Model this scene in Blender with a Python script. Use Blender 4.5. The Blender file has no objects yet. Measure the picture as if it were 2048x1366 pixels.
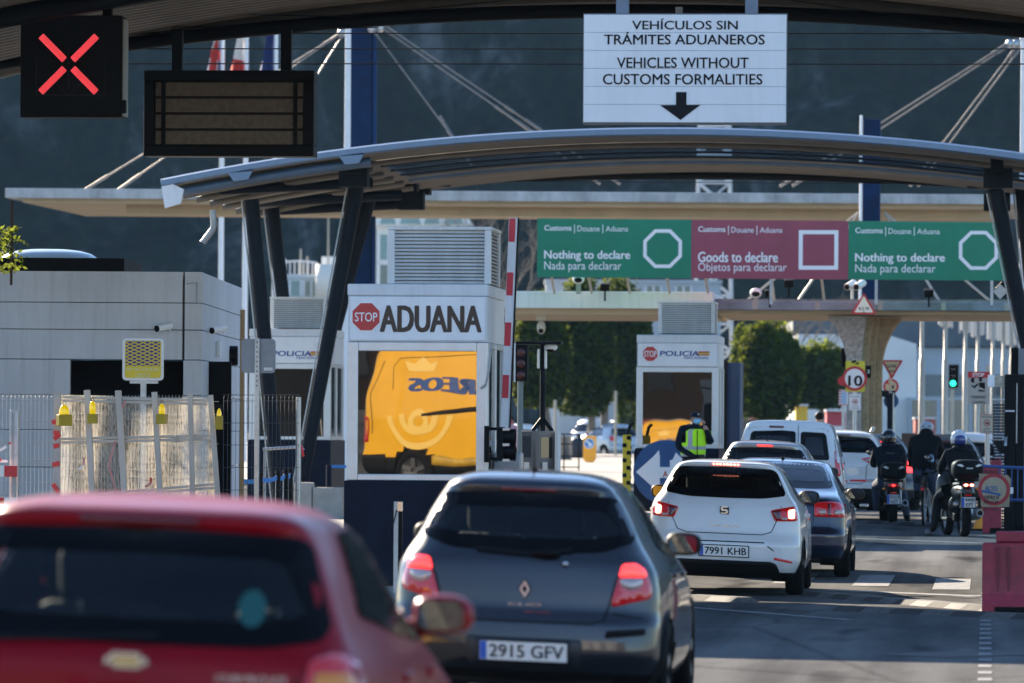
import bpy, bmesh, math, random
from mathutils import Vector, Matrix
from mathutils.bvhtree import BVHTree
R=math.radians; PI=math.pi; sin=math.sin; cos=math.cos
SC=bpy.context.scene; COL=SC.collection
F=11093.0; HZ=870.0; CH=1.7; RH=R(4.9); ROLL=.0065
# ---------------- camera, world, sun, exposure
cam=bpy.data.cameras.new('camera'); cam.lens=F*36/2048; cam.sensor_width=36; cam.shift_y=(HZ-683)/2048
cam.clip_start=.5; cam.clip_end=6000
cam.dof.use_dof=True; cam.dof.focus_distance=66; cam.dof.aperture_fstop=3.9; cam.dof.aperture_blades=9
co=bpy.data.objects.new('camera',cam); COL.objects.link(co)
co.matrix_world=Matrix(((cos(ROLL),-sin(ROLL),0,0),(0,0,-1,0),(sin(ROLL),cos(ROLL),0,CH),(0,0,0,1)))
SC.camera=co
SUN_AZ=R(-27); SUN_EL=R(23)     # azimuth from +Y towards +X
w=bpy.data.worlds.new('World'); SC.world=w; w.use_nodes=True
nt=w.node_tree; sky=nt.nodes.new('ShaderNodeTexSky'); sky.sky_type='NISHITA'; sky.sun_disc=False
sky.sun_elevation=SUN_EL; sky.sun_rotation=SUN_AZ; sky.air_density=1.0; sky.dust_density=.2; sky.ozone_density=4.0
nt.links.new(sky.outputs[0],nt.nodes['Background'].inputs[0]); nt.nodes['Background'].inputs[1].default_value=.08
sl=bpy.data.lights.new('sun','SUN'); sl.energy=5.0; sl.angle=R(.5); sl.color=(1,.85,.66)
so=bpy.data.objects.new('sun',sl); COL.objects.link(so)
so.rotation_euler=Vector((sin(SUN_AZ)*cos(SUN_EL),cos(SUN_AZ)*cos(SUN_EL),sin(SUN_EL))).to_track_quat('Z','Y').to_euler()
vs=SC.view_settings; vs.view_transform='Standard'; vs.look='None'; vs.exposure=2.0; vs.gamma=1; vs.use_curve_mapping=False
SC.cycles.max_bounces=8; SC.cycles.transparent_max_bounces=24; SC.cycles.use_denoising=True
SC.cycles.sample_clamp_indirect=6
# ---------------- helpers
rnd=random.Random(7)
def rx(px,py): return (px-1024)-ROLL*(HZ-py)
def rz_(px,py): return (HZ-py)+ROLL*(px-1024)
def W(px,py,d): p=F/d; return Vector((rx(px,py)/p,d,CH+rz_(px,py)/p))
GP=[(-400,0),(66,0),(97,.2),(215,.4),(275,1.0),(420,1.6),(700,2.5),(3000,2.5)]
def g(y):
    for (a,za),(b,zb) in zip(GP,GP[1:]):
        if y<=b: return za+(zb-za)*max(0,(y-a))/(b-a)
    return 2.5
class Fr:
    """pixel -> local coordinates of a thing that stands at depth d under pixel px"""
    def __init__(s,d,px,z0=None):
        s.d=d; s.p=F/d; s.z0=g(d) if z0 is None else z0
        s.X=rx(px,HZ)/s.p; s.loc=Vector((s.X,d,s.z0))
    def x(s,px,py=HZ): return rx(px,py)/s.p-s.X
    def z(s,py,px=1024): return CH+rz_(px,py)/s.p-s.z0
    def xz(s,px,py): return (s.x(px,py),s.z(py,px))
def lin(h):
    h=h.lstrip('#'); o=[]
    for i in (0,2,4):
        c=int(h[i:i+2],16)/255; o.append(c/12.92 if c<=.04045 else ((c+.055)/1.055)**2.4)
    return tuple(o)
MATS={}
def mat(key,c=(.5,.5,.5),r=.5,m=0.,var=.12,sc=6.,bump=0.,bsc=40.,coat=0.,em=None,es=1.,back=None,streak=0.,alpha=None,spec=.5,dirt=0.):
    if max(lin(c) if isinstance(c,str) else c)<.03 and not coat: spec=min(spec,.12)
    if key in MATS: return MATS[key]
    if isinstance(c,str): c=lin(c)
    M=bpy.data.materials.new(key); M.use_nodes=True; n=M.node_tree.nodes; L=M.node_tree.links
    b=n['Principled BSDF']; b.inputs['Roughness'].default_value=r; b.inputs['Metallic'].default_value=m
    b.inputs['Coat Weight'].default_value=coat; b.inputs['Coat Roughness'].default_value=.04
    b.inputs['Specular IOR Level'].default_value=spec
    b.inputs['Base Color'].default_value=(*c,1)
    tc=n.new('ShaderNodeTexCoord')
    if var>0:
        nz=n.new('ShaderNodeTexNoise'); nz.inputs['Scale'].default_value=sc; nz.inputs['Detail'].default_value=6; nz.inputs['Roughness'].default_value=.65
        if streak:
            mp=n.new('ShaderNodeMapping'); mp.inputs['Scale'].default_value=(1,1,streak); L.new(tc.outputs['Object'],mp.inputs[0]); L.new(mp.outputs[0],nz.inputs[0])
        else: L.new(tc.outputs['Object'],nz.inputs[0])
        rp=n.new('ShaderNodeValToRGB'); rp.color_ramp.elements[0].position=.3; rp.color_ramp.elements[1].position=.7
        rp.color_ramp.elements[0].color=(*[x*(1-var) for x in c],1); rp.color_ramp.elements[1].color=(*[min(1,x*(1+var)) for x in c],1)
        L.new(nz.outputs[0],rp.inputs[0]); L.new(rp.outputs[0],b.inputs['Base Color'])
        mr=n.new('ShaderNodeMapRange'); mr.inputs[3].default_value=max(0,r-.08); mr.inputs[4].default_value=min(1,r+.1)
        L.new(nz.outputs[0],mr.inputs[0]); L.new(mr.outputs[0],b.inputs['Roughness'])
    if dirt and var>0:   # rain streaks and grime
        m3=n.new('ShaderNodeMapping'); m3.inputs['Scale'].default_value=(9,9,.7); L.new(tc.outputs['Object'],m3.inputs[0])
        n3=n.new('ShaderNodeTexNoise'); n3.inputs['Scale'].default_value=1; n3.inputs['Detail'].default_value=5; n3.inputs['Roughness'].default_value=.7; L.new(m3.outputs[0],n3.inputs[0])
        r3=n.new('ShaderNodeValToRGB'); e=r3.color_ramp.elements; e[0].position=.5; e[0].color=(1,1,1,1); e[1].position=.78; e[1].color=(1-dirt,1-dirt,1-dirt*1.08,1); L.new(n3.outputs[0],r3.inputs[0])
        mx=n.new('ShaderNodeMix'); mx.data_type='RGBA'; mx.blend_type='MULTIPLY'; mx.inputs[0].default_value=1; L.new(rp.outputs[0],mx.inputs[6]); L.new(r3.outputs[0],mx.inputs[7]); L.new(mx.outputs[2],b.inputs['Base Color'])
    if bump:
        n2=n.new('ShaderNodeTexNoise'); n2.inputs['Scale'].default_value=bsc; n2.inputs['Detail'].default_value=4; L.new(tc.outputs['Object'],n2.inputs[0])
        bp=n.new('ShaderNodeBump'); bp.inputs['Strength'].default_value=bump; bp.inputs['Distance'].default_value=.02
        L.new(n2.outputs[0],bp.inputs['Height']); L.new(bp.outputs[0],b.inputs['Normal'])
    if em: b.inputs['Emission Color'].default_value=(*(lin(em) if isinstance(em,str) else em),1); b.inputs['Emission Strength'].default_value=es*.45
    out=n['Material Output']
    if back:   # dark lining on the inner side of a shell
        d=n.new('ShaderNodeBsdfDiffuse'); d.inputs[0].default_value=(*back,1); gm=n.new('ShaderNodeNewGeometry'); mx=n.new('ShaderNodeMixShader')
        L.new(gm.outputs['Backfacing'],mx.inputs[0]); L.new(b.outputs[0],mx.inputs[1]); L.new(d.outputs[0],mx.inputs[2]); L.new(mx.outputs[0],out.inputs[0])
    if alpha is not None:
        t=n.new('ShaderNodeBsdfTransparent'); mx=n.new('ShaderNodeMixShader'); mx.inputs[0].default_value=alpha
        L.new(t.outputs[0],mx.inputs[1]); L.new(b.outputs[0],mx.inputs[2]); L.new(mx.outputs[0],out.inputs[0])
    MATS[key]=M; return M
def glass(key,tint=(.3,.36,.36),refl=.12,dark=None,rough=.02,wav=0.,wsc=1.5,flat=False):
    """tinted pane: see-through (or dark backed) with a mirror coat"""
    if key in MATS: return MATS[key]
    M=bpy.data.materials.new(key); M.use_nodes=True; n=M.node_tree.nodes; L=M.node_tree.links
    n.remove(n['Principled BSDF']); out=n['Material Output']
    if dark is None: t=n.new('ShaderNodeBsdfTransparent'); t.inputs[0].default_value=(*tint,1)
    else: t=n.new('ShaderNodeBsdfDiffuse'); t.inputs[0].default_value=(*dark,1)
    gl=n.new('ShaderNodeBsdfGlossy'); gl.inputs['Roughness'].default_value=rough
    lw=n.new('ShaderNodeLayerWeight'); lw.inputs[0].default_value=.25
    mr=n.new('ShaderNodeMapRange'); mr.inputs[1].default_value=0; mr.inputs[2].default_value=1; mr.inputs[3].default_value=refl; mr.inputs[4].default_value=1
    
    if not flat: L.new(lw.outputs['Fresnel'],mr.inputs[0])
    else: mr.inputs[0].default_value=0
    mx=n.new('ShaderNodeMixShader'); L.new(mr.outputs[0],mx.inputs[0]); L.new(t.outputs[0],mx.inputs[1]); L.new(gl.outputs[0],mx.inputs[2]); L.new(mx.outputs[0],out.inputs[0])
    if wav:
        tc=n.new('ShaderNodeTexCoord'); nz=n.new('ShaderNodeTexNoise'); nz.inputs['Scale'].default_value=wsc; nz.inputs['Detail'].default_value=1
        bp=n.new('ShaderNodeBump'); bp.inputs['Strength'].default_value=1; bp.inputs['Distance'].default_value=wav
        L.new(tc.outputs['Object'],nz.inputs[0]); L.new(nz.outputs[0],bp.inputs['Height']); L.new(bp.outputs[0],gl.inputs['Normal'])
    MATS[key]=M; return M
def tag(o,label=None,cat=None,group=None,kind=None):
    if label: o['label']=label
    if cat: o['category']=cat
    if group: o['group']=group
    if kind: o['kind']=kind
    return o
def T(name,label,cat,loc,rz=-RH,group=None):
    o=bpy.data.objects.new(name,None); o.empty_display_size=.2; COL.objects.link(o); o.location=loc; o.rotation_euler=(0,0,rz)
    return tag(o,label,cat,group)
class MB:
    def __init__(s): s.v=[]; s.f=[]; s.m=[]; s.s=[]
    def add(s,vs,fs,mi=0,sm=False):
        b=len(s.v); s.v+= [tuple(v) for v in vs]
        for f in fs: s.f.append([i+b for i in f]); s.m.append(mi); s.s.append(sm)
        return s
    def bx(s,x0,x1,y0,y1,z0,z1,mi=0):
        if x0>x1:x0,x1=x1,x0
        if y0>y1:y0,y1=y1,y0
        if z0>z1:z0,z1=z1,z0
        v=[(x0,y0,z0),(x1,y0,z0),(x1,y1,z0),(x0,y1,z0),(x0,y0,z1),(x1,y0,z1),(x1,y1,z1),(x0,y1,z1)]
        return s.add(v,[(3,2,1,0),(4,5,6,7),(0,1,5,4),(1,2,6,5),(2,3,7,6),(3,0,4,7)],mi)
    def box(s,c,d,mi=0,M=None):
        x,y,z=[q/2 for q in d]; v=[Vector((a,b,e)) for a,b,e in ((-x,-y,-z),(x,-y,-z),(x,y,-z),(-x,y,-z),(-x,-y,z),(x,-y,z),(x,y,z),(-x,y,z))]
        if M: v=[M@q for q in v]
        c=Vector(c); return s.add([q+c for q in v],[(3,2,1,0),(4,5,6,7),(0,1,5,4),(1,2,6,5),(2,3,7,6),(3,0,4,7)],mi)
    def bar(s,p0,p1,w,h,mi=0,up=(0,0,1)):
        p0,p1=Vector(p0),Vector(p1); d=(p1-p0); u=Vector(up)
        if abs(d.normalized().dot(u))>.99: u=Vector((0,1,0))
        a=d.cross(u).normalized()*w/2; b=a.cross(d).normalized()*h/2
        v=[p0-a-b,p0+a-b,p0+a+b,p0-a+b,p1-a-b,p1+a-b,p1+a+b,p1-a+b]
        return s.add(v,[(0,1,2,3),(7,6,5,4),(4,5,1,0),(5,6,2,1),(6,7,3,2),(7,4,0,3)],mi)
    def tube(s,pts,r,n=8,mi=0,closed=False,cap=True,sm=True):
        pts=[Vector(p) for p in pts]; k=len(pts); rr=r if isinstance(r,(list,tuple)) else [r]*k; vs=[]; ref=None
        for i,p in enumerate(pts):
            a=pts[i-1] if (i>0 or closed) else p; b=pts[(i+1)%k] if (i<k-1 or closed) else p
            t=(b-a).normalized()
            if ref is None or abs(t.dot(ref))>.98:
                ref=Vector((0,0,1)) if abs(t.z)<.9 else Vector((0,1,0))
            u=(ref-t*ref.dot(t)).normalized(); ref=u; v=t.cross(u)
            vs+=[p+(u*cos(2*PI*j/n)+v*sin(2*PI*j/n))*rr[i] for j in range(n)]
        fs=[]
        for i in range(k if closed else k-1):
            i2=(i+1)%k
            for j in range(n): fs.append((i*n+j,i*n+(j+1)%n,i2*n+(j+1)%n,i2*n+j))
        s.add(vs,fs,mi,sm)
        if cap and not closed: s.add(vs[:n][::-1],[tuple(range(n))],mi); s.add(vs[-n:],[tuple(range(n))],mi)
        return s
    def cyl(s,p0,p1,r,r1=None,n=12,mi=0): return s.tube([p0,p1],[r,r if r1 is None else r1],n,mi)
    def ext(s,poly,y0,y1,mi=0,mside=None):     # polygon in xz, extruded in y
        n=len(poly); ar=sum(poly[i][0]*poly[(i+1)%n][1]-poly[(i+1)%n][0]*poly[i][1] for i in range(n))
        if ar<0: poly=poly[::-1]
        v=[(x,y0,z) for x,z in poly]+[(x,y1,z) for x,z in poly]
        s.add(v,[tuple(range(n)),tuple(range(2*n-1,n-1,-1))],mi)
        return s.add(v,[(i,i+n,(i+1)%n+n,(i+1)%n) for i in range(n)],mi if mside is None else mside)
    def exz(s,poly,z0,z1,mi=0):
        n=len(poly); ar=sum(poly[i][0]*poly[(i+1)%n][1]-poly[(i+1)%n][0]*poly[i][1] for i in range(n))
        if ar<0: poly=poly[::-1]
        v=[(x,y,z0) for x,y in poly]+[(x,y,z1) for x,y in poly]
        return s.add(v,[tuple(range(n-1,-1,-1)),tuple(range(n,2*n))]+[(i,(i+1)%n,(i+1)%n+n,i+n) for i in range(n)],mi)
    def sph(s,c,r,nu=16,nv=10,mi=0,M=None,e=1.,a0=0,a1=PI):
        if not isinstance(r,(list,tuple)): r=(r,r,r)
        c=Vector(c); vs=[]; sg=lambda q:math.copysign(abs(q)**e,q)
        for i in range(nv+1):
            th=a0+(a1-a0)*i/nv
            for j in range(nu):
                ph=2*PI*j/nu; q=Vector((sg(sin(th))*sg(cos(ph))*r[0],sg(sin(th))*sg(sin(ph))*r[1],sg(cos(th))*r[2]))
                vs.append((M@q if M else q)+c)
        fs=[((i+1)*nu+j,(i+1)*nu+(j+1)%nu,i*nu+(j+1)%nu,i*nu+j) for i in range(nv) for j in range(nu)]
        return s.add(vs,fs,mi,True)
    def lathe(s,prof,n=24,mi=0,axis='z',c=(0,0,0),sm=True,closed=False):
        vs=[]; c=Vector(c)
        for r,h in prof:
            for j in range(n):
                a=2*PI*j/n
                q={'z':(r*cos(a),r*sin(a),h),'y':(r*cos(a),h,r*sin(a)),'x':(h,r*cos(a),r*sin(a))}[axis]; vs.append(Vector(q)+c)
        k=len(prof); rg=range(k if closed else k-1); fs=[]
        for i in rg:
            i2=(i+1)%k
            for j in range(n):
                f=(i*n+j,i*n+(j+1)%n,i2*n+(j+1)%n,i2*n+j); fs.append(f if axis!='y' else f[::-1])
        return s.add(vs,fs,mi,sm)
    def disc(s,c,r,y,n=28,mi=0,th=.01): return s.ext([(c[0]+r*cos(2*PI*i/n),c[1]+r*sin(2*PI*i/n)) for i in range(n)],y,y+th,mi)
    def ring(s,c,r0,r1,y,n=32,mi=0,th=.004):
        vs=[]; 
        for rr,yy in ((r0,y),(r1,y),(r1,y+th),(r0,y+th)): vs+=[(c[0]+rr*cos(2*PI*i/n),yy,c[1]+rr*sin(2*PI*i/n)) for i in range(n)]
        return s.add(vs,[(k*n+i,((k+1)%4)*n+i,((k+1)%4)*n+(i+1)%n,k*n+(i+1)%n) for k in range(4) for i in range(n)],mi)
    def build(s,name,mats,parent=None,bevel=0.,fix=False):
        me=bpy.data.meshes.new(name); me.from_pydata(s.v,[],s.f)
        me.polygons.foreach_set('material_index',s.m); me.polygons.foreach_set('use_smooth',s.s)
        for q in (mats if isinstance(mats,(list,tuple)) else [mats]): me.materials.append(q)
        me.update()
        if fix:
            b=bmesh.new(); b.from_mesh(me); bmesh.ops.remove_doubles(b,verts=b.verts,dist=1e-5); bmesh.ops.recalc_face_normals(b,faces=b.faces); b.to_mesh(me); b.free()
        o=bpy.data.objects.new(name,me); COL.objects.link(o); o.parent=parent
        if bevel:
            md=o.modifiers.new('bevel','BEVEL'); md.width=bevel; md.segments=2; md.limit_method='ANGLE'; md.angle_limit=R(40)
        return o
def txt(t,x0,x1,z0,z1,m,parent,y=-.004,name='lettering',bold=0.,sx=None,th=.0,slant=0.,mb=None,mi=0):
    """flat lettering fitted into a box of a sign's xz plane, facing -y"""
    cu=bpy.data.curves.new('t','FONT'); cu.body=t; cu.size=1; cu.resolution_u=3; cu.align_x='CENTER'; cu.space_line=.9; cu.shear=slant
    o=bpy.data.objects.new('t',cu); COL.objects.link(o); me=o.to_mesh()
    vs=[v.co.copy() for v in me.vertices]; fs=[tuple(p.vertices) for p in me.polygons]
    o.to_mesh_clear(); bpy.data.objects.remove(o); bpy.data.curves.remove(cu)
    a0=min(v.x for v in vs); a1=max(v.x for v in vs); b0=min(v.y for v in vs); b1=max(v.y for v in vs)
    kx=(x1-x0)/(a1-a0); kz=(z1-z0)/(b1-b0)
    mm=MB() if mb is None else mb; e=bold*abs(z1-z0)
    for i,(dx,dz) in enumerate(((0,0),(-1,.35),(1,-.35),(-.6,-.5),(.6,.5)) if bold else ((0,0),)):   # stroke weight
        mm.add([(x0+(v.x-a0)*kx+dx*e,y-i*.0003,z0+(v.y-b0)*kz+dz*e) for v in vs],fs,mi)
    return mm.build(name,m,parent) if mb is None else None
def lerp(a,b,t): return a+(b-a)*t
def rpoly(p,r,k=4):
    out=[]; n=len(p)
    for i in range(n):
        a,b,c=Vector(p[i-1]),Vector(p[i]),Vector(p[(i+1)%n]); u=(a-b); v=(c-b); q=min(r,u.length*.45,v.length*.45)
        u.normalize(); v.normalize(); A=b+u*q; B=b+v*q
        for j in range(k+1):
            t=j/k; out.append(tuple(A*(1-t)**2+b*2*t*(1-t)+B*t*t))
    return out
def rrect(x0,x1,z0,z1,r): return rpoly([(x0,z0),(x1,z0),(x1,z1),(x0,z1)],r)
def copy_thing(o,parent=None,label=None,loc=None,rz=None):
    c=o.copy(); COL.objects.link(c); c.parent=parent
    if label: c['label']=label
    if loc is not None: c.location=loc
    if rz is not None: c.rotation_euler=(0,0,rz)
    for ch in list(o.children): copy_thing(ch,c)
    return c
# ---------------- shared materials
WHITE=mat('white_paint',(.8,.8,.82),.45,var=.06,sc=3,dirt=.08); WHITE2=mat('white_panel',(.68,.69,.71),.5,var=.1,sc=1.2,streak=.3,dirt=.16,spec=.15)
GREY=mat('grey_metal',(.3,.31,.32),.45,.5,var=.15); STEEL=mat('galvanised_steel',(.45,.46,.47),.42,.8,var=.18,sc=10)
BLACK=mat('black_paint',(.004,.004,.005),.5,var=.1,spec=.25); BLK2=mat('black_plastic',(.006,.006,.007),.6,var=.15,sc=12,spec=.25)
NAVY=mat('navy_paint',(.005,.009,.022),.45,var=.3,sc=4,spec=.3); DKSTEEL=mat('dark_blue_steel',(.006,.009,.015),.5,.0,var=.3,sc=5,spec=.2)
BLUESIGN=mat('blue_paint',(.012,.075,.22),.4,var=.1); RED=mat('red_paint',(.5,.02,.025),.4,var=.1); YEL=mat('yellow_paint',(.75,.5,.015),.4,var=.08)
TXTBLK=mat('black_lettering',(.012,.012,.016),.5,var=0); TXTWHT=mat('white_lettering',(.85,.86,.88),.5,var=0); TXTBLUE=mat('blue_lettering',(.02,.05,.25),.5,var=0)
GREEN=mat('green_banner',(.0,.2,.11),.45,var=.1,sc=1.2,dirt=.12); MAROON=mat('maroon_banner',(.3,.055,.09),.45,var=.15,sc=1.2,dirt=.12)
CONC=mat('concrete',(.36,.33,.29),.85,var=.22,sc=3,bump=.3,bsc=30); RUST=mat('brown_slat',(.13,.105,.08),.6,var=.3,sc=14)
ALU=mat('aluminium_frame',(.6,.62,.64),.35,.7,var=.08); LOUV=mat('louvre_paint',(.7,.7,.69),.5,var=.1,sc=3,dirt=.25)
RUB=mat('tyre_rubber',(.008,.008,.009),.85,var=.2,sc=30); ORNG=mat('orange_plastic',(.85,.3,.01),.4,var=.06)
# ================= SETTING =================
def asphalt():
    M=bpy.data.materials.new('asphalt'); M.use_nodes=True; n=M.node_tree.nodes; L=M.node_tree.links; b=n['Principled BSDF']
    tc=n.new('ShaderNodeTexCoord'); mp=n.new('ShaderNodeMapping'); mp.inputs['Rotation'].default_value=(0,0,RH); L.new(tc.outputs['Object'],mp.inputs[0])
    m2=n.new('ShaderNodeMapping'); m2.inputs['Scale'].default_value=(1,.16,1); L.new(mp.outputs[0],m2.inputs[0])
    a=n.new('ShaderNodeTexNoise'); a.inputs['Scale'].default_value=.55; a.inputs['Detail'].default_value=7; a.inputs['Roughness'].default_value=.65; L.new(m2.outputs[0],a.inputs[0])
    s=n.new('ShaderNodeTexNoise'); s.inputs['Scale'].default_value=55; s.inputs['Detail'].default_value=3; L.new(mp.outputs[0],s.inputs[0])
    r1=n.new('ShaderNodeValToRGB'); e=r1.color_ramp.elements; e[0].position=.32; e[0].color=(.085,.085,.086,1); e[1].position=.7; e[1].color=(.19,.187,.18,1); L.new(a.outputs[0],r1.inputs[0])
    r2=n.new('ShaderNodeValToRGB'); e=r2.color_ramp.elements; e[0].position=.3; e[0].color=(.6,.6,.6,1); e[1].position=.72; e[1].color=(1.25,1.25,1.25,1); L.new(s.outputs[0],r2.inputs[0])
    mx=n.new('ShaderNodeMix'); mx.data_type='RGBA'; mx.blend_type='MULTIPLY'; mx.inputs[0].default_value=1; L.new(r1.outputs[0],mx.inputs[6]); L.new(r2.outputs[0],mx.inputs[7])
    # tyre tracks and sealed cracks along the lane
    m4=n.new('ShaderNodeMapping'); m4.inputs['Scale'].default_value=(1.6,.03,1); L.new(mp.outputs[0],m4.inputs[0]); tk=n.new('ShaderNodeTexNoise'); tk.inputs['Scale'].default_value=1; tk.inputs['Detail'].default_value=3; L.new(m4.outputs[0],tk.inputs[0])
    r4=n.new('ShaderNodeValToRGB'); e=r4.color_ramp.elements; e[0].position=.36; e[0].color=(.74,.74,.75,1); e[1].position=.6; e[1].color=(1.15,1.15,1.14,1); L.new(tk.outputs[0],r4.inputs[0])
    vo=n.new('ShaderNodeTexVoronoi'); vo.feature='DISTANCE_TO_EDGE'; vo.inputs['Scale'].default_value=.16; m5=n.new('ShaderNodeMapping'); m5.inputs['Scale'].default_value=(1,.5,1); L.new(mp.outputs[0],m5.inputs[0]); L.new(m5.outputs[0],vo.inputs[0])
    r5=n.new('ShaderNodeValToRGB'); e=r5.color_ramp.elements; e[0].position=.002; e[0].color=(.72,.72,.72,1); e[1].position=.005; e[1].color=(1,1,1,1); L.new(vo.outputs['Distance'],r5.inputs[0])
    m6=n.new('ShaderNodeMix'); m6.data_type='RGBA'; m6.blend_type='MULTIPLY'; m6.inputs[0].default_value=1; L.new(r4.outputs[0],m6.inputs[6]); L.new(r5.outputs[0],m6.inputs[7])
    m7=n.new('ShaderNodeMix'); m7.data_type='RGBA'; m7.blend_type='MULTIPLY'; m7.inputs[0].default_value=1; L.new(mx.outputs[2],m7.inputs[6]); L.new(m6.outputs[2],m7.inputs[7]); mx=m7
    o=n.new('ShaderNodeTexNoise'); o.inputs['Scale'].default_value=1.3; o.inputs['Detail'].default_value=2; L.new(m2.outputs[0],o.inputs[0])
    r3=n.new('ShaderNodeValToRGB'); e=r3.color_ramp.elements; e[0].position=.6; e[0].color=(1,1,1,1); e[1].position=.74; e[1].color=(.45,.45,.46,1); L.new(o.outputs[0],r3.inputs[0])
    my=n.new('ShaderNodeMix'); my.data_type='RGBA'; my.blend_type='MULTIPLY'; my.inputs[0].default_value=1; L.new(mx.outputs[2],my.inputs[6]); L.new(r3.outputs[0],my.inputs[7])
    L.new(my.outputs[2],b.inputs['Base Color']); b.inputs['Roughness'].default_value=.95; b.inputs['Specular IOR Level'].default_value=.0
    bp=n.new('ShaderNodeBump'); bp.inputs['Strength'].default_value=.5; bp.inputs['Distance'].default_value=.01; L.new(s.outputs[0],bp.inputs['Height']); L.new(bp.outputs[0],b.inputs['Normal'])
    return M
ASPH=asphalt()
m=MB(); ys=[-70,-30,0,20,40,55,66,75,85,97,110,130,160,190,215,245,275,340,420,560,700,840]; xs=[-400,-200,-60,-20,0,20,60,200,400]
for y in ys:
    for x in xs: m.v.append((x,y,g(y)))
for i in range(len(ys)-1):
    for j in range(len(xs)-1):
        a=i*len(xs)+j; m.f.append((a,a+1,a+len(xs)+1,a+len(xs))); m.m.append(0); m.s.append(True)
tag(m.build('road',ASPH),kind='structure')
# road paint: strips a few mm above the asphalt that follow its rise
PAINT=mat('road_paint',(.25,.25,.25),.95,spec=.05,var=.45,sc=7)
def strip(name,p0,p1,wd,mtl=PAINT,h=.005,n=8):
    p0,p1=Vector((p0[0],p0[1])),Vector((p1[0],p1[1])); d=(p1-p0).normalized(); s=Vector((d.y,-d.x))*wd/2; m=MB()
    for i in range(n+1):
        c=p0.lerp(p1,i/n)
        for q in (c-s,c+s): m.v.append((q.x,q.y,g(q.y)+h))
    for i in range(n): m.f.append((2*i,2*i+1,2*i+3,2*i+2)); m.m.append(0); m.s.append(False)
    o=m.build(name,mtl); return tag(o,kind='structure')
def gp(px,py):     # ground point under a pixel
    y=60.
    for _ in range(40): y=(CH-g(y))*F/max(8,(py-HZ))
    return Vector((rx(px,py)*y/F,y,g(y)))
dirv=Vector((sin(RH),cos(RH)))
def along(p,d): return (p[0]+dirv.x*d,p[1]+dirv.y*d)
for (px,py) in ((1740,1168),(1902,1174),(1580,1164)):
    a=gp(px,py); strip('road_marking',a,along(a,4.6),.42)
for (px,py,dx,dy) in ((1630,1189,1790,1196),(1640,1176,1962,1187)):
    strip('road_marking',gp(px,py),gp(dx,dy),.35)
b0=gp(1971,1237)
for i in range(-14,9):
    a=along(b0,i*1.15); strip('road_marking',a,along(a,.42),.1)
for (px,py,qx,qy) in ((1560,1068,1966,1081),(1560,1040,1780,1046)):
    strip('road_marking',gp(px,py),gp(qx,qy),.3)
a=gp(1390,1205); strip('road_marking',gp(1380,1213),gp(1700,1236),.12)
PATCH=mat('tar_patch',(.045,.045,.048),.8,var=.2); strip('road_surface',gp(1850,1300),gp(2000,1306),1.2,PATCH,.004)
_o=strip('drain_grate',gp(1915,1189),gp(1962,1190),.35,mat('iron_grate',(.05,.05,.05),.6,.5),.008); del _o['kind']; tag(_o,'flat iron drain grate in the road beside the red plastic barrier','drain')
# rubber speed humps: black and white blocks on the road
def hump(a,b,label):
    L=(b-a).length; n=int(L/.42); t=T('speed_hump',label,'speed hump',a,math.atan2(b.y-a.y,b.x-a.x),'rubber speed humps across the road')
    for i in range(n):
        x0=i*L/n; x1=(i+1)*L/n-.006; m=MB().add([(x0,-.18,.0),(x0,-.09,.05),(x0,.09,.05),(x0,.18,0),(x1,-.18,0),(x1,-.09,.05),(x1,.09,.05),(x1,.18,0)],[(0,1,5,4),(1,2,6,5),(2,3,7,6),(0,3,2,1),(4,5,6,7)])
        m.build('white_block' if i%2 else 'black_block',mat('hump_white',(.085,.085,.085),.8,var=.5,sc=9) if i%2 else mat('hump_black',(.035,.035,.036),.9,var=.4,sc=9),t,fix=True)
hump(gp(1629,1188),gp(2060,1221),'rubber speed hump of black and white blocks just behind the white hatchback')
hump(gp(1690,1217),gp(2110,1233),'nearer rubber speed hump running under the red plastic barrier')
hump(gp(1385,1196),gp(1490,1201),'short speed hump end between the grey and the white hatchback')
hump(gp(1690,1041),gp(2000,1051),'flat yellow-edged hump on the road behind the scooters')
# pavements left and behind
PAVE=mat('paving',(.2,.19,.175),.8,var=.25,sc=2,bump=.2)
def slab(name,pts,h=.12,mtl=PAVE):
    m=MB(); n=len(pts)
    m.v=[(x,y,g(y)-.3) for x,y in pts]+[(x,y,g(y)+h) for x,y in pts]
    m.f=[tuple(range(n,2*n))]+[(i,(i+1)%n,(i+1)%n+n,i+n) for i in range(n)]; m.m=[0]*len(m.f); m.s=[False]*len(m.f)
    return tag(m.build(name,mtl,fix=True),kind='structure')
slab('pavement',[(-2.1,53),(-.05,53),(.45,64),(-1.7,64)],.14,CONC)
slab('pavement',[(-30,66),(-2.6,66),(-1.2,92),(.2,108),(-30,108)],.12)
slab('pavement',[(1.75,92.6),(3.75,92.6),(5.1,112),(3.1,112)],.2,CONC)
slab('pavement',[(8.4,90),(14,90),(16,112),(9.6,112)],.1)
slab('pavement',[(-8,150),(3.5,150),(9,300),(-20,300)],.12)
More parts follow.
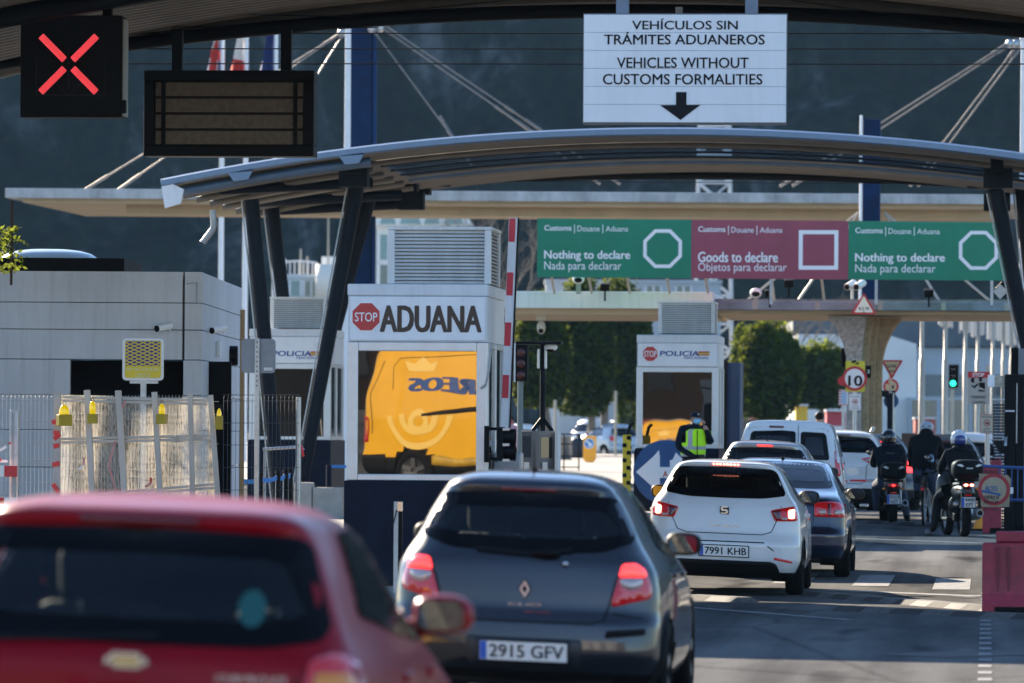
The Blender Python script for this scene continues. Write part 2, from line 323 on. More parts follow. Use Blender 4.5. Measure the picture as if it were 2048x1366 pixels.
# ---------------- the mountain
def hill():
    M=bpy.data.materials.new('mountain_scrub'); M.use_nodes=True; n=M.node_tree.nodes; L=M.node_tree.links; b=n['Principled BSDF']; b.inputs['Roughness'].default_value=1; b.inputs['Specular IOR Level'].default_value=0
    tc=n.new('ShaderNodeTexCoord'); a=n.new('ShaderNodeTexNoise'); a.inputs['Scale'].default_value=.045; a.inputs['Detail'].default_value=8; a.inputs['Roughness'].default_value=.62; a.inputs['Distortion'].default_value=1.2
    mp=n.new('ShaderNodeMapping'); mp.inputs['Rotation'].default_value=(0,R(40),0); mp.inputs['Scale'].default_value=(2.2,1,.6); L.new(tc.outputs['Object'],mp.inputs[0]); L.new(mp.outputs[0],a.inputs[0])
    r=n.new('ShaderNodeValToRGB'); e=r.color_ramp.elements; e[0].position=.33; e[0].color=(.008,.010,.009,1); e[1].position=.68; e[1].color=(.075,.077,.076,1)
    q=r.color_ramp.elements.new(.45); q.color=(.011,.016,.011,1); q=r.color_ramp.elements.new(.53); q.color=(.016,.02,.015,1); q=r.color_ramp.elements.new(.585); q.color=(.032,.035,.034,1)
    L.new(a.outputs[0],r.inputs[0])
    s=n.new('ShaderNodeTexNoise'); s.inputs['Scale'].default_value=.6; s.inputs['Detail'].default_value=5; L.new(tc.outputs['Object'],s.inputs[0])
    r2=n.new('ShaderNodeValToRGB'); e=r2.color_ramp.elements; e[0].position=.35; e[0].color=(.6,.6,.6,1); e[1].position=.65; e[1].color=(1.3,1.3,1.3,1); L.new(s.outputs[0],r2.inputs[0])
    mx=n.new('ShaderNodeMix'); mx.data_type='RGBA'; mx.blend_type='MULTIPLY'; mx.inputs[0].default_value=1; L.new(r.outputs[0],mx.inputs[6]); L.new(r2.outputs[0],mx.inputs[7]); L.new(mx.outputs[2],b.inputs['Base Color'])
    return M
from mathutils import noise as NZ
m=MB(); nx,ny=90,50
for j in range(ny+1):
    for i in range(nx+1):
        x=-390+780*i/nx; t=j/ny; y=640+170*t
        h=165*(t**1.0)+18*NZ.fractal(Vector((x*.011,t*4,3)),1,2,4)*min(1,t*6)+4*NZ.noise(Vector((x*.06,y*.06,0)))*min(1,t*8)
        m.v.append((x,y+10*NZ.noise(Vector((x*.012,1,0))),h+1))
for j in range(ny):
    for i in range(nx):
        a=j*(nx+1)+i; m.f.append((a,a+1,a+nx+2,a+nx+1)); m.m.append(0); m.s.append(True)
tag(m.build('mountain',hill()),kind='structure')
# ---------------- arched canopies over the booths
SHEET=mat('corrugated_sheet',(.145,.13,.11),.55,.2,var=.2,sc=2); FASC=mat('blue_grey_gutter',(.13,.185,.27),.35,.5,var=.1)
GLZ=glass('roof_glazing',(.6,.68,.74),.03,rough=.3,flat=True); CABLE=mat('black_cable',(.012,.011,.012),.5,var=0)
def roof_sheet(t,za,k,x0,x1,y0,y1,name='roof_sheet',mtl=SHEET,wave=.035,pitch=.32,xc=0.):
    m=MB(); n=int((y1-y0)/pitch*4) if wave else 2; nx=36
    for j in range(n+1):
        y=y0+(y1-y0)*j/n; dz=wave*(1,1,-1,-1)[j%4] if wave else 0
        for i in range(nx+1):
            x=x0+(x1-x0)*i/nx; m.v.append((x,y,za-k*(x-xc)**2+dz))
    for j in range(n):
        for i in range(nx):
            a=j*(nx+1)+i; m.f.append((a,a+1,a+nx+2,a+nx+1)); m.m.append(0); m.s.append(False)
    o=m.build(name,mtl,t); sd=o.modifiers.new('thick','SOLIDIFY'); sd.thickness=.02 if wave else .012; sd.offset=1; return o
def arc(za,k,x0,x1,y,n=40,xc=0.): return [(x0+(x1-x0)*i/n,y,za-k*(x0+(x1-x0)*i/n-xc)**2) for i in range(n+1)]
def fascia(t,za,k,x0,x1,y,h,th=.1,name='gutter',mtl=FASC,n=40):
    m=MB(); P=arc(za,k,x0,x1,y,n)
    for i,(x,yy,z) in enumerate(P): m.v+=[(x,yy-th,z-h*.2),(x,yy,z),(x,yy,z-h*.9),(x,yy-th*.6,z-h),(x,yy-th,z-h*.8)]
    for i in range(n):
        for q in range(5): m.f.append((i*5+q,i*5+(q+1)%5,i*5+5+(q+1)%5,i*5+5+q)); m.m.append(0); m.s.append(False)
    m.f+=[(0,1,2,3,4),tuple(n*5+q for q in (4,3,2,1,0))]; m.m+=[0,0]; m.s+=[False,False]
    return m.build(name,mtl,t,fix=True)
# near canopy, 56-68 m, only its rear edge is in the picture
f=Fr(68,1262); t=T('arched_canopy','dark arched steel canopy at the top edge carrying the overhead signs','canopy',f.loc)
zt=f.z(-26,1262)
roof_sheet(t,zt,.0150,-9.6,9.6,-12,0)
MB().tube(arc(zt-.12,.0150,-9.6,9.6,-.04),.09,8).build('edge_beam',SHEET,t)
zb=f.z(25,1262); MB().tube(arc(zb,.0106,-9.6,9.6,-.25),.088,12).build('arch_tube',BLACK,t)
for yy in (-12,-6): MB().tube(arc(zt-.15,.0150,-9.6,9.6,yy),.12,8).build('arch_beam',BLACK,t)
for py in (70,101,131): MB().tube([(-9.4,-.25,f.z(py,1262)),(9.4,-.25,f.z(py-1,1262))],.0075,6).build('tie_cable',CABLE,t)
for (a,b) in (((-60,10),(690,34)),((690,34),(1090,-4)),((1500,-6),(2060,78)),((250,66),(700,38)),((-40,48),(760,56)),((-40,105),(350,62))):
    x0,z0=f.xz(*a); x1,z1=f.xz(*b); MB().tube([(x0,-.32,z0),(x1,-.32,z1)],.006,6).build('tie_cable',CABLE,t)
for sx in (-1,1):
    for yy,lean in ((-11.5,.6),(-.5,.6)):
        MB().tube([(sx*10.2,yy,0),(sx*(9.4),yy,zt-1.45)],[.17,.13],12).build('column',DKSTEEL,t)
# middle canopy, 93-107 m
fm=Fr(93,1338); tm=T('arched_canopy','blue edged arched canopy spanning the booth lanes on leaning steel columns','canopy',fm.loc)
zt=fm.z(254,1338); k=.0119; X0,X1=-8.62,9.2
roof_sheet(tm,zt-.06,k,X0,X1,.1,3.1); roof_sheet(tm,zt-.06,k,-5.4,X1-2,9.6,14.0); roof_sheet(tm,zt-.06,k,X0,-5.4,3.1,14.)
roof_sheet(tm,zt-.05,k,-5.4,X1-2,3.1,9.6,'glazing_strip',GLZ,0)
fascia(tm,zt,k,X0,X1,.1,.15)
for i in range(2): MB().tube(arc(zt-.14,k,-5.4,X1-2,3.0+6.5*i),.05,8).build('purlin',SHEET,tm)
for i in range(3): MB().tube(arc(zt-.1,k,-5.4,X1-2,4.6+1.65*i),.022,6).build('glazing_bar',DKSTEEL,tm)
MB().tube(arc(zt-.27,k,X0+.2,-5.1,.35,12),.085,8).build('edge_beam',mat('blue_beam',(.06,.1,.16),.4,.3),tm)
for px in (475,700):    # gutter brackets
    x=fm.x(px,320); z=zt-k*x*x; MB().ext([(x-.22,z-.16),(x+.2,z-.13),(x+.12,z-.27),(x-.12,z-.3)],-.02,.05).build('gutter_bracket',FASC,tm)
x=X0; z=zt-k*x*x; MB().ext([(x-.02,z+.0),(x+.38,z-.18),(x+.33,z-.42),(x+.06,z-.5)],.02,.1).build('gutter_end_cap',WHITE2,tm)
for i in range(7):      # purlin ends under the left overhang
    yy=1.0+i*1.7; a=arc(zt-.17,k,X0-.02,-5.5,yy,10); MB().tube(a,.06,6).build('purlin',SHEET,tm)
for yy in (5.,10.,13.6): MB().tube([(-8.2,yy-1,zt-k*67-.1),(-5.6,yy,zt-k*31-.35)],.1,8).build('edge_beam',DKSTEEL,tm)
x,z=fm.xz(405,455); MB().tube([(x-.02,.9,z+.36),(x,.9,z+.1),(x-.02,.9,z+.02),(x-.19,.9,z-.2)],.055,8).build('drain_pipe',GREY,tm)
# rear tied arch
fr=Fr(107,1424); zr=fr.z(346,1424); off=14.0
P=[(x,y,z) for x,y,z in arc(zr,.0052,-6.4,5.7,off,30,-.4)]
MB().tube(P,.085,10).build('arch_tube',BLACK,tm)
for dz in (.18,.32): MB().tube([(-6.4,off,zr-.15),(-3,off,zr+.02+dz*.5),(2.5,off,zr+.02+dz*.5),(5.7,off,zr-.15)],.008,5).build('tie_cable',CABLE,tm)
MB().tube([(-6.4,off,zr-.12),(5.7,off,zr-.16)],.008,5).build('tie_cable',CABLE,tm)
for sx,xx in ((-1,-5.55),(1,5.45)):      # column heads
    for yy in (2.,11.5): MB().box((xx+sx*.02,yy,zt-k*xx*xx-.4),(.5,.35,.34)).box((xx,yy,zt-k*xx*xx-.2),(.22,.5,.3)).build('column_head',DKSTEEL,tm,.02)
    m=MB()
    m.box((xx-sx*.25,13.4,zr-.2),(.6,.3,.14)); m.box((xx,13.5,zr-.32),(.3,.4,.2)); m.build('tie_anchor',DKSTEEL,tm,.02)
def col(top,bot,dd,r0=.135,r1=.115):
    q=Fr(dd,1338); dx=q.X-fm.X-(dd-93)*math.tan(RH)
    def L(px,py): return ((rx(px,py)/q.p-fm.X-(dd-93)*math.tan(RH))*1.0,(dd-93)/cos(RH),q.z(py,px)+q.z0-fm.z0)
    a,b=Vector(L(*top)),Vector(L(*bot))
    o=MB().tube([b,a],[r1,r0],16).build('column',DKSTEEL,tm)
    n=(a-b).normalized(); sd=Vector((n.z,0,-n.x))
    MB().tube([b+sd*-(r1+.03),a+sd*-(r0+.03)],.016,6).build('edge_sliver',STEEL,tm)  # pale steel line along the edge, a sunlit sliver added as shape
    return o
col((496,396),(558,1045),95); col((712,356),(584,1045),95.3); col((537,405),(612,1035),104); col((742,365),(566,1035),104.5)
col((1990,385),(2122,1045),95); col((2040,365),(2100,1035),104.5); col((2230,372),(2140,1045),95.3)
for px in (570,2125):
    q=Fr(95,px); MB().bx(-.45,.45,-.4,.4,0,.12).build('column_base',CONC,None).parent=tm
    o=[c for c in tm.children if c.name.startswith('column_base')][-1]; o.location=(q.X-fm.X,2.0,.0)
# ---------------- cable stayed concrete canopies
MOSS=mat('mossy_concrete',(.42,.42,.42),.85,var=.35,sc=2.2,bump=.2,streak=.5); SOFF=mat('beige_soffit',(.48,.385,.265),.8,var=.12,sc=1.2,streak=.4)
MAST=mat('blue_mast_paint',(.003,.017,.06),.5,var=.4,sc=2,spec=.1); ROD=mat('steel_rod',(.24,.21,.19),.45,.5,var=.2)
def stay(t,d0,a,d1,b,loc,r=.05):
    p0=W(*a,d0)-loc; p1=W(*b,d1)-loc; q=p0.lerp(p1,.08); q2=p0.lerp(p1,.9)
    m=MB().tube([p0,p1],r,7); m.tube([p0,q],r*1.7,7); m.tube([q2,p1],r*1.8,7); m.build('stay_cable',ROD,t)
loc=Vector((0,150,g(150))); t=T('cable_stayed_canopy','long flat concrete canopy hung by cables from a tall blue mast','canopy',loc,0)
zb=8.02-loc.z
pl=[(-13.75,0),(-12.6,10),(14.6,10),(13.6,0)]
m=MB().exz(pl,zb,zb+.27); o=m.build('roof_slab',[MOSS],t,.03)
MB().exz([(-13.3,.35),(-12.3,9.8),(14.3,9.8),(13.1,.35)],zb-.1,zb-.003).build('soffit',SOFF,t)
MB().exz([(-10.6,1.6),(-10.5,2.4),(13.3,2.4),(13.2,1.6)],zb-.34,zb-.103).build('soffit_beam',SOFF,t)
xm=W(719,870,153).x
m=MB().box((xm,3,6.9),(.62,.5,15.8),M=None); o=m.build('mast',MAST,t,.03)
m=MB().bx(xm+.315,xm+.41,2.7,3.1,-1,14.8); m.build('mast_flange',mat('blue_mast_edge',(.008,.03,.1),.5,var=.2,spec=.1),t)
m=MB()
for px,py in ((693,40),(684,66),(744,58),(760,56),(700,20)):
    p=W(px,py,152.6)-loc; m.sph(p,.13,8,6)
m.build('cable_clamp',STEEL,t)
for a,b in (((690,62),(163,384)),((690,60),(235,381)),((688,66),(600,205)),((740,52),(912,283)),((758,52),(1064,263)),((768,50),(1082,260))):
    stay(t,152.6,a,151,b,loc,.024)
for a,b in (((945,335),(965,366)),((1140,318),(1200,369)),((1160,318),(1236,369)),((1615,330),(1550,372)),((1640,330),(1580,372)),((1845,348),(1822,372)),((2020,84),(1560,373)),((2030,84),(1585,372)),((2034,92),(1820,372)),((2044,92),(1836,372))):
    if a[1]>200: continue
    stay(t,152.6,a,151,b,loc,.024)
for a,b in (((880,232),(966,366)),((990,212),(1200,368)),((1010,212),(1240,368))): stay(t,152.3,a,151,b,loc,.024)
xm2=W(2072,870,153).x; MB().box((xm2,3,6.4),(.62,.5,14.6)).build('mast',MAST,t,.03)
for px in (2020,2032,2040):
    p=W(px,88,152.6)-loc; MB().sph(p,.13,8,6).build('cable_clamp',STEEL,t)
# second, lower canopy with banner above the lanes
loc=Vector((W(1500,870,119).x,119,g(119))); q=119/F; t2=T('low_canopy_roof','low canopy with grey-blue edge on a flared concrete column','canopy',loc)
fl=Fr(119,1500)
def lx(px,py=600): return fl.x(px,py)
zf0,zf1=fl.z(614,1500),fl.z(584,1500)
m=MB().bx(lx(985),lx(1427),-.3,5.,fl.z(617,1220),fl.z(583,1220)); m.build('white_roof_box',WHITE2,t2,.02)
MB().bx(lx(985),lx(1424),.0,7.,fl.z(617,1220)-.12,fl.z(617,1220)-.004).build('soffit',SOFF,t2)
FAS2=mat('worn_blue_fascia',(.16,.2,.27),.5,.2,var=.3,sc=2)
m=MB(); x0=lx(1429); x1=lx(2060)
m.bx(x0,x1,.2,.5,fl.z(621,1700),fl.z(603,1700)); m.build('roof_edge',FAS2,t2,.02)
MB().bx(x0,x1,.5,7.5,fl.z(621,1700)+.02,fl.z(598,1700)).build('roof_deck',mat('grey_felt',(.2,.2,.2),.7,var=.3),t2)
MB().bx(x0,x1,.52,7.4,fl.z(628,1700),fl.z(621,1700)+.016).build('soffit',SOFF,t2)
for i in range(5): MB().bx(x0+.8+i*1.35,x0+.9+i*1.35,.19,.2-.02,fl.z(620,1700),fl.z(604,1700)).build('fascia_joint',GREY,t2)
# flared column: star plan, widening towards the top
SPK=mat('speckled_concrete',(.3,.29,.28),.9,var=.45,sc=14,bump=.5,bsc=25); WARM_LIT=mat('warm_lit_concrete',(.36,.26,.16),.9,var=.3,sc=10,bump=.5,bsc=22)  # warm tone of the right-hand steps is bounced light put into the colour
def flare(px0,px1,y):
    m=MB(); xa,xb=lx(px0),lx(px1); n=14; ht=fl.z(632,1735)
    for st in range(4):
        a=lerp(xa,xb,(.0,.44,.64,.82)[st]); b=lerp(xa,xb,(.44,.64,.82,1.)[st]); yy=y+st*.42; prof=[]
        for i in range(n+1):
            tt=i/n; z=tt*ht; e=max(0,(tt-.72)/.28)**2.2*.42; prof.append((z,e))
        vs=[];
        for z,e in prof:
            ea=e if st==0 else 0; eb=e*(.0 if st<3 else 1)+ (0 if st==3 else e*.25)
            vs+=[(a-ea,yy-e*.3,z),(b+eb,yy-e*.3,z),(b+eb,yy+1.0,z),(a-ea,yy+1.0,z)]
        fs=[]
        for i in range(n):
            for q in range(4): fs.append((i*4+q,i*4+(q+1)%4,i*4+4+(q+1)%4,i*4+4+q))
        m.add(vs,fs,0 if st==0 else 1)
    return m.build('flared_column',[SPK,WARM_LIT],t2,.015)
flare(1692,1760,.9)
# mast of the lower canopy
xm=lx(1740)-.16; MB().bx(xm-.2,xm+.2,8,8.5,0,fl.z(243,1740)+.5).build('mast',MAST,t2,.02)
x=xm-.24; MB().tube([(x,7.95,4),(x,7.95,fl.z(240,1740)+.55)],.035,8).build('mast_rail',WHITE,t2)
for sx in (-1,1):
    for i,q in enumerate((1.1,1.9)):
        MB().tube([(xm+sx*.3,8.2,fl.z(395,1740)),(xm+sx*q*1.45,6.0,fl.z(590,1740))],.03,6).build('stay_cable',mat('pale_rod',(.5,.42,.33),.5,.3),t2)
# ================= BOOTHS =================
PANE=glass('mirror_pane',refl=.21,dark=(.012,.011,.01),rough=.01,wav=.0006,wsc=1.6)
SIDEGL=glass('booth_side_glass',(.35,.4,.42),.2)
def booth(name,label,d,pl,pr,top,panel_t,win_t,win_b,frame_b,ac,depth,group=None,tilt=-.1):
    """pl, pr: front edges in px; all rows in px"""
    f=Fr(d,(pl+pr)/2); t=T(name,label,'booth',f.loc,-RH,group); pc=(pl+pr)/2
    x0,x1=f.x(pl),f.x(pr); Z=lambda py:f.z(py,pc)
    zb=Z(frame_b); D=depth
    MB().bx(x0-.02,x1+.02,-.03,D+.02,0,zb).build('base_wall',NAVY,t,.01)
    MB().bx(x0,x1,0,D,Z(panel_t),Z(top)).build('roof_box',WHITE2,t,.015)
    MB().bx(x0+.03,x1-.03,-.012,-.001,Z(win_t)+.115,Z(panel_t)-.012).build('sign_panel',WHITE,t,.004)
    MB().bx(x0+.01,x1-.01,.0,D-.01,Z(win_t)+.1,Z(panel_t)-.003).build('upper_wall',WHITE2,t,.006)
    fw=.115; m=MB()
    m.bx(x0,x0+fw,0,.09,zb+.003,Z(win_t)+.097); m.bx(x1-fw,x1,0,.09,zb+.003,Z(win_t)+.097); m.bx(x0+fw+.002,x1-fw-.002,0,.09,zb+.003,Z(win_b)-.003); m.bx(x0+fw+.002,x1-fw-.002,0,.09,Z(win_t)+.003,Z(win_t)+.097)
    w=m.build('window_frame',ALU,t,.008)
    zc=(Z(win_t)+Z(win_b))/2; h=(Z(win_t)-Z(win_b))/2
    p=MB().bx(x0+fw-.01,x1-fw+.01,.02,.03,-h-.01,h+.01).build('window_pane',PANE,t); p.location=(0,0,zc); p.rotation_euler=(R(tilt),0,R(0 if tilt>0 else .42))   # glass hangs a little out of true
    # sides: corner posts, dado, sliding window
    for sx,xx in ((1,x1),(-1,x0)):
        m=MB()
        for ya,yb in ((.1,.2),(D*.5-.05,D*.5+.05),(D-.12,D-.02)): m.bx(xx-sx*.06,xx,ya,yb,zb+.003,Z(win_t)+.096)
        m.bx(xx-sx*.05,xx-sx*.005,.2,D-.12,zb+.003,zb+.07); m.bx(xx-sx*.05,xx-sx*.005,.2,D-.12,Z(win_t)+.04,Z(win_t)+.095)
        s=m.build('side_frame',ALU,t,.005)
        MB().bx(xx-sx*.03,xx-sx*.022,.2,D-.12,zb+.06,Z(win_t)+.05).build('side_pane',SIDEGL,s)
    MB().bx(x0+.05,x1-.05,D-.06,D-.02,zb,Z(win_t)+.09).build('back_wall',mat('dark_interior',(.02,.02,.022),.8),t)
    MB().bx(x0+.08,x1-.08,.12,.5,zb+.0,zb+.03).build('counter',mat('dark_interior',(.02,.02,.022),.8),t)
    # air conditioner with louvres
    a0,a1,at,ab,ad=ac; A0,A1,ZT,ZB=f.x(a0),f.x(a1),Z(at),Z(ab)-.002; y0=.25
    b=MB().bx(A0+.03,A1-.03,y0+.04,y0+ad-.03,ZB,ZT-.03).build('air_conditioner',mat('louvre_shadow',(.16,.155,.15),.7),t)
    m=MB(); 
    for xx in (A0,A1-.07): m.bx(xx,xx+.07,y0,y0+.07,ZB,ZT)
    for xx in (A0,A1-.07): m.bx(xx,xx+.07,y0+ad-.07,y0+ad,ZB,ZT)
    m.bx(A0-.01,A1+.01,y0-.01,y0+ad+.01,ZT+.001,ZT+.035); m.build('casing_frame',LOUV,b,.006)
    n=int((ZT-ZB)/.036); m=MB()
    for i in range(n):
        z=ZB+(i+.5)*(ZT-ZB)/n; hh=.8*(ZT-ZB)/n
        m.add([(A0+.07,y0+.05,z+hh/2),(A1-.07,y0+.05,z+hh/2),(A1-.07,y0+.012,z-hh/2),(A0+.07,y0+.012,z-hh/2)],[(0,1,2,3)])
        m.add([(A1-.05,y0+.07,z+hh/2),(A1-.05,y0+ad-.07,z+hh/2),(A1-.005,y0+ad-.07,z-hh/2),(A1-.005,y0+.07,z-hh/2)],[(0,1,2,3)])
        m.add([(A0+.05,y0+.07,z+hh/2),(A0+.05,y0+ad-.07,z+hh/2),(A0+.005,y0+ad-.07,z-hh/2),(A0+.005,y0+.07,z-hh/2)],[(3,2,1,0)])
    o=m.build('louvre_grille',LOUV,b); sd=o.modifiers.new('t','SOLIDIFY'); sd.thickness=.004
    return t,f,Z
STOPRED=mat('stop_red',(.52,.035,.03),.4,var=.06); BROWN=mat('brown_lettering',(.055,.03,.018),.5,var=0)
def octagon(cx,cz,r): return [(cx+r*cos(PI/8+i*PI/4),cz+r*sin(PI/8+i*PI/4)) for i in range(8)]
t,f,Z=booth('customs_booth','white customs booth with big ADUANA lettering and a yellow van mirrored in its window',57,692,975,568,592,703,948,962,(768,976,458,566,1.1),2.05,tilt=.71)
pc=833
cx,cz=f.x(730.5),Z(634); r=29.5/f.p
s=MB().ext(octagon(cx,cz,r),-.022,-.013).build('stop_emblem',STOPRED,t)
MB().ext(octagon(cx,cz,r*1.05),-.0205,-.0125).build('emblem_edge',TXTWHT,s)
txt('STOP',f.x(708),f.x(753),Z(643.5),Z(625.5),TXTWHT,s,-.0235,bold=.01)
txt('ADUANA',f.x(760),f.x(961),Z(664),Z(612),BROWN,t,-.0145,bold=.045)
m=MB().tube([(f.x(982),-.0,Z(690)),(f.x(978),-.02,Z(740)),(f.x(972),-.03,Z(768)),(f.x(962),-.04,Z(776))],.012,6); m.build('hanging_cable',GREY,t)
def policia(label,d,pl,pr,top,panel_t,win_t,win_b,frame_b,ac,stop):
    t,f,Z=booth('police_booth',label,d,pl,pr,top,panel_t,win_t,win_b,frame_b,ac,2.2,'police booths under the middle canopy')
    o=pl-1272; 
    cx,cz,r=f.x(1299.5+o),Z(708),15.5/f.p
    if stop:
        s=MB().ext(octagon(cx,cz,r),-.022,-.013).build('stop_emblem',STOPRED,t); MB().ext(octagon(cx,cz,r*1.06),-.0205,-.0125).build('emblem_edge',TXTWHT,s)
        txt('STOP',f.x(1287+o),f.x(1312+o),Z(714),Z(702),TXTWHT,s,-.0235,bold=.015)
    a=txt('POLICIA',f.x(1319+o),f.x(1397+o),Z(712),Z(702),TXTBLUE,t,-.0145,bold=.05,slant=.08)
    txt('NACIONAL',f.x(1367+o),f.x(1417+o),Z(718),Z(713),TXTBLUE,t,-.0145,bold=.03,slant=.12)
    b=MB().ext([(f.x(1394+o),Z(705)),(f.x(1397+o),Z(702.5)),(f.x(1418+o),Z(702.5)),(f.x(1418+o),Z(705))],-.0150,-.0125).build('flag_stripe',mat('flag_red',(.5,.05,.03),.5,var=0),t)
    MB().ext([(f.x(1392+o),Z(709)),(f.x(1394+o),Z(705.2)),(f.x(1418+o),Z(705.2)),(f.x(1418+o),Z(709))],-.0150,-.0125).build('flag_stripe',mat('flag_gold',(.6,.4,.05),.5,var=0),t)
    MB().ext([(f.x(1391+o),Z(711)),(f.x(1392+o),Z(709.2)),(f.x(1418+o),Z(709.2)),(f.x(1418+o),Z(711))],-.0150,-.0125).build('flag_stripe',mat('flag_red',(.5,.05,.03),.5,var=0),t)
    return t,f,Z
t,f,Z=policia('white police booth with red STOP octagon standing behind the officer in the yellow vest',99,1272,1436,670,686,745,888,897,(1313,1427,606,666,1.0),True)
policia('white police booth half hidden behind the leaning columns',100,497,660,658,673,738,872,880,(535,649,597,655,1.0),False)
# dark blue shuttered cabinet and black grille right behind the right booth
fb=Fr(101.6,1458); MB().bx(fb.x(1446),fb.x(1480),0,1.2,0,fb.z(722)).build('x',mat('blue_cabinet',(.012,.04,.11),.45,var=.15,streak=.2),None,.02).name='blue_cabinet'
o=bpy.data.objects['blue_cabinet']; o.location=fb.loc; o.rotation_euler=(0,0,-RH); tag(o,'tall dark blue cabinet standing against the white police booth','cabinet')
o=MB().bx(-.12,.12,0,.5,0,2.3).build('black_cabinet',BLACK,None,.02); o.location=Fr(101.4,1441).loc; o.location.z+=.6; tag(o,'narrow black cabinet squeezed between police booth and blue cabinet','cabinet')
# round blue direction sign on dark plate in front of the right booth
f=Fr(97,1331); t=T('direction_sign','huge round blue sign with white arrow shape leaning on the police booth','sign',f.loc)
cx,cz=f.x(1331),f.z(944,1331); r=64/f.p
MB().disc((cx,cz),r,-.03,40,0,.03).build('sign_disc',BLUESIGN,t,.004)
P=lambda *a:[f.xz(x,y) for x,y in a]
MB().ext(P((1272,944),(1308,912),(1318,900),(1321,920),(1345,920),(1352,905),(1392,944),(1352,985),(1318,985)),-.036,-.0305).build('white_arrow',TXTWHT,t)
m=MB(); m.ext(P((1320,892),(1340,892),(1340,934),(1320,934)),-.041,-.0365); m.build('arrow_stem',BLUESIGN,t)
m=MB(); m.ext(P((1320,956),(1350,956),(1350,980),(1320,980)),-.041,-.0365); m.build('arrow_foot',BLUESIGN,t)
txt('A',f.x(1327),f.x(1336),f.z(952),f.z(940),mat('orange_lettering',(.5,.08,.02),.5,var=0),t,-.043,bold=.03)
MB().bx(f.x(1268),f.x(1395),.001,.06,0,f.z(900)).build('back_plate',NAVY,t)
# yellow/black bollard post
f=Fr(96,1254); t=T('hazard_post','square yellow post with dark checks beside the police booth','post',f.loc)
MB().bx(-.07,.07,-.07,.07,0,f.z(868)).build('post_shaft',YEL,t,.008)
m=MB()
for i in range(8):
    z0=f.z(878+i*15); z1=f.z(870+i*15); xs=(-.072,-.0) if i%2 else (.0,.072); m.bx(xs[0],xs[1],-.076,-.072,z0,z1)
for i in range(8):
    z0=f.z(878+i*15); m.bx(.072,.076,-.06,.06,z0-.03,z0+.03)
m.build('black_checks',BLACK,t)
MB().tube([(0.01,0,f.z(868)),(.05,.05,f.z(850)),(.1,.1,f.z(845))],.03,8).build('post_cap',BLACK,t)
# ================= LEFT BUILDING =================
f=Fr(67.5,200); t=T('white_building','low white panelled building with dark garage opening and cameras','building',f.loc,-R(1.0))
P=lambda px,py:f.xz(px,py)
xr=f.x(403); zt=f.z(543,300); XL=-9.
rows=[zt,f.z(605,200),f.z(659,200),f.z(719,200),f.z(790,200),f.z(860,200),f.z(935,200),0]
xg0,xg1=f.x(139),f.x(366)
WALLP=mat('white_wall_panel',(.52,.53,.56),.6,var=.12,sc=1.1,streak=.35,dirt=.22)
for i in range(7):
    a,b=rows[i],rows[i+1]
    for (u,v) in ([(XL,f.x(364)-.004),(f.x(368),xr)] if i<3 else [(XL,xg0),(xg1,xr)]):
        MB().bx(u,v-.0,0,.12,b+.004,a-.004).build('wall_panel',WALLP,t,.006)
    # right wall panels
    for k in range(3):
        y0=.125+k*2.4; MB().bx(xr-.12,xr-.002,y0+.004,y0+2.396,b+.004,a-.004).build('wall_panel',WALLP,t,.006)
MB().bx(XL,xr-.02,.02,7.3,-.2,zt-.05).build('core_wall',mat('joint_grey',(.12,.12,.12),.8),t)
bpy.data.objects.remove([c for c in t.children if c.name.startswith('core_wall')][0])
m=MB(); m.bx(XL,xg0-.02,.1,.16,0,zt-.02); m.bx(xg1+.02,xr-.06,.1,.16,0,zt-.02); m.bx(xg0-.02,xg1+.02,.1,.16,rows[3]+.02,zt-.02); m.bx(xr-.16,xr-.1,.16,7.3,0,zt-.02); m.build('core_wall',mat('joint_grey',(.42,.42,.42),.8),t)
MB().bx(XL,xr-.12,.2,7.3,zt-.12,zt-.03).build('roof',mat('grey_felt2',(.15,.15,.15),.8),t)
MB().bx(xg0-1,xg1+.5,1.2,1.3,0,rows[3]).build('garage_dark_sheet',mat('dark_void',(.006,.006,.007),.7),t)  # black sheet stands for the shaded depth of the open garage
MB().bx(xr-.8,xr-.12,.02,.02+.001,0,.01).build('threshold',CONC,t)
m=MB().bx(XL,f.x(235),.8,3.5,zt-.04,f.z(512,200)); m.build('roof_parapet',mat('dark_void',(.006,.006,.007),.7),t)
m=MB().sph((f.x(60),2.2,f.z(514,100)),(.62,.6,.17),24,10,e=.8); m.build('skylight_dome',mat('blue_dome',(.42,.52,.62),.2,var=.05),t)
for i,(px,py) in enumerate(((333,655),(447,655))):
    x,z=P(px,py); yy=-.22 if i==0 else 1.1
    if i: x=xr+.14
    b=MB(); b.tube([(x+.06,yy+.12,z+.02),(x-.09,yy-.06,z-.02)],.042,12); o=b.build('wall_camera',WHITE,t)
    MB().tube([(x-.085,yy-.055,z-.019),(x-.10,yy-.07,z-.023)],.04,12).build('camera_lens',BLACK,o); MB().tube([(x+.04,yy+.1,z),(x+.05,.0 if not i else yy+.1,z-.05)],.018,6).build('camera_bracket',WHITE,o)
x,z=P(436,692); MB().bx(xr,xr+.05,2.4,2.75,z-.1,z+.1).build('wall_box',WHITE2,t,.01)
x,z=P(470,700); MB().tube([(xr-.01,5.,z),(xr+.1,5.,z)],.13,12).build('wall_lamp',BLACK,t)
MB().tube([(f.x(372),-.02,f.z(572)),(f.x(392),-.02,f.z(569)),(f.x(392),-.02,f.z(612))],.006,5).build('wall_cable',GREY,t)
MB().bx(xr-.02,xr+.05,7.0,7.2,0,zt-.3).build('corner_strip',mat('ochre_strip',(.35,.22,.1),.7),t)
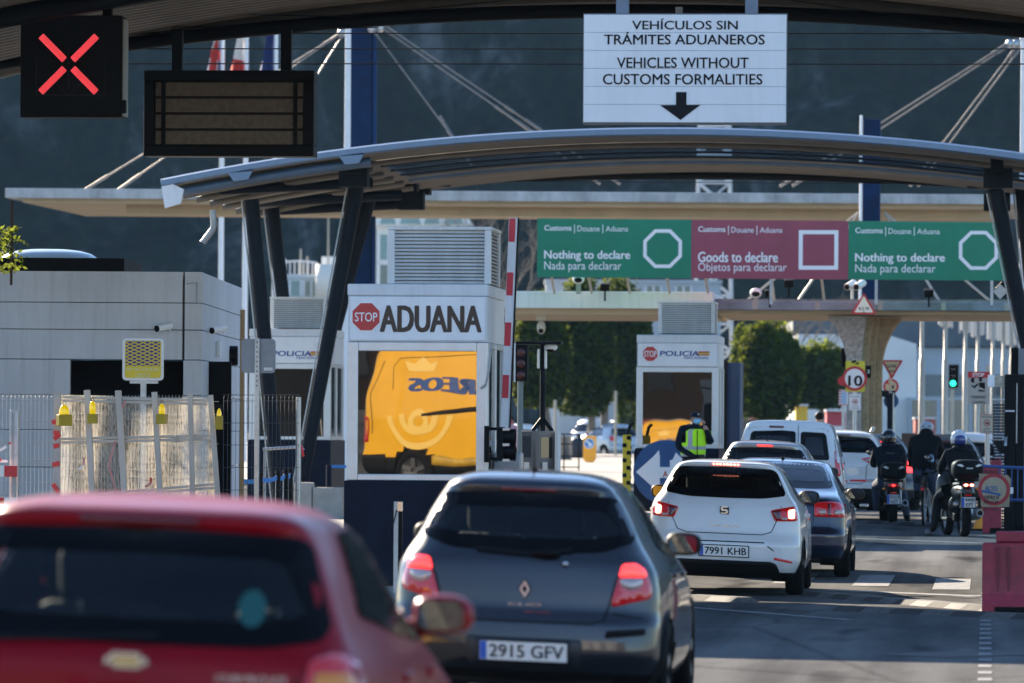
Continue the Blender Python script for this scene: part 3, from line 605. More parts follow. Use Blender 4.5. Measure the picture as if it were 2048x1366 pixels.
# ================= OVERHEAD SIGNS =================
# lane signal with red cross
f=Fr(63.2,142); t=T('lane_signal','black square lane signal showing a red X of light dots','lane signal',f.loc)
x0,x1=f.x(36),f.x(240); z0,z1=f.z(235,142),f.z(31,142)
MB().bx(x0,x1,-.02,.3,z0,z1).build('housing',BLK2,t,.015)
m=MB(); 
for a,b,c,d in ((x0,x1,z1-.03,z1),(x0,x1,z0,z0+.03),(x0,x0+.03,z0+.03,z1-.03),(x1-.03,x1,z0+.03,z1-.03)): m.bx(a,b,-.035,-.021,c,d)
m.build('front_frame',BLACK,t,.004)
MB().bx(x1+.002,x1+.03,.02,.28,z0+.02,z1-.04).build('side_rail',GREY,t,.004)
MB().bx(x1+.004,x1+.05,-.02,.05,z0+.05,z0+.2).build('latch',BLACK,t)
LED=mat('red_led',(.5,.05,.05),.5,var=0,em=(1,.07,.09),es=1.5); OFF=mat('dark_led',(.03,.04,.06),.4,var=0)
def dot(m,x,z,r,y=-.03): m.add([(x+r*cos(a*PI/3),y,z+r*sin(a*PI/3)) for a in range(6)]+[(x,y-.006,z)],[(a,(a+1)%6,6) for a in range(6)])
m=MB(); cx,cz=f.xz(138,128.5)
for sx in (1,-1):
    for sz in (1,-1):
        for i in range(17):
            for jj in range(4):
                s=(9.5+i*2.85)*1.0; o=(jj-1.5)*2.5; a=(s+o)*1.0; b=(s-o)*1.0
                dot(m,cx+sx*a/f.p,cz+sz*b/f.p,.0072)
m.build('red_cross',LED,t)
m=MB()
for i in range(22):
    dot(m,cx,cz-(i-20)*-.022*1-.18+.36,.004); 
for i in range(12):
    for s in (-1,1): dot(m,cx+s*i*.021,f.z(198)+i*.021,.005)
for i in range(40): dot(m,f.x(68)+i*.022,f.z(196),.0045)
for i in range(20):
    for xx in (68,208): dot(m,f.x(xx),f.z(196)+i*.022,.0045)
m.build('unlit_arrow',OFF,t)
for px in (79,207): MB().bx(f.x(px-9),f.x(px+9),.08,.2,z1,f.z(-45)).build('hanger',BLACK,t)
# louvred blank sign
f=Fr(67.2,455); t=T('louvre_sign','blank dark framed sign with four brown slats hanging from arch','sign',f.loc)
x0,x1=f.x(283),f.x(626); z0,z1=f.z(313,455),f.z(141,455); fr_=.13
MB().bx(x0+.03,x1-.03,.03,.3,z0+.03,z1-.03).build('back_box',mat('dark_brown',(.02,.017,.013),.7),t)
m=MB(); m.bx(x0,x1,-.06,.32,z1-fr_,z1); m.bx(x0,x1,-.06,.32,z0,z0+fr_); m.bx(x0,x0+fr_,-.06,.32,z0+fr_+.001,z1-fr_-.001); m.bx(x1-fr_,x1,-.06,.32,z0+fr_+.001,z1-fr_-.001); m.build('outer_frame',BLACK,t,.012)
zz=[z0+fr_+(z1-z0-2*fr_)*i/4 for i in range(5)]
for i in range(4): MB().box(((x0+x1)/2,.0,(zz[i]+zz[i+1])/2),(x1-x0-2*fr_-.02,.012,zz[i+1]-zz[i]-.03),0,Matrix.Rotation(R(-11),3,'X')).build('slat',RUST,t)
for px in (322,588): MB().bx(f.x(px-4),f.x(px+4),-.04,-.018,z0+fr_,z1-fr_).build('slat_rail',BLACK,t)
for px in (346,566): MB().bx(f.x(px-11),f.x(px+10),.1,.22,z1-.02,f.z(60)).build('hanger',BLACK,t,.004)
# white overhead board
f=Fr(54.5,1365); t=T('white_overhead_sign','big white board about vehicles without customs formalities with black arrow','sign',f.loc)
x0,x1=f.x(1162),f.x(1567.5); z0,z1=f.z(245,1365),f.z(29,1365)
BRD=mat('white_board',(.8,.81,.84),.45,var=.06,sc=1.5,streak=.5,dirt=.08)
n=6
for i in range(n):
    a=z0+(z1-z0)*i/n; MB().bx(x0,x1,0,.05,a+.0012,a+(z1-z0)/n-.0012).build('board_plank',BRD,t,.003)
MB().bx(x0-.008,x1+.008,.02,.08,z0-.02,z1+.012).build('board_frame',mat('dark_edge',(.12,.12,.13),.5),t)
for s,a,b,c,d in (('VEHÍCULOS SIN',1259,1470,59,37),('TRÁMITES ADUANEROS',1203,1524,89,64),('VEHICLES WITHOUT',1229,1492,136,115),('CUSTOMS FORMALITIES',1201,1520,169,148)):
    txt(s,f.x(a),f.x(b),f.z(c,1365),f.z(d,1365),TXTBLK,t,-.004,bold=.018)
MB().ext([f.xz(x,y) for x,y in ((1352,184),(1373,184),(1373,210),(1401,210),(1361,240),(1320,210),(1352,210))],-.006,-.001).build('arrow',TXTBLK,t)
for px in (1238,1497): MB().bx(f.x(px-13),f.x(px+12),.09,.2,z1-.3,f.z(-160)).build('hanger',FAS2,t,.004)
MB().bx(f.x(1344),f.x(1358),.1,.16,z1,f.z(10)).build('bracket',RUST,t)
# customs banner
f=Fr(117,1540); t=T('customs_banner_sign','long green and maroon customs banner on short posts above low roof','sign',f.loc)
zT=lambda px:f.z(434+(px-1070)*.0119,px)-0; 
def seg(nm,a,b,mt):
    za,zb=f.z(435+(a-1070)*.0118,a),f.z(435+(b-1070)*.0118,b); ya,yb=f.z(553+(a-1070)*.0100,a),f.z(553+(b-1070)*.0100,b)
    xa,xb=f.x(a)+.004,f.x(b)-.004
    return MB().ext([(xa,ya),(xb,yb),(xb,zb),(xa,za)],0,.05).build(nm,mt,t,.004)
for nm,a,b,mt,l1,l2,sh in (('green_panel',1070,1380,GREEN,'Nothing to declare','Nada para declarar',8),('maroon_panel',1380,1694,MAROON,'Goods to declare','Objetos para declarar',4),('green_panel',1694,2012,GREEN,'Nothing to declare','Nada para declarar',8)):
    p=seg(nm,a,b,mt); dy=(a-1070)*.0115; z=lambda py:f.z(py+dy,a); o=a-1070
    if a==1380: w1,w2=(1394,1553),(1394,1571)
    elif a==1070: w1,w2=(1085,1257),(1085,1240)
    else: w1,w2=(1708,1886),(1708,1868)
    if a==1380: o-=.0
    xo=w1[0]
    txt('Customs',f.x(xo),f.x(xo+54),z(459.5),z(448.5),TXTWHT,p,-.004,bold=.026)
    MB().bx(f.x(xo+59.5),f.x(xo+61),-.004,-.001,z(465),z(447)).build('lettering',TXTWHT,p)
    txt('Douane',f.x(xo+66),f.x(xo+111),z(461),z(449.5),TXTWHT,p,-.004)
    MB().bx(f.x(xo+116.5),f.x(xo+118),-.004,-.001,z(465),z(447)).build('lettering',TXTWHT,p)
    txt('Aduana',f.x(xo+123),f.x(xo+168),z(461),z(450),TXTWHT,p,-.004)
    txt(l1,f.x(w1[0]),f.x(w1[1]),z(521 if l1[0]=='N' else 520),z(499.5),TXTWHT,p,-.004,bold=.026)
    txt(l2,f.x(w2[0]),f.x(w2[1]),z(543),z(521.5),TXTWHT,p,-.004)
    cx,cz=(f.x(1322.5),z(495)) if a==1070 else ((f.x(1634.5),z(495)) if a==1380 else (f.x(1953),z(493)))
    m=MB()
    if sh==8: A=octagon(cx,cz,42/f.p); B=octagon(cx,cz,34.5/f.p)
    else:
        A=[(cx+sx*39.5/f.p,cz+sz*39.5/f.p) for sx,sz in ((1,1),(-1,1),(-1,-1),(1,-1))]; B=[(cx+sx*31.5/f.p,cz+sz*31.5/f.p) for sx,sz in ((1,1),(-1,1),(-1,-1),(1,-1))]
    nn=len(A); m.add([(x,-.005,zz) for x,zz in A+B],[(i,i+nn,(i+1)%nn+nn,(i+1)%nn) for i in range(nn)]); m.build('octagon_outline' if sh==8 else 'square_outline',TXTWHT,p,fix=True)
for px in (1098,1173,1250,1330,1407,1540,1640): MB().tube([(f.x(px),.04,f.z(545+ (px-1070)*.01,px)),(f.x(px)+.06,.3,f.z(585 if px<1420 else 600,px))],.028,6).build('support_post',mat('pale_rod',(.5,.42,.33),.5,.3),t)
for px in (1540,1750,1980): MB().bx(f.x(px)-.03,f.x(px)+.03,.055,.12,f.z(605),f.z(450)).build('support_post',STEEL,t)
# ================= LEFT: BARRIER, FENCES, SIGNS =================
def netmat():
    M=bpy.data.materials.new('white_netting'); M.use_nodes=True; n=M.node_tree.nodes; L=M.node_tree.links; b=n['Principled BSDF']; b.inputs['Base Color'].default_value=(.74,.69,.6,1); b.inputs['Roughness'].default_value=.7
    tc=n.new('ShaderNodeTexCoord'); mp=n.new('ShaderNodeMapping'); mp.inputs['Scale'].default_value=(85,1,14); L.new(tc.outputs['Object'],mp.inputs[0])
    a=n.new('ShaderNodeTexNoise'); a.inputs['Scale'].default_value=1.; a.inputs['Detail'].default_value=3; L.new(mp.outputs[0],a.inputs[0])
    m2=n.new('ShaderNodeMapping'); m2.inputs['Scale'].default_value=(7,1,1.6); L.new(tc.outputs['Object'],m2.inputs[0])
    c=n.new('ShaderNodeTexNoise'); c.inputs['Scale'].default_value=1; c.inputs['Detail'].default_value=4; L.new(m2.outputs[0],c.inputs[0])
    ad=n.new('ShaderNodeMath'); ad.operation='ADD'; L.new(a.outputs[0],ad.inputs[0]); L.new(c.outputs[0],ad.inputs[1])
    mr=n.new('ShaderNodeMapRange'); mr.inputs[1].default_value=.7; mr.inputs[2].default_value=1.2; mr.inputs[3].default_value=.12; mr.inputs[4].default_value=.64; L.new(ad.outputs[0],mr.inputs[0])
    tl=n.new('ShaderNodeBsdfTranslucent'); tl.inputs[0].default_value=(.72,.66,.56,1); m0=n.new('ShaderNodeMixShader'); m0.inputs[0].default_value=.2; L.new(b.outputs[0],m0.inputs[1]); L.new(tl.outputs[0],m0.inputs[2])
    t=n.new('ShaderNodeBsdfTransparent'); mx=n.new('ShaderNodeMixShader'); L.new(mr.outputs[0],mx.inputs[0]); L.new(t.outputs[0],mx.inputs[1]); L.new(m0.outputs[0],mx.inputs[2]); L.new(mx.outputs[0],n['Material Output'].inputs[0])
    return M
NET=netmat(); TIMB=mat('whitewashed_timber',(.56,.51,.45),.75,var=.15,sc=4,streak=.3); TAPER=mat('red_tape',(.6,.03,.03),.5,var=.05); TAPEW=mat('white_tape',(.8,.78,.75),.5,var=.05)
f=Fr(61,270); t=T('netted_barrier','pale timber framed barrier panel covered in torn white netting','barrier',f.loc)
posts=[((115,782),(112,1030),14),((174,780),(186,1030),12),((237,781),(252,1030),12),((310,784),(324,1030),11),((382,787),(388,1030),10),((423,790),(440,1030),10)]
for i,(a,b,wd) in enumerate(posts):
    x0,z0=f.xz(*b); x1,z1=f.xz(*a); MB().bar((x0,-.03,z0),(x1,-.03,z1),wd/f.p,.05,0,(0,1,0)).build('upright',mat('grey_post',(.4,.39,.38),.6,var=.15) if i==0 else TIMB,t,.004)
for (a,b) in (((120,794),(415,801)),((118,878),(424,871)),((116,995),(432,968))):
    for k in (0,7):
        x0,z0=f.xz(a[0],a[1]+k); x1,z1=f.xz(b[0],b[1]+k); MB().bar((x0,.02,z0),(x1,.02,z1),.03,.03).build('rail',TIMB,t,.003)
m=MB(); nx,nz=40,14
for j in range(nz+1):
    for i in range(nx+1):
        u,v=i/nx,j/nz; px=lerp(lerp(118,422,u),lerp(114,438,u),1-v); py=lerp(lerp(1020,1020,u),lerp(789,797,u)+ (8 if u>.95 else 0),v)
        x,z=f.xz(px,py); m.v.append((x,.05+.03*sin(u*31)+.02*sin(v*9+u*7),z))
for j in range(nz):
    for i in range(nx): a=j*(nx+1)+i; m.f.append((a,a+1,a+nx+2,a+nx+1)); m.m.append(0); m.s.append(True)
m.build('netting',NET,t)
m=MB()
for i in range(46):
    x=f.x(118+i*6.8); m.tube([(x,.1,0.1),(x,.1,f.z(790,118+i*6.8))],.0024,4)
for py in (800,826,838,885,922,938,952): m.tube([(f.x(114),.1,f.z(py,114)),(f.x(436),.1,f.z(py+3,436))],.0028,4)
m.build('wire_mesh',STEEL,t)
def ribbon(pts,wd,nm,mt,y=-.07):
    for i in range(len(pts)-1):
        (x0,z0),(x1,z1)=f.xz(*pts[i]),f.xz(*pts[i+1]); MB().bar((x0,y,z0),(x1,y-.01,z1),wd,.004,0,(0,1,0)).build(nm,mt if not isinstance(mt,list) else mt[i%2],t)
PINK=mat('faded_tape',(.62,.25,.22),.6,var=.3,sc=40)
ribbon([(232,882),(222,920),(220,935),(228,960),(233,985)],.02,'torn_tape',PINK)
ribbon([(304,955),(305,965),(293,974)],.025,'torn_tape',[TAPER,PINK]); ribbon([(170,915),(168,930),(158,940)],.02,'torn_tape',[PINK,TAPEW]); ribbon([(252,802),(247,815)],.025,'torn_tape',PINK)
for (a,b) in (((107,865),(119,866)),((108,878),(121,868)),((107,893),(119,890)),((105,930),(120,926)),((106,968),(118,985)),((105,1000),(113,1020)),((104,845),(112,843))):
    ribbon([a,b],.05,'wrapped_tape',TAPER,-.065)
AMB=mat('amber_lens',(.95,.62,.0),.15,var=.2,sc=20,coat=.6,em=(1,.62,0),es=.25); OCH=mat('ochre_plastic',(.42,.3,.01),.5,var=.15)  # lens emission stands for sunlight coming through from behind
LL=['fat yellow warning lamp clamped to the barrier post wrapped in red tape','thin yellow warning lamp on the barrier post next to the taped one','yellow warning lamp in the middle of the netted barrier','yellow warning lamp on the barrier end beside the belt stanchions']
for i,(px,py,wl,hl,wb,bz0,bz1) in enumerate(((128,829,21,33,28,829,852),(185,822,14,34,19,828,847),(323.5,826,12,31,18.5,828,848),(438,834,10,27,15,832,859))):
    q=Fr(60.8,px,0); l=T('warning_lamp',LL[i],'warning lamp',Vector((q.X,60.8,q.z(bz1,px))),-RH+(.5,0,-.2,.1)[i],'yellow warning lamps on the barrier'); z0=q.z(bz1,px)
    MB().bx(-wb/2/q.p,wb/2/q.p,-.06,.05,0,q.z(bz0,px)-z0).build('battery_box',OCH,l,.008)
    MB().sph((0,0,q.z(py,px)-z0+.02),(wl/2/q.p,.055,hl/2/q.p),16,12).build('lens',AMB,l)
    MB().tube([(.015*cos(a*PI/5),0,q.z(py-hl/2,px)-z0+.03+.025*sin(a*PI/5)) for a in range(0,11)],.003,5,closed=False).build('wire_loop',BLACK,l)
# wire fence far left and right of the barrier
def wire_fence(label,d,p0,p1,top,step,rows,mt,posts=()):
    f=Fr(d,p0); t=T('wire_fence',label,'fence',f.loc); m=MB(); px=p0
    while px<p1:
        x=f.x(px); zt=f.z(top,px); m.tube([(x,0,0),(x,0,zt-.05),(x,.03,zt-.03),(x,0,zt)],.0026,4,cap=False); px+=step
    for py in rows: m.tube([(0,0,f.z(py,p0)),(f.x(p1),0,f.z(py,p1))],.003,4)
    m.build('wire_panel',mt,t)
    for px in posts: MB().tube([(f.x(px),.03,0),(f.x(px),.03,f.z(top+6,px))],.03,8).build('fence_post',STEEL,t)
wire_fence('galvanised wire fence between the netted barrier and the red and white boards',62,-60,116,786,8.2,(789,800,842,885,920,925,965,990,1000),STEEL,(-20,))
wire_fence('dark wire fence with bent top wires between signpost and canopy columns',64,447,600,788,8.2,(790,802,846,890,935,980),mat('dark_wire',(.07,.08,.1),.5,.5),(597,))
f=Fr(60.5,29); t=T('steel_post','thick galvanised post standing in the galvanised wire fence','post',f.loc); MB().bx(f.x(20),f.x(38),-.04,.04,0,f.z(820,29)).build('post_shaft',STEEL,t,.01); MB().bx(f.x(24),f.x(30),-.043,-.0405,.2,f.z(824,29)).build('post_groove',GREY,t)
f=Fr(60.2,6); t=T('striped_barrier_board','red and white striped barrier boards standing before the wire fence','barrier board',f.loc)
for i,py in enumerate((938,1002)):
    for j in range(4): MB().bx(-.4+j*.14,-.4+j*.14+.138,-.02,.02,f.z(py+22),f.z(py)).build('board_stripe',(TAPER,TAPEW)[(j+i+1)%2],t)
MB().bx(-.38,-.34,.022,.06,0,f.z(938)).build('board_leg',GREY,t); MB().bx(.1,.14,.022,.06,0,f.z(938)).build('board_leg',GREY,t)
f=Fr(60.4,16); t=T('tangled_tape','red and white tape tangled in the fence wires by the thick galvanised post','tape',Vector((f.X,f.d,f.z(925)+f.z0)),-RH)
for i in range(5):
    a=(rnd.uniform(-.07,.07),-.03,rnd.uniform(-.15,.2)); b=(a[0]+rnd.uniform(-.1,.1),-.03,a[2]+rnd.uniform(-.08,.08)); MB().bar(a,b,.03,.004,0,(0,1,0)).build('tape_strip',(TAPER,TAPEW)[i%2],t)
# yellow sign NO BLOQUEAR CRUCE
f=Fr(64.5,285); t=T('yellow_junction_sign','yellow square sign with blue lattice asking not to block the junction','sign',f.loc)
x0,x1,z0,z1=f.x(243.5),f.x(326.5),f.z(761,285),f.z(677,285)
MB().ext(rrect(x0,x1,z0,z1,.05),0,.02).build('sign_plate',WHITE,t)
SY=mat('sign_yellow',(.78,.6,.02),.4,var=.05)
MB().ext(rrect(x0+.03,x1-.03,z0+.03,z1-.025,.03),-.004,-.0005).build('yellow_face',SY,t)
MB().ext([(x0+.04,f.z(731,285)),(x1-.04,f.z(731,285)),(x1-.04,f.z(683,285)),(x0+.04,f.z(683,285))],-.006,-.0045).build('lattice_ground',SY,t)
m=MB(); W4=(x1-x0-.08)/4.; bz=mat('lattice_blue',(.03,.03,.2),.45,var=0); za,zb_=f.z(732,285),f.z(681.5,285); H=(zb_-za)/7
for r in range(15):
    for c in range(-1,5):
        cx=x0+.04+W4*(c+.5*(r%2)); cz=zb_-H*r/2
        pp=[]
        for dx,dz in ((-.36,0),(0,.36),(.36,0),(0,-.36)): pp.append((min(max(cx+dx*W4,x0+.04),x1-.04),min(max(cz+dz*H,za),zb_)))
        if max(p[0] for p in pp)-min(p[0] for p in pp)<.02 or max(p[1] for p in pp)-min(p[1] for p in pp)<.01: continue
        m.ext(pp,-.008,-.0065)
m.build('blue_lattice',bz,t)
FAD=mat('faded_lettering',(.72,.68,.35),.5,var=0)
txt('NO BLOQUEAR',f.x(252),f.x(318),f.z(743,285),f.z(735.5,285),FAD,t,-.006,bold=.04); txt('CRUCE',f.x(270),f.x(299),f.z(754.5,285),f.z(747,285),FAD,t,-.006,bold=.04)
MB().bx(f.x(279.5),f.x(290.5),.022,.08,0,z1-.1).build('sign_post',STEEL,t,.008); MB().bx(f.x(258),f.x(315),.021,.05,z0-.035,z0-.003).build('sign_bracket',STEEL,t)
# grey back of a sign
f=Fr(63.2,515); t=T('turned_sign','grey back of a rounded square sign on a tall steel post','sign',f.loc)
x0,x1,z0,z1=f.x(481.5),f.x(550),f.z(746,515),f.z(677.5,515)
MB().ext(rrect(x0,x1,z0,z1,.05),0,.02).build('sign_plate',mat('grey_plate',(.22,.25,.29),.45,.4,var=.12),t)
MB().bx(f.x(509.5),f.x(519),-.05,-.003,0,z1+.005).build('sign_post',STEEL,t,.005)
for px,zz in ((514,.0),): 
    m=MB(); [m.bx(f.x(513.2),f.x(515.2),-.052,-.0502,z1-.05-.055*i,z1-.03-.055*i) for i in range(10)]; m.build('post_slot',BLACK,t)
MB().bx(f.x(527),f.x(545),-.004,-.001,f.z(741,515),f.z(735,515)).build('sticker',WHITE2,t)
# retractable belt stanchions
BELT=mat('blue_belt',(.03,.2,.55),.6,var=.05)
bx=[452,482,521,557,572,582]; prev=None
for i,px in enumerate(bx):
    d=(76,76,76,76.6,77.2,77.8)[i]; f=Fr(d,px); h=f.z((955,953,951,947,944,942)[i],px)
    t=T('belt_stanchion',['black belt stanchion where the blue tape starts, beside the netted barrier','black belt stanchion between the netted barrier and the grey signpost','black belt stanchion just beyond the grey signpost','black belt stanchion where the blue tape turns back','last but one black belt stanchion before the hand rail','black belt stanchion at the end of the blue tape, beside the hand rail'][i],'stanchion',f.loc,-RH,'belt stanchions with blue tape')
    MB().tube([(0,0,0),(0,0,h)],.035,12).build('pole',BLK2,t); MB().lathe([(.0,0),(.17,0),(.17,.02),(.04,.04)],18).build('foot',BLK2,t); MB().tube([(0,0,h+.002),(0,0,h+.035)],.045,12).build('belt_head',BLACK,t)
    MB().tube([(-.03,-.022,.1),(-.03,-.022,h-.02)],.007,5).build('pole_edge',STEEL,t)
    if i:
        q=Vector(prev[0])-f.loc; q.rotate(Matrix.Rotation(RH,3,'Z')); mm=MB(); n=8
        for k in range(n+1):
            u=k/n; p=q.lerp(Vector((0,0,0)),u); zz=lerp(prev[1]+q.z,h,u)-.05-.03*sin(PI*u)
            mm.v+=[(p.x,p.y,zz+.03),(p.x,p.y,zz-.03)]
        for k in range(n): mm.f.append((2*k,2*k+1,2*k+3,2*k+2)); mm.m.append(0); mm.s.append(False)
        o=mm.build('belt',BELT,t); o.modifiers.new('t','SOLIDIFY').thickness=.004
    prev=(f.loc,h)
f=Fr(96.5,672); t=T('belt_stanchion','navy belt stanchion with blue strap beside the customs booth base','stanchion',f.loc,-RH); h=f.z(930,672); MB().tube([(-.12,0,0),(-.12,0,h)],.05,12).build('pole',NAVY,t); MB().bx(-.1,.2,-.02,.0,h-.05,h+.0).build('belt',BELT,t)
# handrail left of leaning column
f=Fr(80,566); t=T('hand_rail','pale tubular rail with a scrap of red tape by the column','rail',f.loc)
MB().tube([(f.x(526),0,f.z(899,566)),(f.x(604),0,f.z(893,566)),(f.x(607),0,f.z(900,566))],.022,8).build('top_rail',STEEL,t)
for px in (530,600): MB().tube([(f.x(px),0,0),(f.x(px),0,f.z(897,566))],.02,8).build('rail_post',GREY,t)
MB().bar((f.x(604),-.02,f.z(895)),(f.x(608),-.03,f.z(916)),.03,.004,0,(0,1,0)).build('tape_scrap',TAPER,t)
# low concrete blocks / plinth under left booth
f=Fr(92,640)
for i,(px,py,wd) in enumerate(((606,965,.3),(655,975,.5))):
    q=Fr(93,px); o=MB().bx(-wd/2,wd/2,0,.4,0,q.z(py,px)).build('concrete_block',CONC,None,.02); o.location=q.loc; o.rotation_euler=(0,0,-RH); tag(o,['small concrete block beside the leaning column foot','larger concrete block against the dark base of the customs booth'][i],'block')
# ================= CENTRE: barrier arm, lights, camera pole =================
f=Fr(57.6,1012); t=T('barrier_arm','raised white barrier arm with red bands beside the customs booth','barrier arm',f.loc)
a0=Vector((f.x(1008),-.02,f.z(905,1012))); a1=Vector((f.x(1024.5),-.02,f.z(436,1012)))
MB().bar(a0,a1,.092,.03,0,(0,1,0)).build('arm',WHITE,t,.004)
ax=(a1-a0); sd=Vector((.054,.0,0))
MB().bar(a0+sd,a1+sd,.014,.05,0,(0,1,0)).build('rear_strip',BLACK,t)
for ya,yb in ((437,484),(545,591),(645,692),(750,796)):
    u0=(905-ya)/(905-436); u1=(905-yb)/(905-436); p0=a0+ax*u0-Vector((.008,.018,0)); p1=a0+ax*u1-Vector((.008,.018,0)); MB().bar(p0,p1,.066,.004,0,(0,1,0)).build('red_band',mat('band_red',(.62,.03,.05),.45,var=.05),t)
MB().bx(-.13,.16,-.02,.3,0,f.z(905)).build('drive_cabinet',GREY,t,.02)
# black signal heads at the booth corner
f=Fr(56.6,997); t=T('traffic_signal','pair of hooded black signal heads bracketed to the customs booth corner','traffic light',f.loc)
MB().bx(f.x(968),f.x(978),.0,.05,f.z(925),f.z(852)).build('wall_bracket',BLACK,t)
MB().bx(f.x(994),f.x(1008),-.03,.16,f.z(922),f.z(854)).build('housing',BLK2,t,.01)
for py in (858,918): MB().tube([(f.x(973),.03,f.z(py)),(f.x(998),.03,f.z(py))],.016,7).build('bracket_arm',BLACK,t)
for py in (874,905):
    m=MB(); c=Vector((f.x(1008),.06,f.z(py)))
    m.lathe([(.075,0),(.082,.07),(.086,.115),(.079,.115),(.072,.06),(.0,.02)],16,axis='x',c=c); m.build('lamp_hood',BLACK,t,fix=True)
for py in (858,889,920): MB().bx(f.x(1006),f.x(1019),-.032,.1,f.z(py+3),f.z(py-2)).build('reflective_strip',mat('peach_strip',(.75,.6,.5),.4,var=0),t)
MB().tube([(f.x(978),0,f.z(895)),(f.x(985),-.02,f.z(905)),(f.x(983),-.02,f.z(916)),(f.x(996),-.02,f.z(924))],.006,5).build('signal_cable',BLACK,t)
# camera pole and grey cabinet
f=Fr(72,1085); t=T('camera_pole','dark T-topped pole carrying a white dome camera on forked foot','camera pole',f.loc)
MB().tube([(0,0,0),(0,0,f.z(688,1085))],.036,12).build('pole',DKSTEEL,t)
MB().bx(f.x(1032),f.x(1123),-.2,.2,f.z(689,1085),f.z(683,1085)).build('top_plate',DKSTEEL,t,.01)
m=MB(); m.sph((f.x(1101),-.05,f.z(694)),(.09,.09,.055),14,8); m.build('dome_camera',WHITE,t); MB().sph((f.x(1101),-.07,f.z(697)),(.06,.06,.05),12,8).build('dome_glass',BLACK,t)
for a,b in ((1074,1079),(1088,1093)): MB().bx(f.x(a),f.x(b),-.06,.04,f.z(737),f.z(697)).build('equipment_box',ALU,t,.01)
for s in (-1,1): MB().bar((0,0,f.z(835)),(s*.13,-.02,f.z(862)),.05,.05,0,(0,1,0)).build('fork',DKSTEEL,t,.01)
f=Fr(71.6,1077); t=T('ticket_cabinet','grey six-sided cabinet with two dark glass panels below camera pole','cabinet',f.loc)
zt=f.z(862,1077); 
m=MB().exz([(f.x(1043),.0),(f.x(1065),-.12),(f.x(1080),-.12),(f.x(1110),-.0),(f.x(1110),.4),(f.x(1043),.4)],0,zt); m.build('cabinet_body',mat('cabinet_grey',(.17,.17,.18),.45,.3,var=.1),t,.008)
DG=glass('dark_glass',refl=.08,dark=(.01,.011,.013))
def facet(a,b,n0,n1,za,zb): 
    A=Vector((f.x(a[0]),a[1],0)); B=Vector((f.x(b[0]),b[1],0)); p=A.lerp(B,n0); q=A.lerp(B,n1); nrm=(B-A).cross(Vector((0,0,1))).normalized()*.006
    MB().add([p+nrm+Vector((0,0,za)),q+nrm+Vector((0,0,za)),q+nrm+Vector((0,0,zb)),p+nrm+Vector((0,0,zb))],[(0,1,2,3)]).build('glass_panel',DG,t)
facet((1043,0),(1065,-.12),.12,.9,f.z(914),f.z(872)); facet((1080,-.12),(1110,0),.1,.8,f.z(915),f.z(874))
for px in (1055,1092): MB().bx(f.x(px-5),f.x(px+5),-.135,-.12,f.z(960),f.z(924)).build('ticket_slot',ALU,t)
m=MB(); m.bx(f.x(1111),f.x(1117),-.1,.4,0,zt); m.build('side_profile',WHITE2,t)
# signal with grey pole behind
f=Fr(84,1040); t=T('traffic_signal','narrow black traffic signal on green-grey pole behind the barrier arm','traffic light',f.loc)
MB().bx(f.x(1030),f.x(1054),0,.2,f.z(762),f.z(688)).build('housing',BLK2,t,.01); MB().tube([(f.x(1039),.1,0),(f.x(1039),.1,f.z(762))],.045,10).build('pole',mat('green_grey',(.16,.19,.18),.5,var=.1),t)
for py in (705,727,750): MB().sph((f.x(1041),-.0,f.z(py)),(.07,.03,.07),14,8).build('signal_lens',mat('dim_lens',(.06,.012,.012) ,.2,var=0),t)
MB().bx(f.x(1027),f.x(1030),-.02,.02,f.z(764),f.z(686)).build('backboard_edge',WHITE2,t)
# hanging dome camera under white roof
f=Fr(120,1081); o=T('hanging_camera','pale dome camera hanging under the white roof box','camera',Vector((f.X,120,f.z(664,1081)+f.z0)))
MB().sph((0,0,.1),(.095,.095,.15),14,10).build('camera_body',mat('cream',(.55,.53,.47),.4),o); MB().bx(-.1,.1,-.1,.1,.25,.45).build('ceiling_mount',mat('cream',(.55,.53,.47),.4),o); MB().sph((0,-.05,.03),(.06,.06,.06),10,8).build('camera_eye',BLACK,o)
# small cameras and flood lights on the low roof
def roofcam(px,py,kind,label):
    f=Fr(118.6,px); t=T('roof_camera' if kind!='flood' else 'flood_light',label,'camera' if kind!='flood' else 'flood light',Vector((f.X,118.6,f.z(py,px)+f.z0)),-RH)
    if kind=='dome':
        MB().sph((0,0,.02),(.13,.12,.11),14,10).build('camera_body',WHITE,t); MB().sph((0,-.08,-.0),(.09,.06,.06),12,8).build('camera_eye',BLACK,t); MB().bx(-.05,.05,-.03,.05,-.3,-.08).build('camera_foot',GREY,t)
    elif kind=='tube':
        for k in (0,.2): MB().tube([(k-.06,-.2,-.05),(k+.08,.15,.05)],.075,12).build('camera_body',WHITE,t)
        for k in (0,.2): MB().tube([(k-.061,-.205,-.051),(k-.065,-.215,-.052)],.06,12).build('camera_eye',BLACK,t)
        MB().tube([(.05,0,-.3),(.05,0,-.05)],.03,8).build('camera_foot',WHITE,t)
    else: MB().box((0,0,0),(.2,.12,.16),0,Matrix.Rotation(.3,3,'X')).build('flood_head',BLACK,t,.01); MB().bx(-.02,.02,0,.04,-.3,-.05).build('flood_stem',BLACK,t)
roofcam(1155,560,'dome','white dome camera on the white roof below the green banner'); roofcam(1510,588,'dome','black-eyed dome camera where the grey-blue roof edge meets the white roof box')
roofcam(1208,574,'flood','small black flood light on the white roof beside the dome camera'); roofcam(1538,587,'flood','small black flood light beside dome camera on grey-blue roof'); roofcam(1576,566,'flood','black flood light on stem under the maroon banner'); roofcam(1856,586,'flood','black flood light on the roof under the green banner next to the leaning column')
roofcam(1698,570,'tube','pair of white tube cameras above the height limit triangle')
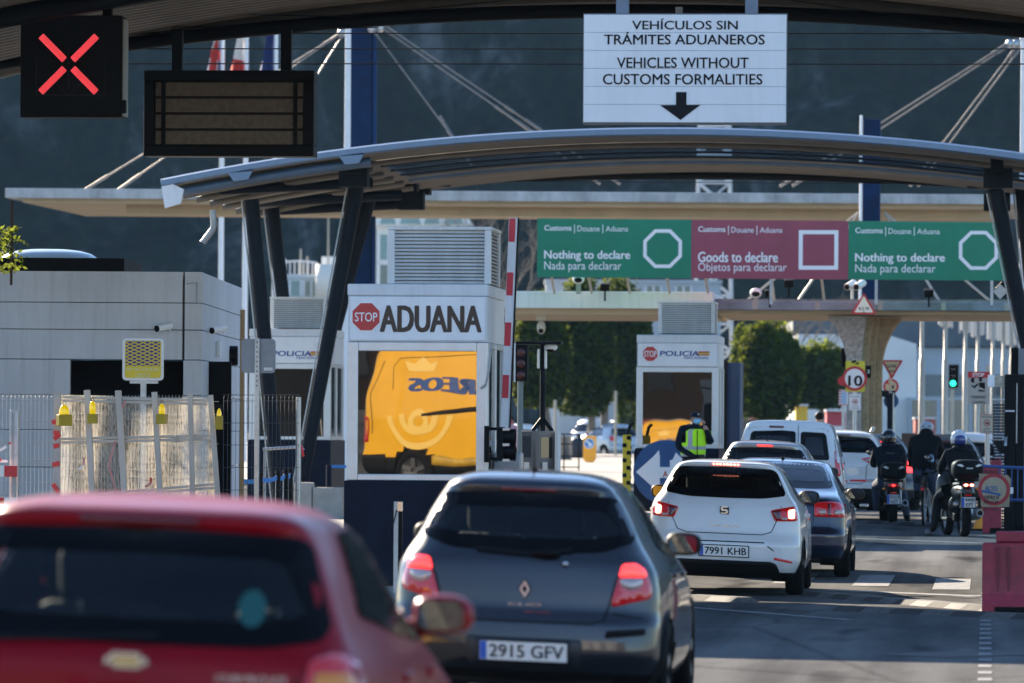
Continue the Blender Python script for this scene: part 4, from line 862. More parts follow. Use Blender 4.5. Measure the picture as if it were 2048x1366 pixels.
f=Fr(104,2004); t=T('flood_light','tilted flood light catching sun on the leaning column over the gate','flood light',Vector((f.X,104,f.z(580,2004)+f.z0))); MB().box((0,0,0),(.26,.12,.22),0,Matrix.Rotation(.8,3,'Y')).build('flood_head',BLACK,t,.01); MB().box((-.05,-.08,-.03),(.2,.02,.2),0,Matrix.Rotation(.8,3,'Y')).build('flood_glass',STEEL,t)
# keep-left orange bollard sign
f=Fr(205,1178.5); t=T('arrow_bollard','orange pointed bollard with a round blue arrow sign on the far pavement','bollard',f.loc)
MB().ext([f.xz(x,y) for x,y in ((1166,872),(1192,872),(1192,917),(1179,935),(1166,917))],0,.12).build('bollard_body',mat('bollard_orange',(.9,.36,.012),.4,var=.05,em=(1,.4,.02),es=.08),t,.015)  # faint emission added to brighten the orange body, which is no lamp
c=f.xz(1178.5,887); MB().disc(c,10/f.p,-.02,28,0,.015).build('blue_disc',mat('sky_blue',(.02,.2,.5),.4,var=0),t); MB().ring(c,9/f.p,10.5/f.p,-.024,28).build('disc_rim',TXTWHT,t)
MB().ext([f.xz(x,y) for x,y in ((1172,882),(1174,880),(1181,887),(1184,884),(1184,893),(1175,893),(1178,890))],-.026,-.0205).build('white_arrow',TXTWHT,t)
MB().bx(-.1,.1,-.05,.15,0,f.z(930)).build('bollard_foot',BLACK,t)
# metal post in front of the customs booth
f=Fr(54.5,797); t=T('bollard_post','slim steel post with reflector box in front of the dark booth base','post',f.loc); h=f.z(1003,797)
MB().bx(f.x(789),f.x(798),-.02,.03,0,h).build('post_shaft',STEEL,t,.004); MB().bx(f.x(798.3),f.x(806),-.02,.03,0,h-.02).build('post_rear',BLACK,t); MB().bx(f.x(796),f.x(807),-.04,.02,h-.1,h).build('reflector',mat('reflector',(.5,.5,.5),.2,.8,var=.4,sc=60),t,.006)
MB().tube([(f.x(795),-.03,h-.08),(f.x(790),-.06,h-.2),(f.x(781),-.05,h-.33)],.006,5).build('post_cable',BLACK,t)
# ================= RIGHT SIDE SIGNS =================
CREAM=mat('sign_cream',(.55,.5,.4),.5,var=.05); SRED=mat('sign_red',(.5,.02,.03),.4,var=.04)
def tri(c,r,up=True): a0=PI/2 if up else -PI/2; return [(c[0]+r*cos(a0+i*2*PI/3),c[1]+r*sin(a0+i*2*PI/3)) for i in range(3)]
def post(t,f,px,top,w_=.04,mt=None,y=.03): MB().tube([(f.x(px),y,0),(f.x(px),y,f.z(top,px))],w_,10).build('sign_post',mt or STEEL,t)
# height limit triangle hung from roof edge
f=Fr(118.7,1726); c=f.xz(1726,613.7); t=T('height_limit_sign','white warning triangle with red rim on the grey-blue roof edge','sign',Vector((f.X,118.7,f.z0+c[1])))
MB().ext(rpoly(tri((0,0),.31),.03),0,.02).build('red_rim',SRED,t); MB().ext(rpoly(tri((0,0),.235),.02),-.005,-.0005).build('white_field',WHITE,t)
txt('4.2 M',-.11,.11,-.075,.0,TXTBLK,t,-.008,bold=.03,slant=-.15); MB().ext([(-.03,.06-.16),(0,.02-.14),(.03,.06-.16)],-.009,-.0055).build('arrow_mark',TXTBLK,t)
# speed limit with camera plate
f=Fr(112,1709); t=T('speed_limit_sign','round speed limit ten sign under a yellow camera plate','sign',f.loc)
post(t,f,1709,718,.04); MB().bx(f.x(1690.5),f.x(1729),-.012,.006,f.z(779),f.z(717.5)).build('camera_plate',mat('lime_yellow',(.62,.55,.03),.4,var=.04),t)
m=MB(); m.ext([f.xz(x,y) for x,y in ((1703,722),(1712,719),(1713,724),(1704,727))],-.016,-.0125); m.ext([f.xz(x,y) for x,y in ((1709,727),(1718,724),(1718,728),(1712,729))],-.016,-.0125); m.build('camera_pictogram',TXTBLK,t)
c=f.xz(1709.3,757); MB().disc(c,24.5/f.p,-.036,36,0,.022).build('red_ring',SRED,t); MB().disc(c,19.3/f.p,-.04,36,0,.0035).build('white_field',WHITE,t)
txt('10',f.x(1696.5),f.x(1723.5),f.z(767.5),f.z(747),TXTBLK,t,-.044,bold=.045)
def idling(t,f,x0,x1,y0,y1,mt,nm='no_idling_plate'):
    p=MB().ext([(f.x(x0),f.z(y1)),(f.x(x1),f.z(y1)),(f.x(x1),f.z(y0)),(f.x(x0),f.z(y0))],-.03,-.015).build(nm,SRED if mt is CREAM else WHITE,t); w_=x1-x0; h=y1-y0
    MB().ext([(f.x(x0+1),f.z(y1-1)),(f.x(x1-1),f.z(y1-1)),(f.x(x1-1),f.z(y0+1)),(f.x(x0+1),f.z(y0+1))],-.034,-.0305).build('plate_face',mt,p)
    txt('NO IDLING',f.x(x0+w_*.12),f.x(x1-w_*.12),f.z(y0+h*.2),f.z(y0+h*.08),TXTBLK,p,-.036)
    c=(f.x((x0+x1)/2),f.z(y0+h*.46)); r=w_*.25/f.p; MB().ring(c,r*.78,r,-.037,24).build('ban_ring',SRED,p)
    m=MB(); m.bx(c[0]-r*.5,c[0]+r*.5,-.036,-.035,c[1]-r*.35,c[1]+.0); m.bx(c[0]-r*.1,c[0]+r*.45,-.036,-.035,c[1]+.001,c[1]+r*.3); m.build('engine_pictogram',TXTBLK,p)
    MB().bar((c[0]-r*.6,-.038,c[1]+r*.6),(c[0]+r*.6,-.038,c[1]-r*.6),r*.16,.002,0,(0,1,0)).build('ban_bar',SRED,p)
    txt('TURN OFF',f.x(x0+w_*.22),f.x(x1-w_*.22),f.z(y0+h*.8),f.z(y0+h*.72),TXTBLK,p,-.036); txt('YOUR ENGINE',f.x(x0+w_*.14),f.x(x1-w_*.14),f.z(y0+h*.93),f.z(y0+h*.85),TXTBLK,p,-.036)
idling(t,f,1698,1721,784,816,WHITE)
# striped small board
f=Fr(114,1686); t=T('striped_board','pale blue board with red and white striped rim next to the speed sign','sign',f.loc); post(t,f,1686,800,.03)
x0,x1,z0,z1=f.x(1677),f.x(1695.5),f.z(807),f.z(775); MB().bx(x0,x1,-.02,.0,z0,z1).build('board',WHITE,t)
MB().bx(x0+.05,x1-.03,-.024,-.0205,z0+.04,z1-.05).build('board_face',mat('pale_blue',(.35,.5,.7),.4,var=.05),t)
m=MB(); n=6
for i in range(n): 
    m.ext([(x0,z0+(z1-z0)*i/n),(x0+.045,z0+(z1-z0)*(i+.35)/n),(x0+.045,z0+(z1-z0)*(i+.8)/n),(x0,z0+(z1-z0)*(i+.45)/n)],-.0245,-.0205)
    m.ext([(x0+(x1-x0)*i/n,z1-.045),(x0+(x1-x0)*(i+.45)/n,z1-.045),(x0+(x1-x0)*(i+.8)/n,z1-.005),(x0+(x1-x0)*(i+.35)/n,z1-.005)],-.0247,-.0207)
    m.ext([(x0+(x1-x0)*i/n,z0+.002),(x0+(x1-x0)*(i+.45)/n,z0+.002),(x0+(x1-x0)*(i+.8)/n,z0+.035),(x0+(x1-x0)*(i+.35)/n,z0+.035)],-.0249,-.0209)
m.build('rim_stripes',SRED,t)
c=f.xz(1684,762); MB().disc(c,9/f.p,.0,24,0,.01).build('round_plate',SRED,t)
# give way group
f=Fr(123,1784); t=T('give_way_sign','inverted give way triangle beside the flared column','sign',f.loc); post(t,f,1780,722,.035,mat('pale_rod',(.5,.42,.33),.5,.3))
c=f.xz(1784,733); MB().ext(rpoly(tri(c,.30*.95,False),.03),-.02,0).build('red_rim',SRED,t); MB().ext(rpoly(tri((c[0],c[1]+.005),.215*.95,False),.02),-.025,-.0205).build('cream_field',CREAM,t)
txt('GIVE',f.x(1770),f.x(1792),f.z(731),f.z(724.5),TXTBLK,t,-.028,bold=.04); txt('WAY',f.x(1773),f.x(1789),f.z(740.5),f.z(735),TXTBLK,t,-.028,bold=.03)
f=Fr(124,1783); t=T('no_overtaking_sign','round red rimmed sign partly below the give way triangle','sign',f.loc); c=f.xz(1782,773); post(t,f,1787,770,.035)
MB().disc(c,15.5/f.p,-.02,28,0,.018).build('red_ring',SRED,t); MB().disc(c,11.5/f.p,-.024,28,0,.0035).build('cream_field',CREAM,t); m=MB(); m.bar((c[0]-.09,-.027,c[1]+.09),(c[0]+.02,-.027,c[1]),.035,.003,0,(0,1,0)); m.build('red_stroke',SRED,t); MB().bx(c[0]-.02,c[0]+.06,-.027,-.025,c[1]-.05,c[1]+.03).build('dark_stroke',TXTBLK,t)
f=Fr(121,1779); t=T('blue_post','dark blue square post with crossbar and round blue sign behind it','post',f.loc)
MB().bx(f.x(1774),f.x(1787),0,.15,0,f.z(778)).build('post_shaft',NAVY,t,.01); MB().bx(f.x(1751),f.x(1790),-.03,-.002,f.z(789),f.z(776)).build('crossbar',NAVY,t,.008); MB().disc(f.xz(1782,802),15/f.p,.17,28,0,.02).build('blue_disc',BLUESIGN,t); MB().sph((f.x(1779.5),-.05,f.z(779.5)),.045,10,8).build('round_lamp',STEEL,t); MB().tube([(f.x(1786),-.04,0),(f.x(1786),-.04,f.z(780))],.02,8).build('bright_tube',STEEL,t)
f=Fr(122.5,1690); o=MB().bx(-.07,.07,0,.1,0,.42).build('black_box',BLACK,None,.01); o.location=W(1689,734,121.6); tag(o,'black equipment box fixed to the grey speckled edge of the flared column','box')
f=Fr(118,1736); t=T('number_plate_box','small black plate beside the yellow camera plate','plate',W(1736.5,756,120.0)); MB().bx(-.06,.06,-.03,.0,0,.27).build('plate',BLACK,t); txt('3',-.03,.03,.1,.18,TXTWHT,t,-.034)
# green traffic light
f=Fr(140,1906.5); t=T('traffic_signal','grey framed traffic light showing green on a thin pole','traffic light',f.loc)
MB().bx(f.x(1895.5),f.x(1918),.0,.03,f.z(772.5),f.z(721)).build('backboard',mat('pale_grey',(.3,.32,.34),.5,var=.1),t,.006); MB().bx(f.x(1897.5),f.x(1916),-.12,-.002,f.z(769),f.z(724)).build('housing',BLACK,t,.01); post(t,f,1904,771,.05,mat('pale_rod',(.5,.42,.33),.5,.3),.06)
for py,k in ((733,0),(746,0),(761,1)): MB().sph((f.x(1906 if not k else 1905.5),-.12,f.z(py)),(.075,.03,.075) if k else (.06,.03,.06),16,8).build('signal_lens',mat('green_lit',(.0,.3,.2),.3,var=0,em=(.02,1,.5),es=2.2) if k else mat('dull_lens',(.035,.022,.016),.15,var=0,coat=.5),t)
for py in (728,741): MB().bx(f.x(1899),f.x(1913),-.24,-.121,f.z(py+1),f.z(py)).build('lens_hood',BLACK,t)
# passport control
f=Fr(99,1957); t=T('passport_control_sign','grey STOP passport control sign with officer pictogram on tall post','sign',f.loc)
x0,x1=f.x(1934.5),f.x(1979); MB().bx(x0,x1,-.02,0,f.z(802.5),f.z(737)).build('sign_plate',mat('warm_grey_sign',(.42,.4,.37),.5,var=.05),t,.004); MB().bx(x0+.003,x1-.003,-.025,-.0205,f.z(749.5),f.z(737.5)).build('red_band',SRED,t)
txt('STOP',f.x(1944.5),f.x(1967.5),f.z(747.5),f.z(740),TXTWHT,t,-.028,bold=.04); txt('PASSPORT',f.x(1943),f.x(1972),f.z(791),f.z(785.5),TXTBLK,t,-.024,bold=.02); txt('CONTROL',f.x(1944),f.x(1971),f.z(801),f.z(796),TXTBLK,t,-.024,bold=.02)
m=MB(); P=lambda *a:[f.xz(x,y) for x,y in a]
m.ext(P((1942,756),(1949,756),(1948,766),(1942,764)),-.026,-.021); m.ext(P((1957,754),(1966,754),(1966,757),(1957,757)),-.026,-.021); m.disc(f.xz(1961,760),3.2/f.p,-.0255,14,0,.004); m.ext(P((1943,769),(1948,773),(1953,768),(1957,766),(1956,770),(1949,777),(1943,772)),-.0262,-.021); m.ext(P((1958,765),(1970,765),(1970,779),(1958,773)),-.026,-.021); m.ext(P((1957,779),(1970,781),(1970,783),(1957,783)),-.0262,-.021); m.build('officer_pictogram',TXTBLK,t)
post(t,f,1975,730,.045,mat('worn_white_post',(.5,.48,.45),.5,.2,var=.2))
f=Fr(96.5,1973); t=T('no_idling_sign','white no idling notice with red rim low on the sign post','sign',f.loc); post(t,f,1973,850,.02); idling(t,f,1960.5,1987,822,861,CREAM,'notice_plate')
# stop police control disc on the barrier
f=Fr(86.5,1990); t=T('police_stop_board','round red-rimmed police control board leaning on the blue barrier','sign',f.loc,-RH)
m=MB(); P=lambda *a:[f.xz(x,y) for x,y in a]
MB().ext(P((1958,947),(2015,950),(2022,958),(2018,1014),(1962,1014)),.01,.03).build('board',mat('tan_board',(.3,.23,.15),.7,var=.2),t)
c=f.xz(1988,979); n=32; ra,rb=32/f.p,25/f.p
MB().ring(c,rb,ra,-.002,32,0,.01).build('red_rim',mat('faded_red',(.35,.02,.03),.5,var=.15),t); MB().disc(c,rb*.99,.0,32,0,.008).build('disc_face',mat('tan_face',(.36,.29,.2),.6,var=.15),t)
txt('ALTO',f.x(1971),f.x(1995),f.z(976),f.z(966),mat('alto_blue',(.02,.09,.25),.5,var=0),t,-.004,bold=.05); txt('CONTROL DE',f.x(1969),f.x(1999),f.z(992),f.z(985),TXTBLK,t,-.004,bold=.03); txt('POLICIA',f.x(1970),f.x(1998),f.z(1001),f.z(994),TXTBLK,t,-.004,bold=.03)
MB().bar((f.x(1964),-.005,f.z(976)),(f.x(2002),-.005,f.z(983)),.035,.003,0,(0,1,0)).build('blue_stroke',mat('alto_blue',(.02,.09,.25),.5,var=0),t)
# blue crowd barrier
f=Fr(87,2030); t=T('crowd_barrier','blue tubular crowd barrier in front of the black gate','barrier',f.loc); CB=mat('blue_tube',(.01,.06,.22),.4,var=.1)
zt,zb=f.z(935,2020),f.z(1000,2020); MB().tube([(f.x(1966),0,zt+.02),(f.x(2110),0,zt-.03)],.024,8).build('top_rail',CB,t); MB().tube([(f.x(1985),0,zb),(f.x(2110),0,zb)],.02,8).build('bottom_rail',CB,t)
for i in range(9): MB().tube([(f.x(2000+i*12),0,zb),(f.x(2000+i*12),0,zt)],.011,6).build('bar',CB,t)
MB().tube([(f.x(2012),-.2,0.02),(f.x(2012),.2,.02)],.02,8).build('foot',CB,t)
for px in (2006,2022): MB().bx(f.x(px)-.04,f.x(px)+.04,-.06,-.025,zb+.1,zb+.2).build('clamp',WHITE,t)
# red plastic water barriers
RP=mat('red_plastic_barrier',(.3,.02,.04),.5,var=.3,sc=7,dirt=.2)
def waterbar(px0,px1,top,d,label,scale=1):
    f=Fr(d,px0); t=T('water_barrier',label,'barrier',f.loc,-RH); h=f.z(top,px0); L=(px1-px0)/f.p
    prof=[(-.26,.0),(-.26,.1),(-.2,h*.3),(-.17,h*.55),(-.15,h),(.15,h),(.17,h*.55),(.2,h*.3),(.26,.1),(.26,0)]
    n=len(prof); m=MB(); xs=[0,L]; vs=[(x,y,z) for x in xs for y,z in prof]
    m.add(vs,[tuple(range(n-1,-1,-1)),tuple(range(n,2*n))]+[(i,(i+1)%n,(i+1)%n+n,i+n) for i in range(n)])
    m.build('barrier_body',RP,t,.02,fix=True)
    MB().bx(.13*scale,L,-.09,.09,h+.001,h+.11).build('top_rib',RP,t,.02)
    for k in (.12,.2,.35,.5,.65,.8): MB().bx(L*k-.012,L*k+.012,-.195,-.16,h*.3,h*.95).build('panel_groove',mat('dark_red',(.16,.012,.025),.5),t)
    MB().bx(.12,.5,-.27,-.255,.0,.09).build('fork_pocket',BLACK,t)
    return t
waterbar(1966,2230,1085,53.2,'big red plastic water-filled barrier standing on the speed humps')
t=waterbar(1966,2004,934,90,'red plastic block behind the police control board'); t.scale=(1,.6,1)
# cone
f=Fr(92,1964); t=T('traffic_cone','small orange cone half hidden behind the big scooter','cone',f.loc); MB().lathe([(.15,.03),(.03,.36),(0,.36)],16).build('cone_body',ORNG,t); MB().bx(-.18,.18,-.18,.18,0,.03).build('cone_base',BLACK,t)
# gate at right
f=Fr(92,2015); t=T('black_gate','tall black barred gate with a dark post and cream head','gate',f.loc,-RH)
BM=mat('black_mesh_panel',(.035,.03,.022),.6,.2,var=.4,sc=25)
x0,x1=f.x(1986),f.x(2009); z1=f.z(768)
m=MB()
for i in range(9): m.bx(lerp(x0,x1,i/8)-.006,lerp(x0,x1,i/8)+.006,0,.02,.1,z1)
m.build('mesh_bars',BLACK,t)
m=MB(); 
for i in range(40): m.bx(x0,x1,.021,.03,.12+i*.05,.145+i*.05)
m.build('mesh_back',BM,t)
m=MB().bx(x0-.05,x1,-.02,.05,z1,z1+.19); m.build('gate_head',mat('worn_cream',(.4,.36,.28),.5,var=.5,sc=12),t,.01); MB().bx(x0-.09,x0+.02,-.06,-.021,z1+.0,z1+.2).build('white_plate',WHITE,t,.01)
MB().bx(x0-.01,x1+.01,-.03,.0-.002,f.z(794),f.z(791)).build('gate_strap',STEEL,t)
MB().bx(f.x(2009),f.x(2030),-.05,.4,0,f.z(742)).build('gate_post',BLACK,t,.01); MB().bx(f.x(2021),f.x(2036),.42,.7,0,f.z(688)).build('gate_post',BLACK,t,.01); MB().bx(f.x(2030.5),f.x(2048),.0,.3,0,f.z(742)).build('gate_leaf',BLACK,t,.01)
MB().bx(f.x(2010),f.x(2029),-.06,-.051,f.z(817),f.z(814)).build('gate_band',WHITE2,t); MB().tube([(f.x(2033),-.02,f.z(880)),(f.x(2033),-.02,f.z(760))],.012,6).build('bright_edge',STEEL,t); MB().tube([(f.x(2006),-.1,f.z(872)),(f.x(2012),-.1,f.z(868)),(f.x(2011),-.12,f.z(885))],.025,8).build('gate_handle',STEEL,t)
MB().bx(f.x(2036),f.x(2080),.2,.4,0,f.z(690)).build('gate_wall',mat('grey_wall',(.2,.2,.21),.7),t)
# white tall pole at right edge
f=Fr(112,2041); t=T('white_pole','tall plain white pole rising from behind the black gate','pole',f.loc); MB().tube([(0,0,0),(0,0,9.5)],[.055,.045],12).build('pole_shaft',WHITE,t); MB().sph((0,0,9.55),.07,10,8).build('pole_cap',WHITE,t)
# flag poles with flags
def flag(px,top,label,fl,d=200,bottom=None):
    f=Fr(d,px); t=T('flag_pole',label,'flag pole',f.loc); zt=f.z(top,px); MB().tube([(0,0,0),(0,0,zt)],[.11,.075],12).build('pole_shaft',WHITE,t); MB().sph((0,0,zt+.1),.12,10,8).build('pole_finial',WHITE,t)
    if fl:
        nu,nv=10,24; cols=fl; m=MB()
        for j in range(nv+1):
            v=j/nv
            for i in range(nu+1):
                u=i/nu; wd=(.12+.55*v**.8); x=-.05-u*wd-.05*sin(u*9+v*3); y=.16*sin(u*11+v*4)*(.4+v); m.v.append((x,y,zt-.35-v*2.1+.25*u*v))
        for j in range(nv):
            for i in range(nu):
                a=j*(nu+1)+i; m.f.append((a,a+1,a+nu+2,a+nu+1)); m.m.append(fl[2](i/nu,j/nv)); m.s.append(True)
        o=m.build('flag',fl[:2]+fl[3:],t)
        o.modifiers.new('t','SOLIDIFY').thickness=.01
FR=mat('flag_cloth_red',(.5,.04,.03),.8,var=.1); FW=mat('flag_cloth_white',(.75,.7,.66),.8,var=.1); FB=mat('flag_cloth_blue',(.015,.03,.14),.8,var=.1)
flag(440,40,'white flag pole flying a furled red white and blue flag',[FR,FW,lambda u,v:(0 if abs(u-.5)<.12 or abs(v-.45)<.08 else (1 if abs(u-.5)<.22 or abs(u-v)<.1 else 2)),FB])
flag(488,36,'white flag pole flying a white flag with red lower half',[FR,FW,lambda u,v:0 if v>.55 else 1])
flag(547,34,'white flag pole flying a furled dark blue flag',[FB,FW,lambda u,v:0])
flag(691,18,'bare white flag pole in front of the tall blue mast',None,149)
# ================= CARS =================
def pch(pts):
    """monotone cubic through (x, y) points"""
    X=[p[0] for p in pts]; Y=[p[1] for p in pts]; n=len(X); h=[X[i+1]-X[i] for i in range(n-1)]; dl=[(Y[i+1]-Y[i])/h[i] for i in range(n-1)]
    m=[dl[0]]+[0 if dl[i-1]*dl[i]<=0 else 2*dl[i-1]*dl[i]/(dl[i-1]+dl[i]) for i in range(1,n-1)]+[dl[-1]]
    def f(x):
        if x<=X[0]: return Y[0]
        if x>=X[-1]: return Y[-1]
        i=0
        while x>X[i+1]: i+=1
        t=(x-X[i])/h[i]; a=t*t*(3-2*t)
        return Y[i]*(1-a)+Y[i+1]*a+h[i]*(t*(1-t)**2*m[i]-t*t*(1-t)*m[i+1])
    return f
def inpoly(p,x,y):
    c=False; n=len(p); j=n-1
    for i in range(n):
        if (p[i][1]>y)!=(p[j][1]>y) and x<(p[j][0]-p[i][0])*(y-p[i][1])/(p[j][1]-p[i][1])+p[i][0]: c=not c
        j=i
    return c
def scl(p,k,kz=None):
    kz=k if kz is None else kz; a0=min(q[0] for q in p);a1=max(q[0] for q in p);b0=min(q[1] for q in p);b1=max(q[1] for q in p)
    cx,cz=(a0+a1)/2,(b0+b1)/2; return [(cx+(x-cx)*k,cz+(z-cz)*kz) for x,z in p]
def inset(p,d):
    a0=min(q[0] for q in p);a1=max(q[0] for q in p);b0=min(q[1] for q in p);b1=max(q[1] for q in p)
    return scl(p,max(.1,(a1-a0-2*d)/(a1-a0)),max(.1,(b1-b0-2*d)/(b1-b0)))
def mir(h): return h+[(-x,z) for x,z in h[::-1] if abs(x)>1e-6]
AX={'rear':((lambda u,v:Vector((u,-4,v))),Vector((0,1,0))),'front':((lambda u,v:Vector((u,12,v))),Vector((0,-1,0))),'right':((lambda u,v:Vector((4,u,v))),Vector((-1,0,0))),'left':((lambda u,v:Vector((-4,u,v))),Vector((1,0,0)))}
def hit(bv,axis,u,v):
    o,d=AX[axis]; r=bv.ray_cast(o(u,v),d)
    if r[0] is None:
        q=o(u,v); k=bv.find_nearest(Vector((q.x*(0 if axis in('right','left') else 1)+ (0.8 if axis=='right' else -.8 if axis=='left' else 0), q.y if axis in('right','left') else (0 if axis=='rear' else 4), v))); return k[0]
    return r[0]
def dens(p,res=.07):
    out=[]; n=len(p)
    for i in range(n):
        a,b=Vector(p[i]),Vector(p[(i+1)%n]); k=max(1,int((b-a).length/res))
        out+=[tuple(a.lerp(b,j/k)) for j in range(k)]
    return out
def patch(bv,poly,axis,off,mtl,parent,name,holes=(),skirt=.012,res=.05):
    bm=bmesh.new(); ed=[]
    for lp in [poly]+list(holes):
        lp=dens(lp,res); vs=[bm.verts.new((u,0,v)) for u,v in lp]
        for i in range(len(vs)): ed.append(bm.edges.new((vs[i],vs[(i+1)%len(vs)])))
    bmesh.ops.triangle_fill(bm,use_beauty=True,use_dissolve=False,edges=ed,normal=(0,-1,0))
    for _ in range(4):
        lg=[e for e in bm.edges if e.calc_length()>res*1.7]
        if not lg: break
        bmesh.ops.subdivide_edges(bm,edges=lg,cuts=1); bmesh.ops.triangulate(bm,faces=bm.faces[:])
    d=AX[axis][1]
    for v in bm.verts: v.co=hit(bv,axis,v.co.x,v.co.z)-d*off
    bm.normal_update()
    s=sum((f.normal.dot(d))*f.calc_area() for f in bm.faces)
    if s>0: bmesh.ops.reverse_faces(bm,faces=bm.faces[:])
    for f in bm.faces: f.smooth=True
    if skirt:
        be=[e for e in bm.edges if e.is_boundary]; r=bmesh.ops.extrude_edge_only(bm,edges=be)
        for v in r['geom']:
            if isinstance(v,bmesh.types.BMVert): v.co+=d*skirt
        for f in r['geom']:
            if isinstance(f,bmesh.types.BMFace): f.smooth=False
    me=bpy.data.meshes.new(name); bm.to_mesh(me); bm.free(); me.materials.append(mtl)
    o=bpy.data.objects.new(name,me); COL.objects.link(o); o.parent=parent; return o
def groove(bv,pts,axis,wd,mtl,parent,name='panel_gap',off=.002,closed=False):
    P=dens(pts,.05) if closed else []
    if not closed:
        for i in range(len(pts)-1):
            a,b=Vector(pts[i]),Vector(pts[i+1]); k=max(1,int((b-a).length/.05)); P+=[tuple(a.lerp(b,j/k)) for j in range(k)]
        P.append(pts[-1])
    m=MB(); n=len(P); d=AX[axis][1]
    for i in range(n):
        a=Vector(P[i-1] if (i or closed) else P[i]); b=Vector(P[(i+1)%n] if (i<n-1 or closed) else P[i]); t=(b-a).normalized(); s=Vector((-t.y,t.x))*wd/2
        for q in (Vector(P[i])+s,Vector(P[i])-s): m.v.append(tuple(hit(bv,axis,q.x,q.y)-d*off))
    for i in range(n if closed else n-1):
        j=(i+1)%n; m.f.append((2*i,2*i+1,2*j+1,2*j)); m.m.append(0); m.s.append(True)
    return m.build(name,mtl,parent)
CGLASS=glass('car_glass',(.9,.95,.95),.025); CGLASS2=glass('car_side_glass',(.75,.82,.82),.16); FRIT=mat('black_glass_edge',(.004,.004,.005),.1,var=0)
GAP=mat('panel_gap_black',(.01,.01,.01),.7,var=0); TRIM=mat('black_trim',(.009,.0095,.01),.55,var=.15,sc=15); INT=mat('dark_upholstery',(.012,.013,.015),.8,var=.2)
LRED=mat('lamp_red',(.42,.008,.012),.08,var=.12,sc=30,coat=1,em=(.8,.01,.01),es=.06); LLIT=mat('lamp_lit',(.6,.02,.02),.1,var=0,coat=1,em=(1,.035,.03),es=1.9); LHOT=mat('lamp_hot',(1,.4,.3),.2,var=0,em=(1,.32,.2),es=4.)
LCLR=mat('lamp_clear',(.5,.42,.42),.08,.3,var=.1,sc=20,coat=1); LDRK=mat('lamp_dark_red',(.12,.006,.008),.1,var=.1,coat=1); CHR=mat('chrome',(.7,.71,.72),.25,1,var=.1); PLATE=mat('plate_white',(.72,.72,.7),.4,var=.04); EUB=mat('plate_blue',(.01,.09,.45),.4,var=0)
MIRG=glass('mirror_glass',refl=.13,dark=(.02,.02,.02))
def paint(key,c,m=.0,dust=.08,coat=.9,spec=.35): return mat(key,c,.32,m,spec=spec,var=dust,sc=2.5,coat=coat,back=(.012,.012,.013))
def plate(t,bv,text,zc,w_=.52,h=.11,two=False,y=None,x=0.,rear='rear'):
    yy=(min(hit(bv,'rear',x+dx,zc+dz).y for dx in (-w_/2,0,w_/2) for dz in (-h/2,h/2))-.012) if y is None else y
    p=MB().bx(x-w_/2-.01,x+w_/2+.01,yy,yy+.02,zc-h/2-.01,zc+h/2+.01).build('number_plate',TRIM,t,.004)
    MB().bx(x-w_/2,x+w_/2,yy-.004,yy-.0005,zc-h/2,zc+h/2).build('plate_face',PLATE,p)
    if two:
        a,b=text.split(' '); MB().bx(x-w_/2+.002,x-w_/2+.045,yy-.006,yy-.0045,zc-h/2+.004,zc+h/2-.004).build('plate_band',EUB,p)
        txt(a,x-w_/2+.055,x+w_/2-.012,zc+.012,zc+h/2-.012,TXTBLK,p,yy-.007,bold=.03); txt(b,x-w_/2+.07,x+w_/2-.03,zc-h/2+.012,zc-.01,TXTBLK,p,yy-.007,bold=.03)
    else:
        MB().bx(x-w_/2+.002,x-w_/2+.042,yy-.006,yy-.0045,zc-h/2+.002,zc+h/2-.002).build('plate_band',EUB,p); txt(text,x-w_/2+.06,x+w_/2-.02,zc-h*.34,zc+h*.34,TXTBLK,p,yy-.007,bold=.025)
    return p
def wheel(t,x,y,r,side,wd=.19,rim=None,nm='wheel'):
    prof=[(r*.64,-wd/2),(r*.9,-wd/2),(r*.98,-wd*.38),(r,-wd*.2),(r,wd*.2),(r*.98,wd*.38),(r*.9,wd/2),(r*.64,wd/2),(r*.6,0)]
    o=MB().lathe(prof,28,axis='x',closed=True).build(nm,RUB,t,fix=True); o.location=(x,y,r)
    m=MB(); s=side
    m.lathe([(r*.66,s*wd*.42),(r*.6,s*wd*.36),(r*.5,s*wd*.2),(.001,s*wd*.25)],24,axis='x')
    for k in range(5):
        a=2*PI*k/5+.3; p=Vector((s*wd*.36,r*.1*cos(a),r*.1*sin(a))); q=Vector((s*wd*.4,r*.6*cos(a),r*.6*sin(a))); m.bar(p,q,r*.2,.02,1,(1,0,0))
    m.build('rim',[mat('rim_dark',(.06,.06,.065),.5,.6),rim or mat('rim_alloy',(.45,.46,.47),.3,.9)],o); return o
